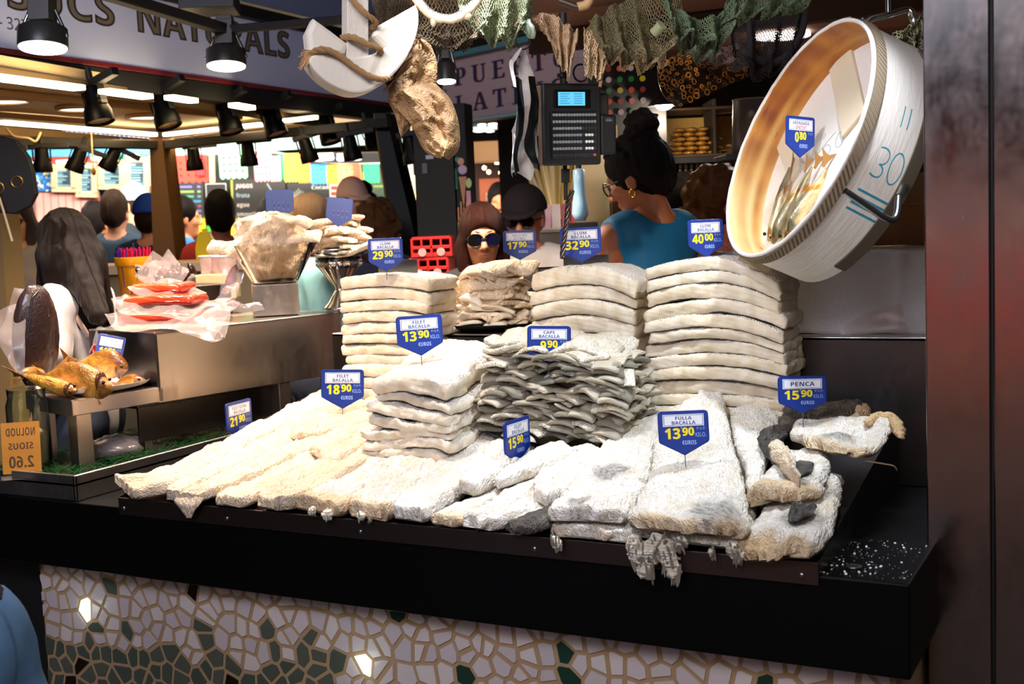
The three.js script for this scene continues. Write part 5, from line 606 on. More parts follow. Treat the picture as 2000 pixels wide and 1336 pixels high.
{ const d = 3.05, pl = plane(700, 120, d, 0.42), t = thing('wooden_anchor', 'large white painted wooden anchor hanging with a rope around it', 'anchor', pl.o); t.quaternion.setFromRotationMatrix(pl.m); const S = (l) => l.map(([x, y]) => pl.to(x, y));
  const smo = (l) => new THREE.CatmullRomCurve3(l.map(([x, y]) => V(x, y, 0)), true, 'centripetal').getPoints(l.length * 5).map((p) => [p.x, p.y]); const cres = S(smo([[603, 122], [625, 112], [645, 112], [668, 119], [700, 119], [730, 112], [755, 95], [778, 68], [803, 22], [806, 45], [800, 78], [780, 120], [755, 150], [725, 172], [690, 182], [655, 172], [622, 150]])); obj('crescent', warp(extr(shape(cres), 0.055, 0.006), (v) => { v.z -= 0.03; }), whiteWood, t);
  obj('shank', mv(box(0.055, 0.3, 0.05, 0, 0, 0, 0.003), ...(() => { const [x, y] = pl.to(694, 30); return [x, y, -0.002]; })()), whiteWood, t);
  const fluke = (l, dz) => { const g = extr(shape(S(l)), 0.03, 0.012); return warp(g, (v) => { v.z -= dz; }); }; obj('fluke', fluke([[803, 20], [738, 62], [734, 72], [748, 86], [768, 84], [785, 60]], 0.02), whiteWood, t); obj('fluke', fluke([[613, 52], [605, 70], [608, 98], [640, 104], [664, 100], [666, 92], [640, 72]], 0.02), whiteWood, t);
  const lp = (l, dz) => l.map(([x, y, z]) => { const [a, b] = pl.to(x, y); return V(a, b, z ?? dz); });
  const r = thing('anchor_rope', 'frayed brown rope wound around the white anchor', 'rope', pl.o); r.quaternion.copy(t.quaternion); obj('rope', [ropeGeo(lp([[668, -10, 0.04], [678, 12, 0.05], [700, 38, 0.06], [724, 52, 0.04], [716, 58, -0.03]]), 0.008), ropeGeo(lp([[668, 74, 0.0], [678, 82, 0.05], [705, 98, 0.06], [730, 105, 0.05], [738, 112, -0.02]]), 0.0085), ropeGeo(lp([[600, 108, 0.02], [620, 104, 0.045], [650, 116, 0.05], [680, 140, 0.055], [710, 158, 0.055], [735, 162, 0.045], [765, 150, 0.0], [775, 148, -0.02]]), 0.008)], rope, r); const fr = []; for (let i = 0; i < 60; i++) { const [a, b] = pl.to(603 + rr(-6, 6), 110 + rr(-8, 8)), e = pl.to(590 + rr(-10, 14), 122 + rr(-22, 18)); fr.push(tube([V(a, b, 0.02), V(lerp(a, e[0], 0.5) + rr(-0.005, 0.005), lerp(b, e[1], 0.5) + rr(-0.006, 0.006), 0.025), V(e[0], e[1], 0.02 + rr(-0.01, 0.01))], 0.0011, 4, 6)); } const f = obj('frayed_end', fr, mat(0xc79a6c, 0.9), r); }
// dried fish: folded leathery sheets
const dryTex = tex(512, (u, v) => { const a = clamp(0.5 + 0.8 * pn(u, v, 4, 2)), w = 0.5 + 0.5 * Math.sin((u * 6 + 1.6 * pn(u, v, 3, 6)) * 6.2832); return mixc(mixc([0.4, 0.28, 0.17], [0.76, 0.63, 0.44], a), [0.6, 0.44, 0.26], w * 0.5).map((x) => x + 0.06 * (rnd() - 0.5)); }, 3, 3);
const dry = new THREE.MeshPhysicalMaterial({ map: dryTex, roughness: 0.75, side: THREE.DoubleSide, bumpMap: bumpRep(noiseBump, 6), bumpScale: 0.008 });
function leather(L, R, s, th = 0.006, amp = 0.03) { const c = (q) => new THREE.CatmullRomCurve3(q.map(([x, y, d]) => at(x, y, d)), false, 'centripetal'), a = c(L), b = c(R); const f = (u, v, k) => { const p = a.getPoint(v).lerp(b.getPoint(v), u), w = Math.sin(u * 3.14) ** 0.6; return p.addScaledVector(fwd, -(amp * w * (0.7 + 0.8 * Math.sin(u * 9 + v * 5 + s) * 0.4 + fbm(u * 3 + s, v * 3, 2, 3))) + k * th); }; return [grid(30, 40, (u, v) => f(u, v, 0)), grid(30, 40, (u, v) => f(1 - u, v, 1)), grid(2, 40, (u, v) => f(0, v, u)), grid(2, 40, (u, v) => f(1, v, u))]; }
{ const t = thing('dried_fish', 'brown leathery dried fish hanging in folds beside the anchor', 'dried fish', [0, 0, 0]);
  obj('upper_fold', leather([[800, 70, 3.18], [780, 110, 3.16], [762, 160, 3.14], [757, 200, 3.12]], [[842, 88, 3.2], [853, 120, 3.2], [852, 160, 3.2], [845, 205, 3.2]], 1), dry, t); obj('lower_lobe', leather([[757, 196, 3.12], [800, 240, 3.1], [812, 262, 3.12], [830, 295, 3.12], [856, 309, 3.14]], [[848, 160, 3.2], [880, 195, 3.2], [896, 240, 3.2], [896, 290, 3.18], [876, 312, 3.15]], 4, 0.008, 0.05), dry, t); obj('side_fold', leather([[752, 160, 3.1], [756, 175, 3.1], [745, 182, 3.1]], [[806, 110, 3.1], [800, 130, 3.1], [765, 160, 3.1]], 8, 0.006, 0.02), mat(0x6e4a2c, 0.6, { side: THREE.DoubleSide }), t); obj('fin_flap', leather([[757, 196, 3.12], [770, 222, 3.12], [778, 250, 3.12], [784, 272, 3.12]], [[810, 215, 3.13], [806, 232, 3.13], [802, 246, 3.13], [788, 262, 3.13]], 6, 0.005, 0.02), dry, t); }
// ---------- nets ----------
function netGeo(f, nu, nv, r) { const K = []; for (let j = 0; j <= nv; j++) { K.push([]); for (let i = 0; i <= nu; i++) K[j].push(f(clamp((i + (j & 1) * 0.5 + rr(-0.12, 0.12)) / nu), clamp((j + rr(-0.12, 0.12)) / nv))); }
  const pos = [], idx = []; const strand = (a, b) => { const T = b.clone().sub(a); if (T.lengthSq() < 1e-8) return; T.normalize(); const x = V(0.3, 0.9, 0.2).cross(T).normalize(), y = T.clone().cross(x), k = pos.length / 3; for (const p of [a, b]) for (let i = 0; i < 3; i++) { const w = i * 2.0944; pos.push(...p.clone().addScaledVector(x, Math.cos(w) * r).addScaledVector(y, Math.sin(w) * r).toArray()); } for (let i = 0; i < 3; i++) { const j = (i + 1) % 3; idx.push(k + i, k + j, k + 3 + j, k + i, k + 3 + j, k + 3 + i); } };
  for (let j = 0; j < nv; j++) for (let i = 0; i <= nu; i++) { strand(K[j][i], K[j + 1][i]); const q = i + (j & 1 ? 1 : -1); if (q >= 0 && q <= nu) strand(K[j][i], K[j + 1][q]); }
  const g = new THREE.BufferGeometry(); g.setAttribute('position', new THREE.Float32BufferAttribute(pos, 3)); g.setIndex(idx); g.computeVertexNormals(); return g; }
function netPart(T, B, nu, nv, r, s, fold = 0.05, sag = 0) { nu = Math.round(nu * 1.35); nv = Math.round(nv * 1.35); r *= 1.25; const c = (q) => new THREE.CatmullRomCurve3(q.map(([x, y, d]) => at(x, y, d)), false, 'centripetal'), a = c(T), b = c(B); return netGeo((u, v) => { const p = a.getPoint(u).lerp(b.getPoint(u), v); p.addScaledVector(fwd, fold * Math.sin(u * 22 + s + v * 2) * (0.3 + v) + 0.03 * nz(u * 7 + s, v * 5, 1)); p.y -= sag * Math.sin(v * 3.14) + 0.012 * nz(u * 12, v * 9, s); return p; }, nu, nv, r); }
const cord = (c) => mat(c, 0.9);
{ const t = thing('fishing_net', 'dark olive fishing net swagged between the anchor and the scale', 'net', [0, 0, 0]); obj('swag', netPart([[720, -20, 3.3], [800, -30, 3.3], [930, -30, 3.3], [1035, -25, 3.3]], [[745, 40, 3.3], [815, 85, 3.28], [930, 82, 3.26], [1030, 50, 3.25]], 40, 16, 0.0013, 1, 0.05, 0.03), cord(0x5a4a34), t); obj('swag', netPart([[890, -10, 3.24], [950, -15, 3.24], [1000, -15, 3.22], [1040, -10, 3.22]], [[910, 40, 3.2], [950, 80, 3.18], [990, 85, 3.18], [1035, 45, 3.2]], 26, 16, 0.0014, 3, 0.05, 0.02), cord(0x6d7355), t); obj('swag', netPart([[750, -20, 3.4], [800, 0, 3.4], [850, 0, 3.4], [900, 0, 3.4]], [[800, 95, 3.36], [830, 95, 3.36], [870, 88, 3.36], [940, 78, 3.36]], 26, 16, 0.0013, 6, 0.06, 0.02), cord(0x4a3d2a), t); obj('knot', ropeGeo([at(1026, 40, 3.2), at(1034, 52, 3.18), at(1040, 68, 3.2), at(1030, 60, 3.22), at(1025, 48, 3.2)], 0.012), cord(0x9fb0a0), t); }
{ const t = thing('fishing_net', 'pale beige fishing net gathered to a point above the scale', 'net', [0, 0, 0]); obj('swag', netPart([[1040, 30, 3.4], [1080, 28, 3.42], [1110, 50, 3.42], [1130, 60, 3.42]], [[1085, 100, 3.4], [1095, 130, 3.4], [1108, 148, 3.4], [1112, 150, 3.4]], 20, 18, 0.0017, 2, 0.03), cord(0xc9ab8c), t); obj('swag', netPart([[1140, 55, 3.4], [1160, 50, 3.42], [1180, 70, 3.42], [1195, 90, 3.42]], [[1142, 150, 3.4], [1160, 152, 3.4], [1172, 155, 3.4], [1178, 140, 3.4]], 10, 14, 0.0018, 7, 0.02), cord(0xd2b894), t); obj('swag', netPart([[1172, 95, 3.4], [1210, 80, 3.42], [1250, 85, 3.4], [1300, 90, 3.38]], [[1185, 112, 3.38], [1215, 125, 3.36], [1255, 134, 3.36], [1305, 115, 3.36]], 26, 10, 0.0016, 4, 0.05, 0.02), cord(0xbfa482), t); obj('edge_rope', tube([at(1172, 95, 3.4), at(1176, 130, 3.4), at(1172, 170, 3.4)], 0.005, 6), rope, t); }
{ const t = thing('fishing_net', 'green fishing net hung in swags above the seller and the tub', 'net', [0, 0, 0]); const g1 = cord(0x56664a), g2 = cord(0x4c5a44); obj('swag', netPart([[1150, 45, 3.35], [1190, 15, 3.35], [1240, -10, 3.35], [1330, -20, 3.35]], [[1190, 100, 3.3], [1225, 112, 3.28], [1270, 118, 3.28], [1345, 80, 3.28]], 40, 20, 0.0012, 3, 0.06, 0.03), cord(0x6d6546), t); obj('swag', netPart([[1290, -20, 3.3], [1330, 20, 3.3], [1390, 35, 3.3], [1440, -10, 3.3]], [[1310, 60, 3.28], [1350, 78, 3.26], [1400, 85, 3.26], [1440, 45, 3.28]], 36, 14, 0.0015, 9, 0.07, 0.02), g1, t); obj('swag', netPart([[1420, -10, 3.3], [1480, -20, 3.3], [1540, -20, 3.3], [1590, -15, 3.3]], [[1400, 50, 3.28], [1460, 35, 3.28], [1510, 25, 3.28], [1560, 10, 3.28]], 34, 9, 0.0015, 12, 0.05, 0.02), g1, t); obj('swag', netPart([[1340, 60, 3.34], [1380, 70, 3.34], [1400, 70, 3.34], [1420, 60, 3.34]], [[1320, 90, 3.3], [1350, 112, 3.3], [1390, 115, 3.3], [1420, 70, 3.3]], 20, 10, 0.0013, 15, 0.04), g2, t); obj('swag', netPart([[1690, 110, 3.3], [1740, 70, 3.3], [1790, 40, 3.3], [1800, 30, 3.3]], [[1740, 110, 3.3], [1765, 110, 3.3], [1785, 105, 3.3], [1800, 100, 3.3]], 18, 9, 0.0016, 15, 0.02), cord(0x5a5a3c), t); }
{ const t = thing('fishing_net', 'fine black net draped under the bright lamp left of the tub', 'net', [0, 0, 0]); obj('swag', netPart([[1420, 60, 3.7], [1470, 40, 3.7], [1530, 30, 3.7], [1575, 20, 3.7]], [[1440, 110, 3.6], [1480, 150, 3.6], [1520, 140, 3.6], [1570, 90, 3.6]], 44, 24, 0.0009, 5, 0.05, 0.02), cord(0x2a2426), t); obj('swag', netPart([[1340, 95, 3.7], [1380, 90, 3.7], [1440, 88, 3.7], [1500, 85, 3.7]], [[1400, 110, 3.65], [1430, 125, 3.65], [1465, 138, 3.65], [1505, 140, 3.65]], 34, 14, 0.0012, 8, 0.04, 0.02), cord(0x6e5a55), t); obj('hem', tube([at(1575, 20, 3.7), at(1562, 70, 3.66), at(1530, 115, 3.62), at(1490, 120, 3.62), at(1450, 100, 3.64)], 0.012, 8), cord(0x241d1e), t); obj('cord', rod(at(1462, 30, 3.6), at(1470, 150, 3.6), 0.008), cord(0x1c1717), t); }
{ const g = cyl(0.014, 0.014, 0.03, 0, 0, 0, 20); const o = item('net_float', [g, cyl(0.015, 0.015, 0.003, 0, 0.0145, 0, 20)], mat(0x7d8060, 0.5), 'small olive cork float tied in the green net', 'float'); o.position.copy(at(1285, 57, 3.2)); o.rotation.set(0.3, 0, -0.9); }
// shark jaw
{ const p = [[795, -22], [812, 0], [826, 18], [846, 34], [866, 40], [890, 38], [912, 24], [930, 8], [945, -20]].map(([x, y]) => at(x, y, 3.12)), t = thing('shark_jaw', 'white shark jaw bone with small teeth hung in the net', 'jaw bone', at(870, 30, 3.12)); const q = p.map((a) => a.clone().sub(t.position)); const bone = mat(0xdcc9a4, 0.5); const g = tube(q, 0.0085, 10, 60); warp(g, (v) => { v.multiplyScalar(1); v.y += 0.004 * nz(v.x * 50, v.y * 50, v.z * 50); }); obj('bone', smooth(g), bone, t); obj('lug', [sph(0.008, ...q[3].toArray(), 1, 1.8, 1), sph(0.008, ...q[6].toArray(), 1.6, 1.2, 1)].map((h) => mv(h, 0, -0.01, 0)), bone, t); const c = new THREE.CatmullRomCurve3(q), th = []; for (let i = 0; i < 46; i++) { const u = 0.1 + 0.8 * i / 45, a = c.getPoint(u), T = c.getTangent(u), n = T.clone().cross(fwd).normalize(); if (n.y < 0) n.negate(); const g2 = new THREE.ConeGeometry(0.0028, 0.011, 5); g2.applyQuaternion(new THREE.Quaternion().setFromUnitVectors(V(0, 1, 0), n)); th.push(mv(g2, ...a.addScaledVector(n, 0.011).addScaledVector(fwd, -0.003).toArray())); } const o = obj('tooth', th, mat(0xf0e6d0, 0.3), t); o.userData.kind = 'stuff'; o.userData.label = 'row of tiny white teeth'; }
{ const t = thing('boar_tusk', 'curved dark horn caught in the net over the scale', 'horn', at(1130, 15, 3.3)); const q = [[1092, 2], [1110, 8], [1128, 14], [1146, 8], [1156, -12]].map(([x, y]) => at(x, y, 3.3).sub(t.position)); obj('horn', tube(q, 0.011, 10, 30), mat(0x3a2c1e, 0.35), t); obj('tip', tube(q.slice(2), 0.0125, 10, 16), mat(0xb8966a, 0.4), t); }
// clear bag on a ring
{ const t = thing('hanging_bag', 'long clear plastic bag hanging from a ring left of the scale', 'bag', at(1022, 95, 3.35)); const inv = new THREE.Matrix4().makeTranslation(...t.position.clone().negate().toArray()); obj('ring', mv(rot(new THREE.TorusGeometry(0.022, 0.0022, 8, 32), 0, YAW + 0.5, 0), 0, 0.02, 0), M.darkGrey, t);
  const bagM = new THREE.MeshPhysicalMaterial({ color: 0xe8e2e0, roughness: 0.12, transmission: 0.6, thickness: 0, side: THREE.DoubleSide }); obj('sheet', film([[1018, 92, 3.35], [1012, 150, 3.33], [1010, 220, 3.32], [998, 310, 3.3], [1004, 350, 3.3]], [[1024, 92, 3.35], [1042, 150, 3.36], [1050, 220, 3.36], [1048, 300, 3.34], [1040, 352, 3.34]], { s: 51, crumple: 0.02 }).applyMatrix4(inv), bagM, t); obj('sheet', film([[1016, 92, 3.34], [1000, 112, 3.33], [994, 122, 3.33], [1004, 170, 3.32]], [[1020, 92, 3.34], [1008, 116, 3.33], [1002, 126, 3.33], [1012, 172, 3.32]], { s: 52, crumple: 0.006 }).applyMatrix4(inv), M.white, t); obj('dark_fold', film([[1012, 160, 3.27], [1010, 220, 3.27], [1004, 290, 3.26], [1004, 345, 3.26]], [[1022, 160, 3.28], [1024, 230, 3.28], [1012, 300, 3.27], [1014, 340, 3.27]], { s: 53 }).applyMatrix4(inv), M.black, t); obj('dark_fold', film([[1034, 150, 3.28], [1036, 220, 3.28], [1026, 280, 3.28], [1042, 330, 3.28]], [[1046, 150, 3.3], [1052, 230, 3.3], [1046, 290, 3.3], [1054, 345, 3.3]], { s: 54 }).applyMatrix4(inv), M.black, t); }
// ---------- hanging scale ----------
{ const c = at(1118, 243, 3.5), t = thing('scale', 'black hanging electronic scale with a lit screen and rows of keys', 'scale', c, YAW + 0.42); t.rotation.order = 'YXZ'; t.rotation.x = 0.05; const k = 3.5 / FOCAL, w = 128 * k, h = 158 * k; const shell = mat(0x15171a, 0.4), face = mat(0x0d0f11, 0.35);
  obj('housing', box(w, h, 0.11, 0, 0, -0.055, 0.008), shell, t); obj('side_cover', box(0.006, h * 0.96, 0.1, -w / 2 - 0.002, 0, -0.055, 0.002), mat(0x6a5a50, 0.4, { metalness: 0.4 }), t); obj('side_button', box(0.003, h * 0.24, 0.016, -w / 2 - 0.006, -h * 0.25, -0.03, 0.001), M.black, t);
  obj('display_bezel', box(w * 0.62, h * 0.22, 0.006, 0.0, h * 0.31, 0.002, 0.003), M.black, t);
  const scr = canvas(256, 128, (x) => { x.fillStyle = '#66c8f2'; x.fillRect(0, 0, 256, 128); x.fillStyle = '#2f8fc4'; for (let j = 0; j < 5; j++) { x.fillRect(20, 14 + j * 22, 90 - (j % 2) * 20, 8); x.fillRect(150, 14 + j * 22, 80, 8); } }); const sm = new THREE.MeshStandardMaterial({ color: 0x111111, emissive: 0xffffff, emissiveMap: scr, emissiveIntensity: 0.9 }); obj('screen', mv(new THREE.PlaneGeometry(w * 0.46, h * 0.165), -0.004, h * 0.31, 0.0056), sm, t);
  { const l = new THREE.RectAreaLight(0x66c8f2, 0.4, w * 0.46, h * 0.165); l.name = 'screen_light'; t.updateMatrixWorld(true); l.position.copy(V(-0.004, h * 0.31, 0.012).applyMatrix4(t.matrixWorld)); l.lookAt(V(-0.004, h * 0.31, 1).applyMatrix4(t.matrixWorld)); scene.add(l); }
  obj('key_panel', box(w * 0.78, h * 0.58, 0.005, 0.004, -h * 0.13, 0.002, 0.003), face, t); const ks = [], kd = [], kn = []; const kt = canvas(64, 64, (x) => { x.fillStyle = '#8d959b'; x.fillRect(0, 0, 64, 64); x.fillStyle = '#23282c'; x.fillRect(18, 26, 28, 12); }); for (let r = 0; r < 7; r++) for (let q = 0; q < 15; q++) { const x = 0.004 + (q - 7) * w * 0.05, y = h * 0.115 - r * h * 0.082; const dim = r > 1 && q > 9, num = r > 2 && r < 6 && q > 10 && q < 14; const g = mv(rot(cyl(w * 0.0215, w * 0.0225, 0.003, 0, 0, 0, 10), Math.PI / 2, 0, 0), x, y, 0.006); (r === 6 ? kd : num ? kn : dim ? kd : ks).push(g); } for (const [g, m, l] of [[ks, new THREE.MeshStandardMaterial({ map: kt, roughness: 0.5 }), 'rows of pale round keys'], [kd, mat(0x2b2f33, 0.5), 'dim function keys'], [kn, mat(0xdde6e4, 0.4), 'bright number keys']]) { const o = obj('key', g, m, t); o.userData.kind = 'stuff'; o.userData.label = l; } obj('red_key', mv(rot(cyl(w * 0.022, w * 0.022, 0.003, 0, 0, 0, 12), Math.PI / 2, 0, 0), w * 0.36, -h * 0.377, 0.007), mat(0xc4564a, 0.4), t);
  obj('back_module', box(0.05, h * 0.34, 0.09, w / 2 + 0.016, h * 0.22, -0.07, 0.008), mat(0x2c2a28, 0.45), t); const lab = canvas(128, 64, (x) => { x.fillStyle = '#24282b'; x.fillRect(0, 0, 128, 64); x.fillStyle = '#9aa2a6'; fitText(x, 'DINA', 64, 34, 90, 34, 'bold $px sans-serif'); x.strokeStyle = '#9aa2a6'; x.lineWidth = 3; x.beginPath(); x.arc(64, 30, 26, 3.6, 5.8); x.stroke(); }); obj('printer_module', box(0.052, h * 0.5, 0.09, w / 2 + 0.028, -h * 0.13, -0.05, 0.008), shell, t); obj('maker_plate', mv(new THREE.PlaneGeometry(0.03, 0.015), w / 2 + 0.028, h * 0.05, -0.0044), new THREE.MeshStandardMaterial({ map: lab, roughness: 0.5 }), t);
  obj('hanger', [rod([0.0, h / 2, -0.05], [0.0, h / 2 + 0.2, -0.05], 0.012), rod([0, h / 2 + 0.02, -0.05], [0.0, h / 2 + 0.03, -0.05], 0.02)], M.blackMatt, t); obj('ring', mv(new THREE.TorusGeometry(0.024, 0.003, 8, 28), 0.04, h / 2 + 0.03, -0.02), M.blackMatt, t); obj('pan_hook', [rod([0.0, -h / 2 - 0.1, -0.05], [0.0, -h / 2, -0.05], 0.006), box(0.02, 0.04, 0.02, 0, -h / 2 - 0.03, -0.05)], M.blackMatt, t); }
{ const q = [[1118, 372], [1112, 390], [1108, 410], [1106, 440], [1100, 480], [1098, 505]].map(([x, y]) => at(x, y, 3.62)); const o = thing('metal_chain', 'thin twisted metal chain hanging below the scale', 'chain', q[0]); obj('chain', ropeGeo(q.map((p) => p.clone().sub(o.position)), 0.008), metal(0x6b6058, 0.35), o); }
// dark dried hide with rings
{ const t = thing('dried_octopus', 'dark dried hide studded with amber rings hanging under the nets', 'dried hide', at(1370, 165, 3.75)); const inv = new THREE.Matrix4().makeTranslation(...t.position.clone().negate().toArray()); const gs = leather([[1284, 128, 3.7], [1288, 165, 3.7], [1300, 190, 3.7], [1325, 210, 3.7]], [[1330, 105, 3.85], [1400, 100, 3.9], [1450, 125, 3.9], [1466, 150, 3.85]], 3, 0.012, 0.03).map((g) => g.applyMatrix4(inv)); obj('hide', gs, mat(0x1c130c, 0.3, { clearcoat: 0.6, bumpMap: bumpRep(noiseBump, 5), bumpScale: 0.006, side: THREE.DoubleSide }), t);
  const am = [mat(0xb8741a, 0.35, { clearcoat: 0.6 }), mat(0x7a4a14, 0.35), mat(0x94601c, 0.3)]; const base = gs[0].attributes.position; for (let j = 0; j < 10; j++) for (let i = 0; i < 9; i++) { const u = (i + 0.5 + rr(-0.35, 0.35)) / 9, v = (j + 0.5 + rr(-0.35, 0.35)) / 10, k = Math.round(v * 40) * 31 + Math.round(u * 30); const g = new THREE.TorusGeometry(rr(0.0045, 0.0085), rr(0.0018, 0.003), 6, 14); rot(g, rr(-0.5, 0.5), YAW + rr(-0.6, 0.6), 0); g.scale(1, rr(0.6, 1.2), 1); mv(g, base.getX(k), base.getY(k), base.getZ(k)); g.translate(...fwd.clone().multiplyScalar(-0.006).toArray()); obj('ring', g, am[rnd() * 3 | 0], t); } }
// ---------- people ----------
const SKIN = { fair: 0xd69a78, tan: 0xb4704a, deep: 0x7a4630, pink: 0xcf8a72 };
const skinMat = (c) => mat(c, 0.55, { sheen: 0.2, sheenColor: new THREE.Color(0xff9070), sheenRoughness: 0.5 });
const HAIRBUMP = tex(256, (u, v) => { const a = 0.5 + 0.45 * Math.sin((u * 40 + 2.2 * pn(u, v, 4, 1)) * 6.2832) * (0.6 + 0.4 * pn(u, v, 9, 2)); return [a, a, a]; }, 10, 1.2, false);
const hairMat = (c) => mat(c, 0.5, { specularIntensity: 0.35, bumpMap: HAIRBUMP, bumpScale: 0.004});
// five-fingered relaxed hand: wrist at the origin, fingers along -y, thumb towards +z
const handGeo = (() => { const ps = [ell([0, -0.045, 0], [0.014, 0.048, 0.038], 0.012), cap([0, 0.01, 0], [0, -0.03, 0], 0.024, 0.022, 0.02)]; [[0.03, 0.068, 0.0], [0.011, 0.078, 0.002], [-0.009, 0.072, 0.002], [-0.028, 0.056, 0.0]].forEach(([z, L, c], i) => { const a = [0, -0.082, z], b = [-0.008 - 0.003 * i, -0.082 - L * 0.5, z * 1.06], d = [-0.026 - 0.004 * i, -0.082 - L * 0.93, z * 1.05]; ps.push(cap(a, b, 0.0086, 0.0078, 0.005), cap(b, d, 0.0078, 0.0066, 0.004)); }); ps.push(cap([0, -0.02, 0.03], [-0.008, -0.05, 0.052], 0.0125, 0.0105, 0.01), cap([-0.008, -0.05, 0.052], [-0.014, -0.082, 0.056], 0.0105, 0.0082, 0.004)); return nets(blend(ps), [-0.07, -0.18, -0.06], [0.04, 0.05, 0.085], 0.004); })();
function person(px, py, d, o) {
  const hc = at(px, py, d), far = o.far, turn = o.turn, s = o.s ?? 1, base = o.floor ?? 0, sy = (hc.y - base) / (1.575 * 1), t = thing('person', o.label, 'person', [hc.x, base, hc.z], 0);
  t.rotation.y = turn; t.scale.set(s, sy, s); const f = o.fem ? 0.9 : 1, hp = o.pitch ?? 0, hy = o.look ?? 0, ht = o.tilt ?? 0;
  const hx0 = o.lean ?? 0;
  // limbs: elbows and wrists for right (+x) and left (-x)
  const sh = [0.17 * f, 1.37, -0.015], el = o.elbows ?? [[0.225, 1.1, -0.03], [-0.225, 1.1, -0.03]], wr = o.wrists ?? [[0.23, 0.86, 0.06], [-0.23, 0.86, 0.06]];
  const torso = [ell([0, 1.26, -0.005], [0.162 * f, 0.19, 0.1], 0.05), ell([0, 1.08, 0.005], [0.14 * f, 0.17, 0.095 * (o.belly ?? 1)], 0.06), ell([0, 0.93, -0.01], [0.165, 0.13, 0.112], 0.06), cap([-sh[0] + 0.02, 1.375, -0.015], [sh[0] - 0.02, 1.375, -0.015], 0.052, 0.052, 0.05), cap([-0.08, 1.4, -0.02], [0.08, 1.4, -0.02], 0.05, 0.05, 0.05)];
  if (o.fem) torso.push(ell([0.065, 1.235, 0.07], [0.06, 0.06, 0.05], 0.04), ell([-0.065, 1.235, 0.07], [0.06, 0.06, 0.05], 0.04));
  const arms = [0, 1].flatMap((i) => { const q = i ? -1 : 1, S = [sh[0] * q, sh[1], sh[2]]; return [cap(S, el[i], 0.052 * f, 0.041 * f, 0.04), cap(el[i], wr[i], 0.041 * f, 0.026 * f, 0.02)]; });
  const legs = [-1, 1].flatMap((q) => [cap([0.088 * q, 0.9, -0.005], [0.092 * q, 0.5, 0.01], 0.088, 0.056, 0.05), cap([0.092 * q, 0.5, 0.01], [0.092 * q, 0.1, -0.02], 0.056, 0.038, 0.03), cap([0.092 * q, 0.06, -0.05], [0.1 * q, 0.035, 0.13], 0.038, 0.03, 0.04)]);
  const neck = [cap([0, 1.36, -0.025], [0, 1.5, -0.005], 0.056 * f, 0.052 * f, 0.03)];
  const low = nets(blend([...torso, ...arms, ...legs, ...neck]), [-0.36, -0.02, -0.3], [0.36, 1.53, 0.42], far ? 0.026 : 0.018);
  // head in its own frame (pivot at the top of the neck)
  const hd = [ell([0, 0.115, -0.014], [0.077, 0.096, 0.096], 0.03), ell([0, 0.045, 0.026], [0.058, 0.082, 0.068], 0.035), ell([0, -0.022, 0.06], [0.028, 0.022, 0.024], 0.03), cap([0, 0.085, 0.092], [0, 0.044, 0.116], 0.0085, 0.0135, 0.014), ell([0.012, 0.038, 0.104], [0.009, 0.008, 0.01], 0.008), ell([-0.012, 0.038, 0.104], [0.009, 0.008, 0.01], 0.008), cap([-0.034, 0.098, 0.08], [0.034, 0.098, 0.08], 0.0135, 0.0135, 0.02), ell([0.04, 0.052, 0.064], [0.02, 0.016, 0.02], 0.025), ell([-0.04, 0.052, 0.064], [0.02, 0.016, 0.02], 0.025), ell([0, 0.013, 0.086], [0.023, 0.0075, 0.012], 0.01), ell([0, 0.003, 0.084], [0.019, 0.0075, 0.011], 0.008), ell([0.077, 0.062, -0.006], [0.009, 0.032, 0.019], 0.008), ell([-0.077, 0.062, -0.006], [0.009, 0.032, 0.019], 0.008), cap([0, -0.1, -0.02], [0, 0.02, -0.01], 0.054 * f, 0.05 * f, 0.035), { ...ell([0.031, 0.078, 0.098], [0.017, 0.011, 0.02], 0.012), cut: true }, { ...ell([-0.031, 0.078, 0.098], [0.017, 0.011, 0.02], 0.012), cut: true }];
  const hM = new THREE.Matrix4().makeRotationFromEuler(new THREE.Euler(hp, hy, ht, 'YXZ')).setPosition(hx0, 1.5, 0.0);
  const head = nets(blend(hd), [-0.11, -0.12, -0.14], [0.11, 0.23, 0.15], far ? 0.01 : 0.0055).applyMatrix4(hM);
  const lip = new THREE.Color(o.skin).lerp(new THREE.Color(0xb0402c), 0.55), sk = new THREE.Color(o.skin); const hand = [0, 1].map((i) => { const g = handGeo.clone(); if (i) g.scale(-1, 1, 1); const D = V(...wr[i]).sub(V(...el[i])).normalize(); g.applyQuaternion(new THREE.Quaternion().setFromUnitVectors(V(0, -1, 0), D)); return mv(g, ...wr[i]); });
  obj('body', [low, head, ...hand], skinMat(o.skin), t);
  if (!far) { const l = nets(blend([ell([0, 0.014, 0.0885], [0.02, 0.0052, 0.0112], 0.004), ell([0, 0.004, 0.0865], [0.016, 0.0058, 0.0105], 0.004)]), [-0.03, -0.01, 0.06], [0.03, 0.03, 0.11], 0.003).applyMatrix4(hM); obj('lips', l, mat(lip.getHex(), 0.4), t); for (const q of [-1, 1]) { obj('eye', sph(0.0105, 0.031 * q, 0.077, 0.079).applyMatrix4(hM), mat(0xeae4dc, 0.2), t); obj('iris', sph(0.0055, 0.031 * q, 0.077, 0.0855).applyMatrix4(hM), mat(0x2a180e, 0.1), t); obj('eyebrow', tube([[0.014 * q, 0.103, 0.0935], [0.03 * q, 0.108, 0.09], [0.048 * q, 0.103, 0.077]], 0.0032, 6).applyMatrix4(hM), mat(0x2a1a12, 0.8), t); } }
  // clothes
  const cell = far ? 0.026 : 0.016, infl = (ps, r) => { const b = blend(ps); return (x, y, z) => b(x, y, z) - r; };
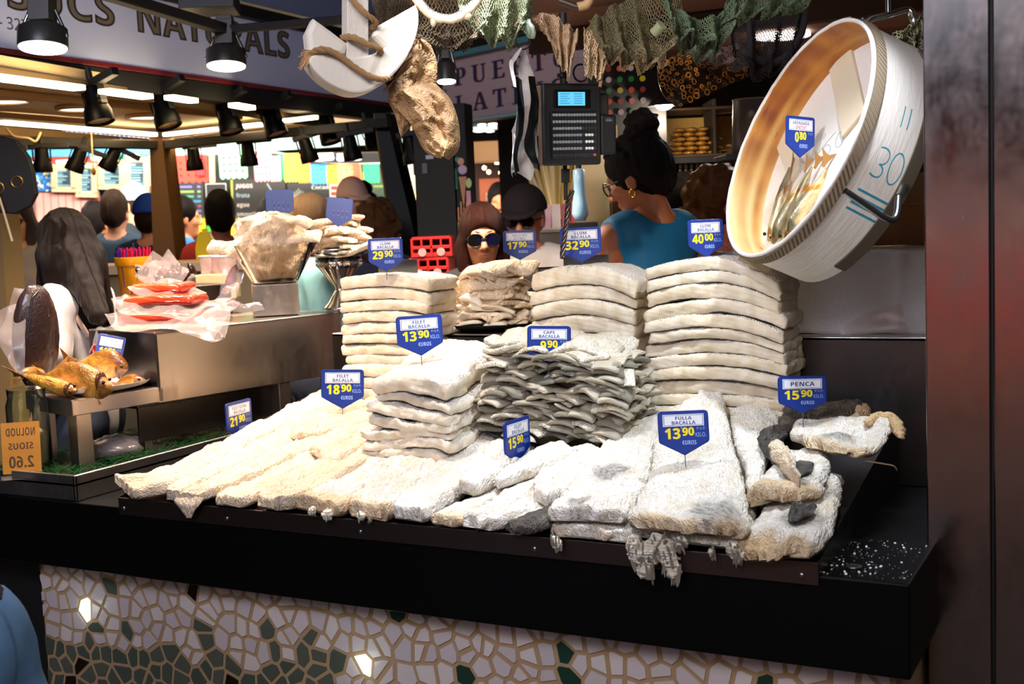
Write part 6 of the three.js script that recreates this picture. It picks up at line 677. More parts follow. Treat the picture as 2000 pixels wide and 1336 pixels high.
  const sl = o.sleeve ?? 'short', sleeves = sl === 'none' ? [] : [0, 1].flatMap((i) => { const S = [sh[0] * (i ? -1 : 1), sh[1], sh[2]], e = sl === 'short' ? S.map((v, k) => lerp(v, el[i][k], 0.62)) : el[i]; const r = [cap(S, e, 0.056 * f, 0.055 * f, 0.04)]; if (sl === 'long') r.push(cap(el[i], wr[i].map((v, k) => lerp(el[i][k], v, 0.95)), 0.05, 0.036, 0.03)); return r; });
  const wob = (x, y, z) => 0.006 * nz(x * 14, y * 7 + px, z * 14) + 0.0035 * nz(x * 30, y * 16, z * 30), hem = o.hem ?? 0.86, nk = o.neck ?? 0.075;
  const sf = infl([...torso, ...sleeves], 0.013), shirtF = (x, y, z) => Math.max(sf(x, y, z) + wob(x, y, z), hem - y, nk - Math.max(0, (1.42 - y) * 2.2) - Math.hypot(x, (z + 0.012) * 1.05), y > 1.2 ? -9 : -9, sl === 'none' ? Math.max(Math.abs(x) - 0.185 * f, -9) : -9);
  obj('shirt', nets(shirtF, [-0.38, hem - 0.05, -0.3], [0.38, 1.5, 0.32], cell * (o.fine ? 0.6 : 1)), o.shirtMat ?? mat(o.shirt, 0.85, { sheen: 0.3 }), t);
  const tf = infl([torso[2], ...legs.filter((_, i) => i % 3 < 2)], 0.014), legG = nets((x, y, z) => Math.max(tf(x, y, z) + wob(x, y * 1.5, z) * 0.8, y - 1.0, 0.07 - y), [-0.24, 0.03, -0.24], [0.24, 1.03, 0.24], cell); obj('trousers', legG, mat(o.trousers ?? 0x2a3344, 0.85, { bumpMap: bumpRep(noiseBump, 10), bumpScale: 0.001 }), t);
  obj('shoe', nets(infl(legs.filter((_, i) => i % 3 === 2), 0.012), [-0.2, -0.01, -0.14], [0.2, 0.12, 0.22], 0.02), M.darkGrey, t);
  // hair
  const cr = (r, zc = -0.014) => ell([0, 0.118, zc], [0.077 + r, 0.096 + r, 0.096 + r], 0.03), st = o.hair, hr = [cr(st === 'curly' ? 0.032 : st === 'capped' ? 0.004 : st === 'short' ? 0.011 : 0.016)], fcut = { ...ell([0, 0.035, 0.105], [0.072, st === 'short' || st === 'capped' ? 0.1 : 0.092, 0.075], 0.015), cut: true }; let lo = 0.0, wav = 0.004, freq = 60;
  if (st === 'short' || st === 'capped') { hr.push(ell([0, 0.06, -0.05], [0.074, 0.07, 0.062], 0.03)); lo = -0.0; wav = 0.005; }
  if (st === 'bun') { hr.push(ell([0, 0.055, -0.055], [0.07, 0.065, 0.06], 0.03), ell([0.0, 0.24, -0.07], [0.054, 0.046, 0.054], 0.012), ell([0.0, 0.2, -0.06], [0.036, 0.04, 0.036], 0.015)); wav = 0.007; }
  if (st === 'long') { const L = o.hairLen ?? 0.3; hr.push(ell([0, 0.02, -0.055], [0.094, 0.13, 0.07], 0.05), cap([0.05, 0.02, -0.06], [0.075, -L, -0.085], 0.058, 0.035, 0.05), cap([-0.05, 0.02, -0.06], [-0.075, -L, -0.085], 0.058, 0.035, 0.05), cap([0, 0, -0.08], [0, -L * 1.05, -0.1], 0.06, 0.04, 0.06), cap([0.074, 0.06, 0.0], [0.092, -L * 0.75, 0.03], 0.028, 0.022, 0.03), cap([-0.074, 0.06, 0.0], [-0.092, -L * 0.75, 0.03], 0.028, 0.022, 0.03)); if (o.sweep) hr.push(cap([0, 0.02, -0.1], [0.02, -0.2, -0.27], 0.07, 0.035, 0.05)); lo = -L - 0.08; wav = 0.005; }
  if (st === 'curly') { hr.push(ell([0, 0.03, -0.04], [0.11, 0.13, 0.095], 0.04)); wav = 0.028; freq = 26; lo = -0.1; }
  if (st) { const hb = blend([...hr, fcut]); const hg = nets((x, y, z) => hb(x, y, z) + wav * nz(x * freq, y * (st === 'curly' ? freq : freq * 0.25), z * freq) + (st === 'bun' && y > 0.17 ? 0.012 * nz(x * 40, y * 40, z * 40) : 0), [-0.2, Math.min(lo, -0.04) - 0.03, o.sweep ? -0.34 : -0.22], [0.2, 0.33, 0.17], far ? 0.011 : 0.0065); obj('hair', hg.applyMatrix4(hM), hairMat(o.hairC), t); }
  if (o.cap) { const cg = nets((x, y, z) => Math.max(ell([0, 0.12, -0.01], [0.096, 0.108, 0.116]).f(x, y, z), 0.108 - y), [-0.12, 0.08, -0.14], [0.12, 0.25, 0.13], far ? 0.011 : 0.007), br = extr(shape([[-0.075, 0], [-0.07, 0.05], [-0.04, 0.082], [0, 0.09], [0.04, 0.082], [0.07, 0.05], [0.075, 0]]), 0.008, 0.002); rot(br, Math.PI / 2 + 0.32, 0, 0); mv(br, 0, 0.126, 0.065); if (o.capBack) rot(br, 0, Math.PI, 0); const cm = mat(o.cap, 0.85); obj('cap_crown', cg.applyMatrix4(hM), cm, t); obj('cap_brim', br.applyMatrix4(hM), cm, t); }
  if (o.shades) { const gl = o.shades === 'dark' ? mat(0x0a0808, 0.08, { clearcoat: 1 }) : M.glassy, fr = mat(o.frame ?? 0x141010, 0.25), R = o.lens ?? 0.024; for (const q of [-1, 1]) { const l = rot(new THREE.CylinderGeometry(R, R * 0.95, 0.004, 24).scale(1.12, 1, 0.92), Math.PI / 2, 0.18 * q, 0); obj('lens', mv(l, 0.033 * q, 0.074, 0.105).applyMatrix4(hM), gl, t); obj('rim', mv(rot(new THREE.TorusGeometry(R, 0.0026, 6, 28).scale(1.12, 0.92, 1), 0, 0.18 * q, 0), 0.033 * q, 0.074, 0.1065).applyMatrix4(hM), fr, t); obj('temple', rod([0.062 * q, 0.08, 0.097], [0.081 * q, 0.076, -0.01], 0.0026).applyMatrix4(hM), fr, t); } obj('bridge', rod([-0.01, 0.079, 0.112], [0.01, 0.079, 0.112], 0.0025).applyMatrix4(hM), fr, t); }
  if (o.earring) for (const q of [-1, 1]) obj('earring', mv(rot(new THREE.TorusGeometry(0.013, 0.0028, 8, 24), 0, 1.2, 0), 0.081 * q, 0.022, 0).applyMatrix4(hM), metal(0xe2b84a, 0.2), t);
  if (o.strap) obj('strap', tube([[-0.13, 1.4, 0.06], [-0.06, 1.425, -0.05], [0.03, 1.3, -0.118], [0.12, 1.1, -0.12]], 0.011, 8, 30).scale(1, 1, 1), mat(o.strap, 0.8), t);
  if (o.extra) o.extra(t, hM); return t;
}
const faceTo = (r, f) => { const v = camRight.clone().multiplyScalar(r).addScaledVector(fwd, f); return Math.atan2(v.x, v.z); };   // yaw that looks along r (picture right) + f (away)
person(1262, 345, 4.3, { label: 'seller with dark hair in a bun, glasses and sleeveless blue top seen from behind', turn: faceTo(-0.5, 0.86), look: 0.45, pitch: 0.32, fem: true, floor: 0.1, skin: 0xa4623e, sleeve: 'none', shirt: 0x0f6f9c, shirtMat: mat(0x0d6a98, 0.7, { sheen: 0.4 }), hair: 'bun', hairC: 0x0e0a09, shades: 'clear', frame: 0x1a1416, earring: true, neck: 0.085, s: 1.12, fine: true, elbows: [[0.24, 1.12, -0.02], [-0.235, 1.1, 0.0]], wrists: [[0.16, 1.02, 0.22], [-0.15, 1.02, 0.22]] });
person(130, 486, 4.72, { label: 'woman with long dark hair and white T-shirt standing beyond the smoked fish', turn: faceTo(-1, 0.12), look: -0.75, fem: true, skin: 0xc98a66, shirt: 0xe9e2df, hair: 'long', hairLen: 0.2, hairC: 0x1a100c, s: 1.1, sweep: true, fine: true, pitch: 0.12, extra: (t) => obj('shoulder_strap', tube([[0.1, 1.2, 0.12], [0.125, 1.38, 0.04], [0.13, 1.41, -0.03], [0.13, 1.25, -0.12]], 0.009, 8, 30), mat(0xb89a86, 0.7), t) });
person(942, 468, 4.95, { label: 'woman with long red-brown hair and dark sunglasses facing the stall', turn: faceTo(0.08, -1), fem: true, skin: 0xb3714c, shirt: 0x17161a, hair: 'long', hairLen: 0.3, hairC: 0x31140c, shades: 'dark', lens: 0.028, frame: 0x1c1412 });
person(1026, 427, 5.55, { s: 1.06, label: 'man in dark cap and round sunglasses wearing a white shirt', turn: faceTo(-0.2, -1), skin: 0xc27a5e, shirt: 0xdcd6d4, hair: 'capped', hairC: 0xb0a8a0, cap: 0x241a1c, shades: 'dark', lens: 0.026, pitch: 0.12, look: -0.05 });
person(612, 448, 5.2, { label: 'man with cropped grey hair and dark glasses behind the glass bowl', turn: faceTo(0.8, 0.35), skin: 0xb8714e, shirt: 0x7fb4bc, hair: 'short', hairC: 0x70573a, shades: 'clear', frame: 0x100c0c, elbows: [[0.235, 1.1, -0.02], [-0.235, 1.1, -0.02]] });
person(1345, 408, 5.2, { label: 'dark-haired man in black glasses behind the seller', turn: faceTo(0.75, -0.5), skin: 0x7a3426, shirt: 0x1c1616, hair: 'short', hairC: 0x0c0808, shades: 'dark' });
person(1405, 408, 4.75, { label: 'woman with curly light brown hair half hidden by the tub', turn: faceTo(0.7, -0.6), fem: true, skin: 0xc77862, shirt: 0xb06a5c, hair: 'curly', hairC: 0x6b4426, sleeve: 'none', elbows: [[0.24, 1.12, 0.05], [-0.24, 1.14, 0.02]], wrists: [[0.16, 1.2, 0.26], [-0.1, 1.22, 0.26]] });
person(-95, 545, 2.3, { s: 0.98, extra: (t) => { t.rotation.order = 'YXZ'; t.rotation.x = 0.36; t.position.addScaledVector(camRight, 0.25); }, label: 'passer-by in light blue jeans cut off by the lower left corner', turn: faceTo(-1, 0.05), fem: true, skin: SKIN.fair, shirt: 0x20222a, trousers: 0x6d9fd2, hem: 0.97, hair: 'short', hairC: 0x2a1a12, fine: true });
const FAR = { far: true };
person(188, 436, 8.6, { ...FAR, label: 'dark-haired passer-by in grey shirt right beside the long-haired woman', turn: faceTo(0.2, 1), skin: SKIN.tan, shirt: 0x7a94a2, hair: 'short', hairC: 0x140d0a });
person(226, 418, 8.2, { ...FAR, label: 'young man with short brown hair and navy T-shirt seen from behind', turn: faceTo(0.1, 1), skin: 0xc58a6c, shirt: 0x22384c, hair: 'short', hairC: 0x3c2a1c });
person(260, 402, 9.4, { ...FAR, label: 'man in white backward cap and black T-shirt', turn: faceTo(-0.9, 0.3), skin: SKIN.fair, shirt: 0x16202a, hair: 'capped', hairC: 0x3a2618, cap: 0xe8e8ea, capBack: true });
person(292, 428, 7.8, { ...FAR, label: 'person in bright blue cap with a dark strap across the back', turn: faceTo(0.15, 1), skin: SKIN.fair, shirt: 0x1c3048, hair: 'capped', hairC: 0x3a281c, cap: 0x1246c0, strap: 0x10141c });
person(360, 428, 8.4, { ...FAR, label: 'dark-haired man in blue shirt right of the brown post', turn: faceTo(0.85, 0.4), skin: SKIN.tan, shirt: 0x1e6cb4, hair: 'short', hairC: 0x17100c, sleeve: 'long' });
person(430, 424, 7.1, { ...FAR, label: 'black-haired man in red T-shirt seen from behind', turn: faceTo(-0.25, 1), skin: SKIN.deep, shirt: 0xb0302c, hair: 'short', hairC: 0x0b0807, elbows: [[0.24, 1.12, 0.02], [-0.27, 1.15, 0.08]], wrists: [[0.2, 0.95, 0.15], [-0.3, 1.33, 0.2]] });
person(530, 428, 8.8, { ...FAR, label: 'dark-haired visitor just above the glass bowl heap', turn: faceTo(0.2, 1), skin: SKIN.tan, shirt: 0x33303a, hair: 'short', hairC: 0x0e0a08 });
person(566, 425, 8.4, { ...FAR, label: 'blond visitor beside the man with cropped grey hair', turn: faceTo(0.1, 1), skin: SKIN.fair, shirt: 0x6a6256, hair: 'short', hairC: 0xa4813e });
person(690, 398, 7.6, { ...FAR, label: 'visitor in pale pink cap above the cod strips', turn: faceTo(0.5, -0.8), skin: SKIN.fair, shirt: 0xb8b0ac, hair: 'capped', hairC: 0x4a3424, cap: 0xe8c4bc });
person(718, 424, 7.7, { ...FAR, label: 'black-haired visitor with a bun left of the black post', turn: faceTo(0.1, 1), fem: true, skin: SKIN.tan, shirt: 0x2c2c3c, hair: 'bun', hairC: 0x0b0908 });
person(738, 452, 6.2, { ...FAR, label: 'visitor with brown wavy hair behind the 29.90 tag', turn: faceTo(0.0, 1), fem: true, skin: SKIN.tan, shirt: 0x1f2440, hair: 'curly', hairC: 0x5c3a20 });
person(32, 432, 7.2, { ...FAR, label: 'visitor in sunglasses at the far left behind the post', turn: faceTo(0.1, -1), fem: true, skin: SKIN.fair, shirt: 0xa89884, hair: 'long', hairLen: 0.2, hairC: 0x4a3a30, shades: 'dark' });
person(975, 398, 9.2, { ...FAR, label: 'distant dark-haired visitor left of the capped man', turn: faceTo(0, -1), skin: SKIN.tan, shirt: 0x50302a, hair: 'short', hairC: 0x140c0a });
// ---------- neighbouring kiosk on the left: fascia, ceiling, lamps, posts ----------
const hz = (px) => 425 - 0.0437 * (px - 1000);
const dAt = (px, py, y) => (y - 1.65) * FOCAL / (hz(px) - py);      // rough distance of a point at height y
function beam(a, b, h, th, name, m, parent, y0 = 0) { const d = b.clone().sub(a), L = d.length(); const g = box(L, h, th, L / 2, h / 2 + y0, 0, Math.min(0.006, h / 5)); const o = obj(name, uvBox(g), m, parent); o.position.copy(a); o.rotation.y = Math.atan2(-d.z, d.x); return o; }
{ const a = at(-120, 70, 4.35), b = at(762, 206, 7.4); b.y = a.y = 2.36; const L = a.distanceTo(b), t = thing('kiosk_sign', 'long pale blue kiosk sign lettered NATURALS with a dark frame', 'sign', a); t.rotation.y = Math.atan2(-(b.z - a.z), b.x - a.x);
  const pix = (x, y) => { const n = V(0, 0, 1).applyAxisAngle(V(0, 1, 0), t.rotation.y), p = onPl(x, y, a, n).sub(a); return p.length() * Math.sign(p.dot(b.clone().sub(a))); };
  const sx = 2048 / L; const tx = canvas(2048, 200, (x, w, h) => { x.fillStyle = '#b9c4e6'; x.fillRect(0, 0, w, h); x.fillStyle = '#463c34'; const u0 = pix(20, 90) * sx, u1 = pix(566, 90) * sx; const word = (s, c0, c1) => { x.save(); x.font = 'bold 112px sans-serif'; x.textBaseline = 'middle'; const m = x.measureText(s).width; x.translate(c0, h * 0.29); x.scale((c1 - c0) / m, 1.05); x.lineWidth = 5; x.strokeStyle = '#2c2724'; x.fillStyle = '#6c6458'; x.fillText(s, 0, 0); x.strokeText(s, 0, 0); x.restore(); }; word('SUCS', u0, pix(226, 60) * sx); word('NATURALS', pix(262, 60) * sx, u1); x.fillStyle = '#2c2c34'; x.font = '42px sans-serif'; x.fillText('- 327', Math.max(4, pix(-4, 60) * sx), h * 0.76); x.fillStyle = '#b03038'; x.beginPath(); x.arc(pix(660, 75) * sx, h * 0.3, 16, 0, 7); x.fill(); });
  obj('panel', box(L, 0.32, 0.05, L / 2, 0.16, -0.03), mat(0x8c9abf, 0.5), t); const g = new THREE.PlaneGeometry(L, 0.31); obj('printed_face', mv(g, L / 2, 0.16, -0.0035), new THREE.MeshPhysicalMaterial({ map: tx, roughness: 0.45 }), t); obj('red_strip', box(L, 0.022, 0.05, L / 2, -0.005, -0.02), mat(0x6a1a20, 0.4), t); obj('top_frame', box(L, 0.05, 0.08, L / 2, 0.345, -0.02), M.blackMatt, t); obj('lower_beam', box(L, 0.085, 0.1, L / 2, -0.06, -0.05), M.blackMatt, t); obj('upper_panel', box(L, 0.3, 0.05, L / 2, 0.56, -0.06), mat(0x7a86a8, 0.5), t); obj('upper_strip', box(L, 0.03, 0.06, L / 2, 0.72, -0.05), mat(0x6a1a20, 0.4), t); }
{ const Y = 2.27, q = [[-140, 112], [630, 234], [318, 272], [-140, 232]].map(([x, y]) => onY(x, y, Y)); const s = shape(q.map((p) => [p.x, -p.z])); const t = thing('kiosk_ceiling', 'cream kiosk ceiling with strip lights and round downlights', 'ceiling panel', [0, Y, 0]); obj('panel', rot(extr(s, 0.05), -Math.PI / 2, 0, 0), mat(0xe8ca94, 0.6), t);
  const cn = q.map((p) => V(p.x, 0, p.z)); const edge = (a, b, h, m, n, inset = 0) => { const o = obj(n, bar(V(a.x, h, a.z), V(b.x, h, b.z), 0.035, 0.05), m, t); return o; }; edge(cn[3], cn[2], -0.03, mat(0xcaa878, 0.6), 'edge_trim'); edge(cn[2], cn[1], -0.03, mat(0xcaa878, 0.6), 'edge_trim'); edge(cn[0], cn[1], -0.02, mat(0x6a5436, 0.6), 'edge_trim');
  const strip = (x0, y0, x1, y1, w = 0.035, k = 5) => { const a = onY(x0, y0, Y - 0.045), b = onY(x1, y1, Y - 0.045), m = a.clone().lerp(b, 0.5); obj('strip_light', bar(V(a.x, -0.045, a.z), V(b.x, -0.045, b.z), w, 0.02), glow(0xffe2b0, k * 1.8), t); const L = a.distanceTo(b), l = new THREE.RectAreaLight(0xffd49a, 9, L, 0.06); l.name = 'strip_light_source'; l.position.set(m.x, Y - 0.075, m.z); l.lookAt(m.x + 0.001, 0, m.z); const d = b.clone().sub(a); l.rotation.set(-Math.PI / 2, 0, 0); l.rotateZ(Math.atan2(-d.z, d.x)); scene.add(l); };
  strip(4, 239, 303, 263); strip(322, 263, 510, 243); strip(556, 236, 618, 229, 0.03); strip(-30, 148, 155, 172, 0.06); strip(203, 178, 288, 189, 0.06); strip(330, 190, 378, 197, 0.05); strip(455, 205, 490, 211, 0.05); 
  const bt = (x0, y0, x1, y1) => { const a = onY(x0, y0, Y - 0.02), b = onY(x1, y1, Y - 0.02); obj('batten', bar(V(a.x, -0.02, a.z), V(b.x, -0.02, b.z), 0.03, 0.03), mat(0xb08a58, 0.6), t); }; bt(-40, 178, 470, 228); bt(-40, 222, 200, 240);
  for (const [x, y] of [[10, 200], [156, 215], [288, 231]]) { const p = onY(x, y, Y - 0.02); obj('downlight', cyl(0.1, 0.1, 0.02, p.x, -0.005, p.z, 28), glow(0xffeccc, 4), t); obj('downlight_ring', mv(new THREE.TorusGeometry(0.105, 0.012, 8, 32).rotateX(Math.PI / 2), p.x, -0.012, p.z), M.cream, t); }
  const cab = [[12, 250], [28, 266], [55, 270], [70, 276], [80, 258]].map(([x, y]) => { const p = at(x, y, 6.4); return V(p.x, p.y - Y, p.z); }); obj('cable', tube(cab, 0.006, 6, 30), M.cream, t); }
// kiosk posts
{ const post = (name, label, x0, y0, x1, y1, d, w0, w1, m, trim) => { const a = at(x0, y0, d), b = at(x1, y1, d), t = thing(name, label, 'post', [b.x, 0, b.z]); const dn = b.clone().sub(a).normalize(), e = b.clone().addScaledVector(dn, (b.y - 0) / -dn.y); const g = loft([a, b, e].map((p, i) => { const w = [w0, w1, w1 * 1.15][i]; return [[-1, -1], [1, -1], [1, 1], [-1, 1]].map(([x, z]) => p.clone().sub(t.position).addScaledVector(camRight, x * w / 2).add(V(0, 0, z * 0.05))); })); const q = g.toNonIndexed(); q.computeVertexNormals(); obj('post', q, m, t); if (trim) { const r = loft([a, b, e].map((p, i) => { const w = [w0, w1, w1 * 1.15][i]; return [[-0.5 - 0.12 / 1, -1], [-0.5, -1], [-0.5, 1], [-0.62, 1]].map(([x, z]) => p.clone().sub(t.position).addScaledVector(camRight, x * w).add(V(0, 0, z * 0.05))); })); obj('edge_trim', r, trim, t); } };
  post('kiosk_post', 'tapering brown kiosk post at the back corner under the strip lights', 316, 270, 333, 500, 7.2, 0.075, 0.13, mat(0x6a4a22, 0.6)); post('kiosk_post', 'slanting black kiosk post with a golden edge left of the black pillar', 752, 222, 806, 500, 6.7, 0.06, 0.13, M.black, mat(0x8a6a2c, 0.5)); post('kiosk_post', 'brown kiosk post cut off at the left edge behind the dried roe', 2, 330, 12, 600, 5.2, 0.05, 0.09, mat(0x7a6238, 0.6)); }
// track spotlights
function makeSpot() { const t = thing('track_spotlight', '', 'spotlight', [0, 0, 0], 0); obj('adapter', [box(0.2, 0.028, 0.032, 0.04, 0, 0), cyl(0.012, 0.012, 0.06, 0, 0.03, 0)], M.blackMatt, t); for (const x of [-0.045, 0.045]) obj('yoke', box(0.006, 0.08, 0.03, x, -0.045, 0), M.blackMatt, t); const h = rot(lathe([[0, 0.06], [0.03, 0.06], [0.035, 0.05], [0.038, 0.0], [0.05, -0.03], [0.052, -0.07], [0.046, -0.07], [0.043, -0.05], [0, -0.045]], 24), 0, 0, 0); obj('lamp_head', mv(h, 0, -0.07, 0), M.black, t); obj('lens', mv(cyl(0.044, 0.044, 0.004, 0, -0.128, 0, 24), 0, 0, 0), mat(0xd8b890, 0.2, { clearcoat: 1 }), t); return t; }
const SP0 = makeSpot(); let spotUsed = false;
for (const [x, y, d, tilt, yaw, s, label] of [[178, 165, 5.0, 0.25, -0.6, 1.15, 'track spotlight largest on the front beam under the lettering SUCS'], [308, 182, 5.5, 0.35, -0.5, 1.15, 'track spotlight on the front beam under the letter N'], [436, 198, 6.0, 0.3, -0.6, 1.15, 'track spotlight on the front beam below the hanging rail lamp'], [522, 208, 6.4, 0.35, -0.5, 1.15, 'track spotlight on the front beam right of the short strip light'], [632, 226, 6.9, 0.3, -0.6, 1.15, 'track spotlight on the front beam left of the black post'], [80, 285, 6.6, 0.0, 0.2, 1, 'upright track spotlight on the rear rail above the blue poster'], [160, 288, 6.8, -0.4, 0.4, 1, 'track spotlight tilted right on the rear rail left of the cord'], [228, 288, 7.0, -0.5, 0.5, 1, 'track spotlight tilted right on the rear rail over the framed menus'], [376, 286, 7.2, 0.05, 0.2, 1, 'track spotlight over the red paper banner'], [482, 276, 7.0, 0.05, 0.1, 1, 'track spotlight over the gap between green and pink banners'], [592, 268, 6.8, 0.25, 0.0, 1, 'track spotlight over the orange banner'], [680, 262, 6.6, 0.15, 0, 1, 'track spotlight left of the slanting black post'], [716, 240, 6.9, 0.3, 0, 1, 'half hidden track spotlight tucked against the black post'], [798, 262, 6.4, 0.15, 0.1, 1.1, 'track spotlight seen through the notch of the dried fish'], [0, 300, 6.4, 0.2, 0.2, 1, 'track spotlight cut off at the left edge']]) { const p = at(x, y, d), o = spotUsed ? dup(SP0, 'track_spotlight', p, YAW + yaw, label) : (SP0.position.copy(p), SP0.rotation.y = YAW + yaw, SP0.userData.label = label, SP0); spotUsed = true; o.rotation.order = 'YXZ'; o.rotation.z = tilt; o.scale.setScalar(s); }
{ const t = thing('lamp_rail', 'black rear lighting rail running round the kiosk corner', 'rail', at(316, 283, 7.2)); const p0 = t.position.clone(), q = (x, y, d) => at(x, y, d).sub(p0); obj('rail', [bar(q(-80, 272, 6.3), q(314, 284, 7.2), 0.05, 0.05), bar(q(316, 284, 7.2), q(760, 240, 6.6), 0.05, 0.05)], M.blackMatt, t); obj('cord', rod(q(178, 255, 6.8), q(182, 330, 6.8), 0.004), M.cream, t); obj('cord_knob', sph(0.016, ...q(183, 335, 6.8).toArray(), 0.8, 1.4, 0.8), mat(0x8a6a3a, 0.4), t); }
// large rail lamps, lit
function railLamp(x, y, d, r, lit, label, arm) { const c = at(x, y, d), k = d / FOCAL, t = thing('rail_lamp', label, 'lamp', c, YAW); t.rotation.order = 'YXZ'; t.rotation.x = -0.16; obj('lamp_head', lathe([[0, 0.075], [r * 0.7, 0.075], [r, 0.06], [r * 1.02, 0], [r * 0.97, -0.002], [r * 0.93, 0.02], [0, 0.025]], 36), mat(0x2c2b2a, 0.35), t); obj('diffuser', cyl(r * 0.95, r * 0.95, 0.008, 0, -0.001, 0, 32), glow(0xfff0dc, lit), t); for (const q of [-1, 1]) obj('yoke', rod([q * r * 1.03, 0.03, 0], [q * r * 0.55, 0.12, 0], 0.006), M.zinc, t); const fins = []; for (let i = 0; i < 7; i++) fins.push(box(r * 0.9, 0.1, 0.006, 0, 0.13, (i - 3) * r * 0.15)); obj('heat_sink', [...fins, box(r * 0.8, 0.08, r * 0.6, 0, 0.16, 0)], mat(0x46423e, 0.4, { metalness: 0.5 }), t); obj('driver_box', box(...arm), M.darkGrey, t); const l = new THREE.SpotLight(0xffe6d0, 8.5, 0, 1.15, 0.7, 2); l.name = 'rail_lamp_light'; l.position.copy(c).add(V(0.005, -0.02, 0.008)); l.target.position.copy(c).add(V(0, -1, 0)); l.castShadow = true; l.shadow.radius = 3; scene.add(l, l.target); }
railLamp(84, 92, 4.0, 0.078, 14, 'large lit rail lamp at the top left before the kiosk sign', [0.3, 0.05, 0.08, 0.17, 0.2, 0]); railLamp(442, 128, 4.9, 0.078, 14, 'lit rail lamp hanging before the letters of NATURALS', [0.22, 0.06, 0.12, -0.06, 0.25, 0]); railLamp(872, 158, 4.6, 0.036, 14, 'small lit rail lamp behind the dried fish', [0.03, 0.3, 0.03, -0.02, 0.25, 0]);
{ const t = thing('lamp_rail', 'black ceiling rail that carries the large rail lamps', 'rail', at(440, 40, 4.9)); const p0 = t.position.clone(), q = (x, y, d) => at(x, y, d).sub(p0); obj('rail', [bar(q(50, -60, 4.0), q(440, 58, 4.9), 0.05, 0.04), bar(q(440, 58, 4.9), q(900, 20, 4.6), 0.04, 0.03)], M.blackMatt, t); }
// stall's own front rail with its lamps (above the frame)
{ const t = thing('lamp_rail', 'ceiling rail over the counter front with four round lamps', 'rail', [-1.8, 2.72, -0.12]); obj('rail', [box(2.2, 0.04, 0.04, -0.2, 0.03, 0), bar([0.9, 0.03, 0], [1.5, 0.03, 0.92], 0.04, 0.04)], M.blackMatt, t); for (const [x, y, z, c] of [...RAIL]) { obj('lamp_head', lathe([[0, 0.06], [0.06, 0.05], [0.075, -0.02], [0.07, -0.02], [0, 0.0]], 28).translate(x + 1.8, -0.1, z + 0.12), M.darkGrey, t); obj('diffuser', cyl(0.066, 0.066, 0.006, x + 1.8, -0.112, z + 0.12, 24), glow(c, 3), t); } }
for (const [i, [x, y, z, a, b, c, k]] of ADDED_SPOTS.entries()) { const t = thing('track_spotlight', ['added unseen spotlight brightening the anchor', 'added unseen spotlight brightening the tub', 'added unseen spotlight brightening the scale', 'small spotlight added to brighten the white carton behind the tub'][i], 'spotlight', [x, y, z]); t.quaternion.setFromUnitVectors(V(0, -1, 0), V(a - x, b - y, c - z).normalize()); obj('lamp_head', lathe([[0, 0.16], [0.05, 0.15], [0.06, 0.02], [0.055, 0.02], [0, 0.05]], 24), M.darkGrey, t); obj('lens', cyl(0.05, 0.05, 0.004, 0, 0.045, 0), glow(k, 3), t); obj('stem', rod([0, 0.15, 0], [0, 0.4, 0], 0.01), M.blackMatt, t); }  // lamp bodies for the added spots, all out of view
// dark hanging garment with rings
{ const c = at(30, 340, 5.0), t = thing('hanging_apron', 'black cloth with golden eyelet rings hanging at the left edge', 'cloth', c, YAW); const k = 5 / FOCAL, o = [[-12, 70], [12, 62], [30, 30], [38, 0], [40, -40], [26, -62], [-2, -75], [-40, -70], [-60, 0], [-40, 70]].map(([x, y]) => [x * k, y * k]); obj('cloth', warp(extr(shape(o), 0.02, 0.006), (v) => { v.z += 0.02 * nz(v.x * 12, v.y * 8, 1); }), M.blackMatt, t); for (const [x, y] of [[8, -16], [-30, -26]]) obj('eyelet', mv(new THREE.TorusGeometry(11 * k, 2.2 * k, 8, 24), x * k, y * k, 0.032), metal(0xa8803a, 0.3), t); obj('string', tube([V(-30 * k, -30 * k, 0.05), V(-20 * k, -60 * k, 0.06), V(-6 * k, -130 * k, 0.06)], 0.005, 6), mat(0xd8c4a0, 0.8), t); }
// ---------- far stall behind: fascia, menus, banners, chalk boards ----------
const FD = 10.2, FK = FD / FOCAL;
function board(name, x0, y0, x1, y1, d, m, label, cat, o = {}) { const c = at((x0 + x1) / 2, (y0 + y1) / 2, d), k = d / FOCAL, w = (x1 - x0) * k, h = (y1 - y0) * k, t = thing(name, label, cat, c, YAW + (o.yaw ?? 0)); t.rotation.order = 'YXZ'; t.rotation.z = o.roll ?? -0.03; t.userData.group = o.group; obj('board', box(w, h, 0.03, 0, 0, 0, 0.004), o.side ?? mat(0x8a7a68, 0.7), t); if (m) obj('printed_face', mv(new THREE.PlaneGeometry(w * 0.985, h * 0.985), 0, 0, 0.0165), m, t); if (o.frame) { const f = o.fw ?? 0.04; obj('frame', [box(w + f, f, 0.05, 0, h / 2, 0.01), box(w + f, f, 0.05, 0, -h / 2, 0.01), box(f, h, 0.05, -w / 2, 0, 0.01), box(f, h, 0.05, w / 2, 0, 0.01)], mat(o.frame, 0.5), t); } return t; }
const prints = (w, h, f) => new THREE.MeshPhysicalMaterial({ map: canvas(w, h, f), roughness: 0.5 });
const lines = (bg, cols, n, extra) => prints(128, 160, (x, w, h) => { x.fillStyle = bg; x.fillRect(0, 0, w, h); for (let i = 0; i < n; i++) { x.fillStyle = cols[i % cols.length]; const y = 10 + i * (h - 16) / n; x.fillRect(10, y, 40 + rnd() * 60, (h / n) * 0.4); x.fillRect(w - 26, y, 16, (h / n) * 0.4); } extra?.(x, w, h); });
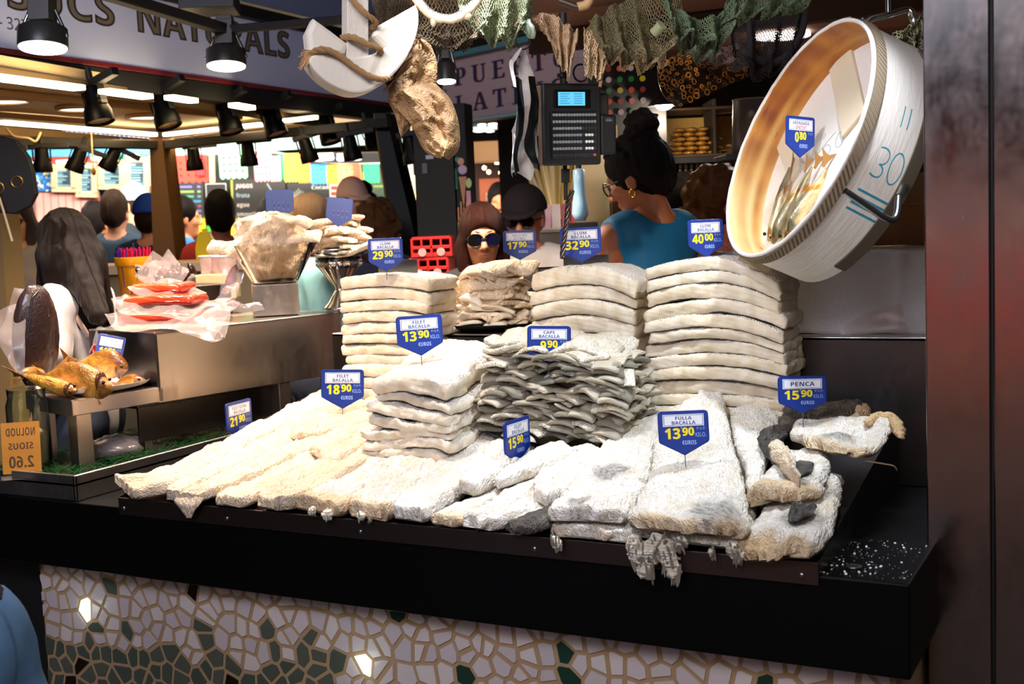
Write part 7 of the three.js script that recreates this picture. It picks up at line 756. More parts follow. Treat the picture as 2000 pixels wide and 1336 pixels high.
board('blue_poster', 40, 322, 105, 374, FD - 0.1, prints(128, 128, (x) => { x.fillStyle = '#1f78c8'; x.fillRect(0, 0, 128, 128); for (let i = 0; i < 90; i++) { x.fillStyle = ['#f4c63c', '#e8f4fa', '#7cc8ec', '#1450a0'][i % 4]; x.beginPath(); x.arc(rnd() * 128, rnd() * 128, 2 + rnd() * 6, 0, 7); x.fill(); } x.strokeStyle = '#fff'; x.lineWidth = 5; x.beginPath(); x.arc(60, 88, 16, 0, 7); x.stroke(); }), 'blue poster with yellow and white flower pattern', 'poster');
for (const [x0, y0, x1, y1, l] of [[108, 327, 146, 370, 'square framed chalk menu right of the blue poster'], [155, 324, 186, 380, 'narrow framed chalk menu behind the hanging cord'], [199, 318, 241, 365, 'wide framed chalk menu with a green surround'], [251, 312, 288, 374, 'tall framed chalk menu left of the brown post'], [298, 308, 318, 358, 'narrow framed menu half behind the brown post']]) board('menu_board', x0, y0, x1, y1, FD - 0.15, lines('#2a4a58', ['#9fd4e6', '#c8e4ee', '#6fb2cc'], 11), l, 'menu board', { frame: 0xe8cfa0, fw: 0.045, roll: -0.06, group: 'framed menus of the far stall' });
board('juice_stall_wall', -60, 300, 330, 470, FD + 0.1, prints(256, 128, (x) => { x.fillStyle = '#d8584a'; x.fillRect(0, 0, 256, 128); for (let i = 0; i < 60; i++) { x.fillStyle = ['#2fae6a', '#f0a040', '#6a4aa8', '#e86a5a', '#3aa0c0'][i % 5]; x.fillRect(150 + rnd() * 106, rnd() * 128, 6 + rnd() * 20, 5 + rnd() * 14); } x.fillStyle = '#f6b8ac'; x.fillRect(60, 62, 90, 66); }), 'colourful back wall of the far juice stall', 'wall panel');
board('pink_shutter', 70, 376, 196, 432, FD - 0.05, prints(128, 64, (x) => { x.fillStyle = '#f4b0a6'; x.fillRect(0, 0, 128, 64); x.fillStyle = '#e88a80'; for (let i = 0; i < 9; i++) x.fillRect(i * 15, 0, 3, 64); x.fillStyle = '#e0482c'; x.fillRect(112, 0, 16, 64); }), 'pink ribbed shutter under the framed menus', 'shutter');
board('orange_wall', 320, 300, 800, 480, FD + 0.15, prints(256, 96, (x) => { x.fillStyle = '#23241f'; x.fillRect(0, 0, 256, 96); x.fillStyle = '#c8641a'; x.fillRect(178, 20, 34, 76); x.fillStyle = '#173a22'; x.fillRect(212, 24, 30, 70); for (let i = 0; i < 8; i++) { x.fillStyle = i % 2 ? '#8aa82c' : '#2f6a34'; x.fillRect(212 + rnd() * 30, 30 + rnd() * 60, 12, 2); } }), 'dark back wall of the banner stall with an orange panel', 'wall panel');
board('chalk_board', 346, 358, 398, 432, FD - 0.05, lines('#23283a', ['#8a7cd0', '#9ac84a', '#4ab88a', '#38a8d8', '#b8404a'], 7), 'purple and green lettered chalk board left of the lady poster', 'chalk board');
board('chalk_board', 401, 356, 446, 422, FD - 0.08, prints(128, 180, (x) => { x.fillStyle = '#16181a'; x.fillRect(0, 0, 128, 180); x.strokeStyle = '#cfd8d8'; x.lineWidth = 5; x.strokeRect(8, 8, 112, 164); x.fillStyle = '#d8a890'; x.beginPath(); x.ellipse(64, 70, 18, 24, 0, 0, 7); x.fill(); x.fillStyle = '#0b0b0c'; x.beginPath(); x.arc(64, 48, 20, 0, 7); x.fill(); x.fillStyle = '#d8d8d8'; x.fillRect(36, 108, 56, 50); x.fillStyle = '#e87a6a'; x.fillRect(26, 96, 18, 40); x.fillRect(88, 96, 20, 40); }), 'black chalk poster with a drawn figure in a white border', 'poster', { side: M.blackMatt });
board('chalk_board', 452, 350, 560, 442, FD - 0.05, prints(256, 220, (x) => { x.fillStyle = '#201d1b'; x.fillRect(0, 0, 256, 220); x.fillStyle = '#d8dcd8'; x.font = 'bold 26px sans-serif'; ['JUGOS', 'fruta', 'agua', 'smoothie'].forEach((s, i) => { x.fillStyle = ['#e0e4e0', '#9fc8d8', '#e8e0d0', '#c0c8c4'][i]; x.fillText(s, 24, 40 + i * 44); }); x.fillStyle = '#a8b83c'; x.fillRect(0, 0, 10, 220); x.strokeStyle = '#7aa890'; x.lineWidth = 7; x.beginPath(); x.arc(180, 170, 34, 0, 7); x.stroke(); x.strokeStyle = '#9aa8b8'; x.beginPath(); x.moveTo(170, 20); x.lineTo(210, 90); x.lineTo(160, 100); x.stroke(); x.fillStyle = '#b8c84a'; x.fillRect(20, 186, 110, 10); }), 'large chalk board lettered with drinks behind the blank tag', 'chalk board', { side: M.blackMatt });
board('chalk_board', 562, 352, 650, 436, FD - 0.06, prints(200, 200, (x) => { x.fillStyle = '#191b1a'; x.fillRect(0, 0, 200, 200); x.strokeStyle = '#a8b8ac'; x.lineWidth = 4; for (let i = -4; i < 5; i++) { x.beginPath(); x.moveTo(50, 92); x.quadraticCurveTo(50 + i * 6, 60, 50 + i * 11, 38 + Math.abs(i) * 7); x.stroke(); } x.fillStyle = '#c8a878'; x.fillRect(32, 92, 40, 58); x.fillStyle = '#d8563c'; x.fillRect(40, 104, 22, 30); x.fillStyle = '#c8d8d0'; x.font = 'bold 26px serif'; x.fillText('Cocada', 108, 42); x.fillStyle = '#5ab8d0'; x.fillText('BATIDO', 100, 102); x.strokeStyle = '#9fd8d0'; x.beginPath(); x.arc(88, 92, 15, 0, 7); x.stroke(); }), 'chalk board with a drawn pineapple and blue lettering', 'chalk board', { side: M.blackMatt });
board('red_sign', 644, 360, 688, 385, FD - 0.1, prints(128, 64, (x) => { x.fillStyle = '#e8e4dc'; x.fillRect(0, 0, 128, 64); x.fillStyle = '#d83a28'; x.fillRect(8, 8, 84, 20); x.fillRect(8, 38, 84, 18); }), 'small red and white sign beside the orange panel', 'sign');
board('shop_counter', 330, 440, 700, 452, FD - 0.6, null, 'green counter edge of the banner stall', 'counter', { side: mat(0x3fae3c, 0.5) });
for (const [x, y, c, l] of [[392, 458, 0xe8b82c, 'yellow juice cup on the far counter left of the red shirt'], [375, 462, 0xd84a5a, 'pink juice cup on the far counter beside the blue shirt'], [455, 460, 0xe8c040, 'yellow juice cup on the far counter right of the red shirt'], [470, 458, 0xe07a2c, 'orange juice cup on the far counter near the bowl']]) { const p = at(x, y, FD - 0.7), t = thing('juice_cup', l, 'cup', p); obj('cup', lathe([[0, 0], [0.035, 0], [0.05, 0.12], [0.046, 0.12], [0, 0.1]], 20), mat(c, 0.3), t); obj('lid', sph(0.05, 0, 0.12, 0, 1, 0.6, 1), M.glassy, t); }
const banner = (x0, x1, y0, y1, c, l, c2) => { const d = FD - 0.9, k = d / FOCAL, w = (x1 - x0) * k, h = (y1 - y0) * k, t = thing('paper_banner', l, 'paper banner', at((x0 + x1) / 2, (y0 + y1) / 2, d), YAW + rr(-0.15, 0.15), 'cut paper banners on the line'); const pts = [[-w / 2, h / 2], [w / 2, h / 2], [w / 2, -h * 0.36]], n = 5; for (let i = 0; i <= n * 4; i++) { const u = i / (n * 4); pts.push([w / 2 - w * u, -h * 0.42 - h * 0.08 * Math.abs(Math.sin(u * n * Math.PI))]); } pts.push([-w / 2, -h * 0.36]); const holes = []; for (let j = 0; j < 3; j++) for (let i = 0; i < 4; i++) { const cx = (i - 1.5) * w * 0.22, cy = h * (0.22 - j * 0.22), r = Math.min(w, h) * 0.05; holes.push([0, 1, 2, 3].map((q) => [cx + Math.cos(q * 1.5708) * r, cy + Math.sin(q * 1.5708) * r * 1.3])); } const m = new THREE.MeshPhysicalMaterial({ color: c, roughness: 0.8, transmission: 0.35, thickness: 0, side: THREE.DoubleSide }); obj('sheet', warp(extr(shape(pts, holes), 0.002), (v) => { v.z += 0.03 * Math.sin(v.x * 14 + x0) * (h / 2 - v.y) / h; }), m, t); if (c2) obj('border', mv(box(w * 0.25, h * 0.7, 0.004, w * 0.3, h * 0.1, 0.03), 0, 0, 0), mat(c2, 0.8), t); };
banner(343, 405, 303, 357, 0xe8321c, 'red cut paper banner left of all', 0xc01a24); banner(410, 421, 298, 358, 0xf0a878, 'narrow peach paper strip between red and green banners'); banner(429, 482, 292, 350, 0x8ce8a4, 'mint green cut paper banner'); banner(495, 532, 298, 355, 0xf08a96, 'pink cut paper banner'); banner(528, 548, 305, 355, 0xf4a4ac, 'narrow pale pink banner behind the pink one'); banner(545, 556, 300, 352, 0x1cc070, 'narrow emerald strip left of the yellow banner'); banner(555, 585, 300, 356, 0xe8dc30, 'yellow cut paper banner'); banner(582, 606, 300, 358, 0xf4922c, 'orange cut paper banner right of the yellow one'); banner(607, 640, 320, 360, 0x2f8fe8, 'blue cut paper banner'); banner(638, 660, 322, 360, 0xf0bc1c, 'golden cut paper banner right of the blue one'); banner(659, 706, 320, 360, 0xf6a468, 'peach cut paper banner', 0xe0442c); banner(710, 741, 320, 358, 0x17d878, 'bright green cut paper banner beside the black post'); banner(768, 776, 320, 335, 0xf4d81c, 'tiny yellow pennant right of the black post');
{ const t = thing('banner_line', 'string the paper banners hang on', 'string', at(560, 300, FD - 0.9)); const p = [[300, 306], [420, 294], [540, 298], [640, 318], [790, 318]].map(([x, y]) => at(x, y, FD - 0.9).sub(t.position)); obj('string', tube(p, 0.004, 5, 40), M.white, t); }
board('stall_fascia', -60, 292, 330, 306, FD - 1.0, null, 'teal fascia band over the framed menus', 'fascia', { side: mat(0x2f7fa8, 0.4) }); board('stall_fascia', 330, 268, 830, 292, FD - 0.6, null, 'grey-green steel fascia over the paper banners', 'fascia', { side: mat(0x6f9a94, 0.4), roll: 0.02 });
board('striped_awning', 60, 255, 300, 280, FD - 0.5, prints(256, 32, (x) => { x.fillStyle = '#d8d4d8'; x.fillRect(0, 0, 256, 32); x.fillStyle = '#2c4a88'; for (let i = 0; i < 26; i++) x.fillRect(i * 10, 0, 5, 32); }), 'blue and white striped awning behind the rear rail', 'awning');
board('tan_canopy', 300, 225, 860, 272, FD + 0.2, null, 'tan canopy above the banner stall', 'canopy', { side: mat(0x8a6c4c, 0.6) });
for (const [x0, y0, x1, y1, l] of [[50, 318, 66, 322, 'short white tube lamp above the blue poster'], [112, 316, 136, 320, 'white tube lamp above the square menu'], [180, 310, 203, 314, 'white tube lamp above the wide menu'], [248, 304, 272, 309, 'white tube lamp above the tall menu'], [606, 304, 650, 314, 'broad white lamp over the blue banner'], [660, 304, 704, 314, 'broad white lamp over the peach banner'], [796, 306, 820, 313, 'short white lamp left of the black pillar']]) { const a = at(x0, (y0 + y1) / 2, FD - 1.0), b = at(x1, (y0 + y1) / 2, FD - 1.0), t = thing('tube_lamp', l, 'lamp', a.clone().lerp(b, 0.5), YAW, 'tube lamps of the far stall'); const L = a.distanceTo(b); obj('tube', rot(new THREE.CapsuleGeometry((y1 - y0) * 0.45 * FK, L * 0.9, 4, 12), 0, 0, Math.PI / 2), glow(0xfff6ea, 4), t); obj('fitting', box(L * 1.05, 0.02, 0.05, 0, (y1 - y0) * 0.6 * FK, 0), M.white, t); }
for (const [x, y, w] of [[150, 290, 2.0], [360, 285, 1.6], [600, 285, 2.2]]) { const p = at(x, y, FD - 2.2), q = at(x, 380, FD); area([p.x, p.y + 0.4, p.z], [q.x, q.y, q.z], w, 0.5, 0xfff2e2, 24); }
{ const t = thing('costume_rack', 'bright hanging dresses and straw hat left of the black pillar', 'costume', at(800, 380, FD - 0.8), YAW); const k = FK; for (const [x, y, w, h, c] of [[-22, -5, 10, 60, 0xd84a6a], [-8, 40, 10, 55, 0xe8902c], [4, 42, 8, 50, 0xd8d0c0], [10, -50, 16, 46, 0x38a4d8], [-6, -40, 12, 50, 0xe0dcd4]]) obj('garment', warp(box(w * k * 1.3, h * k, 0.03, x * k, y * k, 0, 0.006), (v) => { v.z += 0.02 * Math.sin(v.x * 40); }), mat(c, 0.8), t); obj('rack_pole', [rod([0, -1.86, -0.03], [0, 0.25, -0.03], 0.015), box(0.4, 0.03, 0.3, 0, -1.86, -0.03)], M.darkGrey, t); obj('straw_hat', rot(lathe([[0, 0.06], [0.04, 0.05], [0.05, 0.01], [0.11, 0.0], [0.11, -0.006], [0, -0.006]], 24), 1.2, 0, 0).translate(8 * k, 10 * k, 0.06), mat(0xe0c890, 0.8), t); }
// ---------- centre: sign, black pillar, lit shop behind, cones and crates ----------
{ const a = at(866, 240, 7.3), b = at(1190, 195, 6.2); b.y = a.y = 2.22; const L = a.distanceTo(b), t = thing('shop_sign', 'pale pink shop sign lettered PUERTO LATINO in navy and red', 'sign', a); t.rotation.y = Math.atan2(-(b.z - a.z), b.x - a.x); const tx = canvas(1024, 400, (x) => { x.fillStyle = '#b9a2a4'; x.fillRect(0, 0, 1024, 400); for (let i = 0; i < 120; i++) { x.fillStyle = `rgba(150,110,90,${0.08 + 0.12 * rnd()})`; x.fillRect(rnd() * 1024, rnd() * 400, 20 + rnd() * 90, 3 + rnd() * 10); } x.textAlign = 'center'; x.textBaseline = 'middle'; for (const [dx, c] of [[5, '#a83a4a'], [0, '#1c2448']]) { x.fillStyle = c; x.font = 'bold 150px serif'; x.save(); x.translate(452 + dx, 115); x.scale(0.9, 1.1); x.fillText('P U E R T O', 0, 0); x.restore(); x.save(); x.translate(440 + dx, 300); x.scale(0.9, 1.1); x.fillText('L A T I N O', 0, 0); x.restore(); } x.fillStyle = '#3a7a88'; x.fillRect(6, 180, 20, 160); });
  obj('panel', box(L, 0.36, 0.05, L / 2, 0.18, -0.03), mat(0xa89294, 0.6), t); obj('printed_face', mv(new THREE.PlaneGeometry(L * 0.99, 0.34), L / 2, 0.18, -0.0035), new THREE.MeshPhysicalMaterial({ map: tx, roughness: 0.6 }), t); obj('top_edge', box(L, 0.03, 0.1, L / 2, 0.375, 0), mat(0x4f8a90, 0.4), t); obj('lower_edge', box(L, 0.02, 0.1, L / 2, -0.01, 0), mat(0x8fb4b4, 0.4), t); }
{ const c = at(862, 420, 6.0), t = thing('black_pillar', 'square black pillar with ice cream pictures on its side', 'pillar', [c.x, 0, c.z], YAW - 0.25); const w = 0.2; obj('shaft', box(w, 2.2, 0.16, 0, 1.1, 0, 0.004), M.blackMatt, t); const P = (x, y) => { const p = onPl(x, y, c.clone().addScaledVector(fwd, -0.1), fwd); return t.worldToLocal(p); }; t.updateMatrixWorld(true);
  const side = new THREE.Group(); const put = (n, g, m, x, y, z = 0.086) => { const p = P(x, y); mv(g, p.x, p.y, z); obj(n, g, m, t); }; const pk = mat(0xd8a0b4, 0.6), k = 6 / FOCAL; obj('side_board', box(0.06, 1.4, 0.14, w / 2 + 0.032, 1.5, 0, 0.003), M.blackMatt, t);
  put('ice_cream_scoop', sph(9 * k, 0, 0, 0, 1, 1, 0.2), mat(0xc8b8d8, 0.6), 908, 332); put('ice_cream_scoop', sph(7 * k, 0, 0, 0, 1, 1, 0.2), mat(0xe0a890, 0.6), 905, 316); put('ice_cream_scoop', sph(5 * k, 0, 0, 0, 1, 1, 0.2), mat(0x2fa078, 0.6), 898, 312); put('cone', rot(new THREE.ConeGeometry(8 * k, 60 * k, 16).scale(1, 1, 0.2), Math.PI, 0, 0), mat(0xc8946a, 0.6), 908, 376); put('ice_lolly', box(9 * k, 34 * k, 0.006), pk, 919, 390); put('ice_lolly', sph(6 * k, 0, 0, 0, 1, 1.6, 0.2), mat(0xb8d89a, 0.6), 920, 358); put('leaf', box(5 * k, 40 * k, 0.005), mat(0x0d6a50, 0.6), 895, 350); for (let i = 0; i < 5; i++) put('hand_letter', box(3.4 * k, (26 + 14 * ((i * 3) % 2)) * k, 0.006), mat(0xd8946a, 0.6), 897 + i * 6, 418 - 4 * ((i * 3) % 2)); put('cup_picture', box(14 * k, 20 * k, 0.005), mat(0x8fd0b0, 0.6), 902, 444); put('notice', box(16 * k, 8 * k, 0.004), mat(0xb8ccd8, 0.5), 840, 307); put('notice', box(11 * k, 20 * k, 0.004), mat(0x5a6a72, 0.5), 829, 329); }
{ const t = thing('red_crates', '', 'crate', at(846, 540, 5.5), YAW - 0.1); t.userData.label = 'lower red plastic bottle crate beside the sunglasses woman'; const k = 5.5 / FOCAL, w = 74 * k, h = 36 * k, d = 0.24, rm = mat(0xc81c16, 0.4); t.name = 'bottle_crate'; obj('frame', [box(w, 0.014, d, 0, h, 0), box(w, 0.02, d, 0, 0.01, 0), box(w, 0.016, 0.01, 0, h * 0.52, d / 2), box(0.012, h, d, -w / 2, h / 2, 0), box(0.012, h, d, w / 2, h / 2, 0), box(0.012, h, 0.01, 0, h / 2, d / 2), box(0.01, h, 0.01, -w / 4, h / 2, d / 2), box(0.01, h, 0.01, w / 4, h / 2, d / 2)], rm, t); for (const x of [-0.3, 0.3]) obj('emblem', mv(rot(cyl(0.018, 0.018, 0.006, 0, 0, 0, 18), Math.PI / 2, 0, 0), x * w * 0.8, h * 0.27, d / 2 + 0.006), mat(0xd8a098, 0.5), t); obj('back', box(w * 0.98, h * 0.95, 0.01, 0, h / 2, -d / 2 + 0.02), mat(0x5a0c0a, 0.5), t); const u = dup(t, 'bottle_crate', t.position.clone().add(V(0.01, h + 0.008, 0)), YAW - 0.02, 'upper red plastic bottle crate beside the sunglasses woman'); obj('crate_stool', box(0.01, 0.01, 0.01), rm, t); const s = thing('crate_stand', 'low dark cupboard under the red bottle crates', 'cupboard', [t.position.x, 0, t.position.z], YAW - 0.1); obj('body', box(w * 1.3, t.position.y - 0.012, d * 1.2, 0, (t.position.y - 0.012) / 2, 0), mat(0x1d211c, 0.6), s); obj('door', box(w * 0.6, t.position.y * 0.8, 0.01, -w * 0.31, t.position.y * 0.45, d * 0.6), mat(0x252a24, 0.6), s); obj('door', box(w * 0.6, t.position.y * 0.8, 0.01, w * 0.31, t.position.y * 0.45, d * 0.6), mat(0x252a24, 0.6), s); }
{ const D = 11.2, k = D / FOCAL; const t = thing('lit_shop', 'warmly lit shop interior with string bulbs far behind the pillar', 'shop', at(1010, 380, D), YAW); obj('back_wall', box(260 * k, 190 * k, 0.05, 0, -20 * k, 0), mat(0x3a1c10, 0.7), t); obj('wood_panel', box(70 * k, 50 * k, 0.02, -38 * k, 8 * k, 0.04), mat(0xb05018, 0.5), t); obj('notice', box(20 * k, 15 * k, 0.02, -50 * k, -2 * k, 0.07), mat(0xe8dcc0, 0.5), t); obj('canopy', rot(box(240 * k, 60 * k, 0.03, 0, 0, 0), -0.9, 0, 0).translate(0, 78 * k, 0.6), mat(0x9a7450, 0.6), t); obj('ceiling_board', rot(box(300 * k, 150 * k, 0.03), -1.45, 0, 0).translate(-20 * k, 128 * k, 0.4), mat(0xa8c4c4, 0.5), t);
  for (const [x, y, w] of [[-65, 102, 12], [-46, 100, 8], [-22, 104, 12], [-40, 112, 9], [-12, 98, 12], [-60, 112, 8]]) obj('ceiling_lamp', sph(w * k, x * k, (y + 14) * k, 0.7, 1, 0.25, 0.6), glow(0xfff6e6, 4), t); for (const [x0, x1, y] of [[-70, -6, 66], [-40, 0, 58], [20, 50, 70]]) obj('tube_lamp', box((x1 - x0) * k, 4 * k, 0.04, (x0 + x1) / 2 * k, y * k, 0.5), glow(0xffecc8, 5), t); for (const [x, y] of [[-60, 50], [-52, 42], [-30, 40], [-14, 40], [10, 40], [-18, 52], [24, 44], [-10, 14], [0, 12], [40, 48]]) obj('bulb', sph(4 * k, x * k, y * k, 0.5, 1, 1, 1, 10), glow(0xffe0a8, 5), t); obj('neon', box(40 * k, 4 * k, 0.03, 20 * k, 24 * k, 0.4), glow(0xff4030, 2), t); obj('red_lamp', sph(9 * k, -16 * k, 4 * k, 0.4, 1, 1.5, 1), glow(0xff6a4a, 1.2), t); obj('shop_counter', box(240 * k, 60 * k, 0.4, 0, -90 * k, 0.3), mat(0x2a1510, 0.6), t); }
{ const c = at(1090, 445, 6.2), t = thing('pink_carton', 'pink and white striped carton holding tall waffle sticks', 'carton', c, YAW); const k = 6.2 / FOCAL; for (const [x, w, m] of [[-26, 24, 0xe8b8c4], [-4, 18, 0xe6d4d0], [15, 16, 0xb85a6c], [34, 18, 0xc84a52]]) obj('box', box(w * k, 46 * k, 0.08, x * k, 23 * k, 0, 0.004), mat(m, 0.6), t); const st = cyl(0.011, 0.011, 105 * k, 0, 0, 0, 10), ms = [mat(0xe8d090, 0.6), mat(0xf0e2b8, 0.6), mat(0xc8a248, 0.6)]; for (let i = 0; i < 22; i++) { const x = -46 + i * 4.2 + rr(-1.5, 1.5), m = item('waffle_stick', st, ms[i % 3], `tall waffle stick, ${nthw(i)} from the left in the pink carton`, 'waffle stick', 'waffle sticks in the pink carton'); m.position.copy(c).addScaledVector(camRight, x * 0.92 * k).add(V(0, (72 + rr(-8, 6)) * k, 0)).addScaledVector(fwd, rr(-0.03, 0.03)); m.rotation.set(0, YAW, -x * 0.0075 + rr(-0.04, 0.04), 'YXZ'); } const s = thing('white_shop_counter', 'white counter under the pink carton and waffle sticks', 'counter', [c.x, 0, c.z], YAW); obj('body', box(0.36, c.y - 0.02, 0.3, 0, (c.y - 0.02) / 2, 0), M.white, s); obj('top', box(0.4, 0.018, 0.34, 0, c.y - 0.011, 0), M.white, s); }
{ const c = at(1134, 432, 4.85), t = thing('blue_bottle', 'pale blue plastic bottle upside down beside the steel fridge', 'bottle', c, 0); obj('bottle', lathe([[0, 0], [0.02, 0.002], [0.034, 0.03], [0.03, 0.07], [0.024, 0.1], [0.022, 0.15], [0.024, 0.2], [0, 0.21]], 28), mat(0x9cc8e0, 0.3, { clearcoat: 0.4 }), t); obj('cap', cyl(0.012, 0.012, 0.025, 0, 0.22, 0), M.blackMatt, t); const s = thing('black_shelf', 'small black cabinet under the pale blue bottle', 'cabinet', [c.x, 0, c.z], YAW); obj('body', box(0.12, c.y - 0.004, 0.2, 0, (c.y - 0.004) / 2, 0), M.blackMatt, s); obj('door', box(0.1, c.y * 0.8, 0.01, 0, c.y * 0.45, 0.104), M.darkGrey, s); }
{ const c = at(1180, 400, 5.3), t = thing('steel_fridge', 'tall steel fridge with warm reflections painted into its metal left of the seller', 'fridge', [c.x, 0, c.z], YAW - 0.3); obj('body', box(0.16, 2.02, 0.4, 0, 1.01, 0, 0.006), metal(0xa8946c, 0.35), t); obj('door', box(0.15, 1.7, 0.02, 0, 1.1, 0.21, 0.004), metal(0xb8a070, 0.3), t); obj('handle', rod([0.05, 1.2, 0.235], [0.05, 1.6, 0.235], 0.008), M.zinc, t); }  // gold reflection is put into the colour of body and door
// ---------- right: stall ceiling, back wall, shelves ----------
struct('wall_back', box(3.4, 3.0, 0.1, -2.15, 1.5, -4.6, 0), mat(0x17110f, 0.8), 'dark back wall of the stall'); 
struct('wall_right', box(0.08, 3.0, 3.4, -0.36, 1.5, -2.75, 0), mat(0xa8866a, 0.7), 'tan side wall behind the pillar');
{ const Y = 2.46, t = thing('stall_ceiling', 'brown boarded stall ceiling above the nets', 'ceiling panel', [-1.45, Y, -2.6]); delete t.userData.category; t.userData.kind = 'structure'; for (let i = 0; i < 10; i++) obj('plank', uvBox(box(2.1, 0.02, 0.36, 0, 0.01, 1.55 - i * 0.37, 0.004)), [mat(0x9a7466, 0.6), mat(0x8a6454, 0.6), mat(0x6a4a3e, 0.6)][i % 3], t); obj('cross_beam', box(2.1, 0.09, 0.06, 0, -0.05, 0.2), mat(0x3a2a24, 0.6), t); obj('steel_beam', box(1.4, 0.1, 0.08, 0.4, -0.06, 1.72), mat(0x9aa8a0, 0.4), t); const p = onY(1528, 70, Y - 0.012); const lp = [p.x + 1.45, -0.012, p.z + 2.6]; obj('recessed_lamp', cyl(0.13, 0.13, 0.012, ...lp, 32), glow(0xfff0e4, 5), t); const l = new THREE.SpotLight(0xffeede, 12, 0, 1.3, 0.8, 2); l.name = 'recessed_lamp_light'; l.position.set(p.x, Y - 0.03, p.z); l.target.position.set(p.x - 0.1, 0, p.z + 0.3); l.castShadow = true; l.shadow.radius = 5; scene.add(l, l.target); }
{ const c = at(1297, 207, 5.1), t = thing('ceiling_lamp', 'bright hooded lamp shining behind the hair bun', 'lamp', c, YAW); obj('hood', lathe([[0, 0.06], [0.03, 0.055], [0.07, 0.0], [0.066, 0.0], [0.028, 0.048], [0, 0.05]], 28), M.darkGrey, t); obj('bulb', sph(0.04, 0, 0.01, 0, 1, 0.7, 1), glow(0xfff2e4, 8), t); obj('stem', rod([0, 0.06, 0], [0, 0.5, 0], 0.008), M.blackMatt, t); const l = new THREE.PointLight(0xffe6cc, 0.5); l.name = 'ceiling_lamp_light'; l.position.copy(c).add(V(0, -0.06, 0)); l.castShadow = true; scene.add(l); }
{ const D = 5.6, k = D / FOCAL, c = at(1370, 300, D), t = thing('shelf_unit', 'dark wooden shelf unit with a golden lit back behind the seller', 'shelf', c, YAW); obj('lit_back', box(150 * k, 72 * k, 0.02, 15 * k, 38 * k, -0.14), mat(0xc8a050, 0.6), t); for (const y of [-6, -78, 82]) obj('shelf', box(280 * k, 5 * k, 0.3, -10 * k, y * k, 0), mat(0x3a2614, 0.5), t); obj('shelf', box(280 * k, 12 * k, 0.3, -10 * k, -14 * k, 0), M.blackMatt, t); for (const x of [-150, 18, 125]) obj('upright', box(6 * k, 240 * k, 0.28, x * k, -20 * k, -0.01), mat(0x1c120a, 0.6), t); obj('lower_back', box(280 * k, 150 * k, 0.02, -10 * k, -90 * k, -0.15), mat(0x1c120c, 0.7), t);
  const gold = new THREE.MeshPhysicalMaterial({ color: 0xc89848, roughness: 0.2, metalness: 0.4, clearcoat: 1 }); const pv = warp(new THREE.SphereGeometry(1, 12, 8).scale(13 * k, 5 * k, 0.05), (v) => v.multiplyScalar(1 + 0.15 * nz(v.x * 60, v.y * 60, v.z * 60))); let n = 0; for (let r = 0; r < 6; r++) for (let i = 0; i < 4 - (r > 3 ? 1 : 0); i++) { const m = item('golden_packet', pv, gold, `golden packet, ${nthw(i)} from the left in the ${nthw(r)} row up on the lit shelf`, 'packet', 'golden packets stacked on the shelf'); m.position.copy(V((-50 + i * 24 + (r & 1) * 6) * k, (1 + r * 9) * k, 0.02).applyMatrix4((t.updateMatrixWorld(true), t.matrixWorld))); m.rotation.y = YAW + rr(-0.2, 0.2); n++; }
  for (let i = 0; i < 5; i++) { const m = item('golden_packet', pv, gold, `small golden packet, ${nthw(i)} from the left beside the big golden stack`, 'packet', 'golden packets at the right of the shelf'); m.position.copy(V((40 + i * 12) * k, (3 + (i % 2) * 9) * k, 0.04).applyMatrix4(t.matrixWorld)); m.scale.setScalar(0.6); m.rotation.y = YAW; }
  const jp = thing('glass_jar', 'dark glass jar on the shelf right beside the seller’s hair', 'jar', [0, 0, 0], 0, 'dark jars on the lower shelf'); obj('glass', lathe([[0, 0], [5 * k, 0], [5.2 * k, 40 * k], [4 * k, 45 * k], [4 * k, 47 * k], [0, 47 * k]], 18), new THREE.MeshPhysicalMaterial({ color: 0x5a3a1e, roughness: 0.05, clearcoat: 1, metalness: 0.2 }), jp); obj('lid', cyl(4.6 * k, 4.6 * k, 7 * k, 0, 50 * k, 0, 18), M.zinc, jp); [-46, -35, -24, -13, -2, 28, 39, 50, 61, 72, 90, 101].forEach((x, i) => { const p = V(x * k, -74 * k, 0.06).applyMatrix4(t.matrixWorld); if (i) dup(jp, 'glass_jar', p, 0, `dark glass jar, ${nthw(i)} from the left on the lower shelf behind the seller`); else jp.position.copy(p); }); }
{ const D = 5.2, k = D / FOCAL, t = thing('dotted_panel', 'black panel with rows of coloured lights behind the scale', 'panel', at(1225, 190, D), YAW); obj('panel', box(150 * k, 190 * k, 0.03, 0, 0, 0), M.blackMatt, t); const cs = [0xc84030, 0x1e6a3c, 0xb89898, 0x8a3030, 0xb8a020, 0x24703a, 0xc05a48]; let q = 0; for (let r = 0; r < 5; r++) for (let c = 0; c < 4; c++) { q++; obj('coloured_light', mv(rot(cyl(5.5 * k, 5.5 * k, 0.01, 0, 0, 0, 16), Math.PI / 2, 0, 0), (-36 + c * 22) * k, (55 - r * 21) * k, 0.02), glow(cs[(q * 3 + r) % 7], 0.3), t); } }
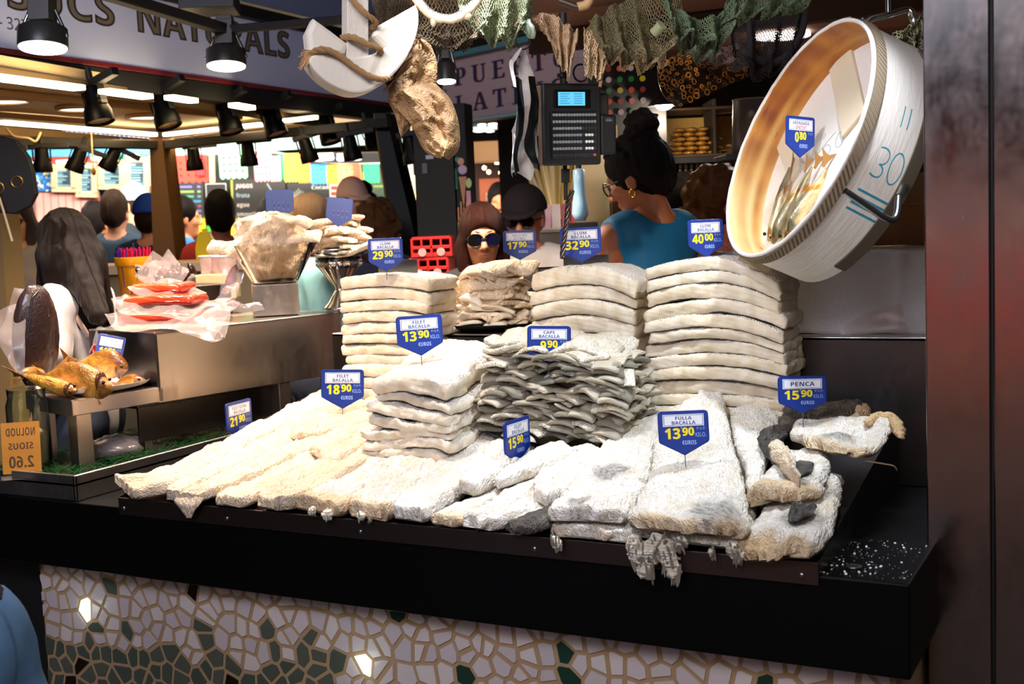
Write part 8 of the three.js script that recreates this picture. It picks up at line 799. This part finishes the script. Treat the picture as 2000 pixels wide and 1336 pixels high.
{ const D = 4.1, k = D / FOCAL, t = thing('grey_bucket', 'grey translucent tall bucket left of the tub', 'bucket', at(1470, 300, D)); obj('bucket', lathe([[0, 0], [40 * k, 0], [36 * k, 104 * k], [34 * k, 104 * k], [37 * k, 3 * k], [0, 3 * k]], 30), mat(0x6a625e, 0.3, { transmission: 0.3, thickness: 0 }), t); obj('rim', mv(new THREE.TorusGeometry(36 * k, 1.6 * k, 8, 36).rotateX(Math.PI / 2), 0, 104 * k, 0), mat(0x8a827c, 0.3), t); const s = thing('shelf_bracket', 'dark shelf under the grey translucent bucket', 'shelf', at(1470, 303, D), YAW); obj('board', box(0.34, 0.02, 0.24, 0.06, -0.008, 0), M.blackMatt, s); obj('post', box(0.04, at(1470, 303, D).y - 0.02, 0.04, 0.1, -(at(1470, 303, D).y) / 2 - 0.01, -0.05), M.blackMatt, s); }
// far hall walls
struct('wall_far', box(24, 6, 0.2, -8, 3, -15.5, 0), mat(0x1b1614, 0.9), 'dark far end of the hall'); struct('wall_left', box(0.2, 6, 18, -16, 3, -7, 0), mat(0x1b1614, 0.9), 'dark left side of the hall');
// ---------- invented stall behind the camera, shaped for reflections in the polished steel ----------
{ const t = thing('reflection_stall', 'invented unseen red stall front shaped to reflect in the steel pillar', 'stall', [-1.4, 0, 6.6], Math.PI); obj('front', box(4.2, 0.3, 0.6, 0, 0.15, 0), mat(0x2a1614, 0.5), t); obj('back_wall', box(4.2, 3.4, 0.1, 0, 1.7, -0.6), mat(0x3a1a18, 0.6), t); obj('sign', box(4.2, 0.12, 0.1, 0, 1.0, 0.2), mat(0xa81c1a, 0.4), t); obj('orange_panel', box(0.35, 0.6, 0.05, 0.1, 2.0, -0.4), mat(0xd85a30, 0.5), t); for (let i = 0; i < 26; i++) obj('fruit', sph(0.1, -1.8 + (i % 13) * 0.28, 0.4 + (i > 12 ? 0.3 : 0), 0.05, 1, 0.8, 1, 12), mat([0xe0402a, 0xf2c43a, 0xe88a9a, 0xe8d8d4, 0xf0a0b0][i % 5], 0.5), t); obj('added_sky_panel', box(4.2, 1.0, 0.05, 0, 3.4, -0.4), glow(0xc8dcf4, 0.9), t); const l = new THREE.RectAreaLight(0xfff0ec, 110, 3.8, 0.12); l.name = 'added_fruit_light'; l.position.set(-1.4, 1.5, 6.1); l.lookAt(-1.4, 0.4, 6.6); scene.add(l); obj('strip_light', box(3.8, 0.05, 0.06, 0, 1.53, 0.5), glow(0xffe8dc, 3), t); }  // sky panel and fruit light added to brighten the pillar reflection
renderer.render(scene, camera);
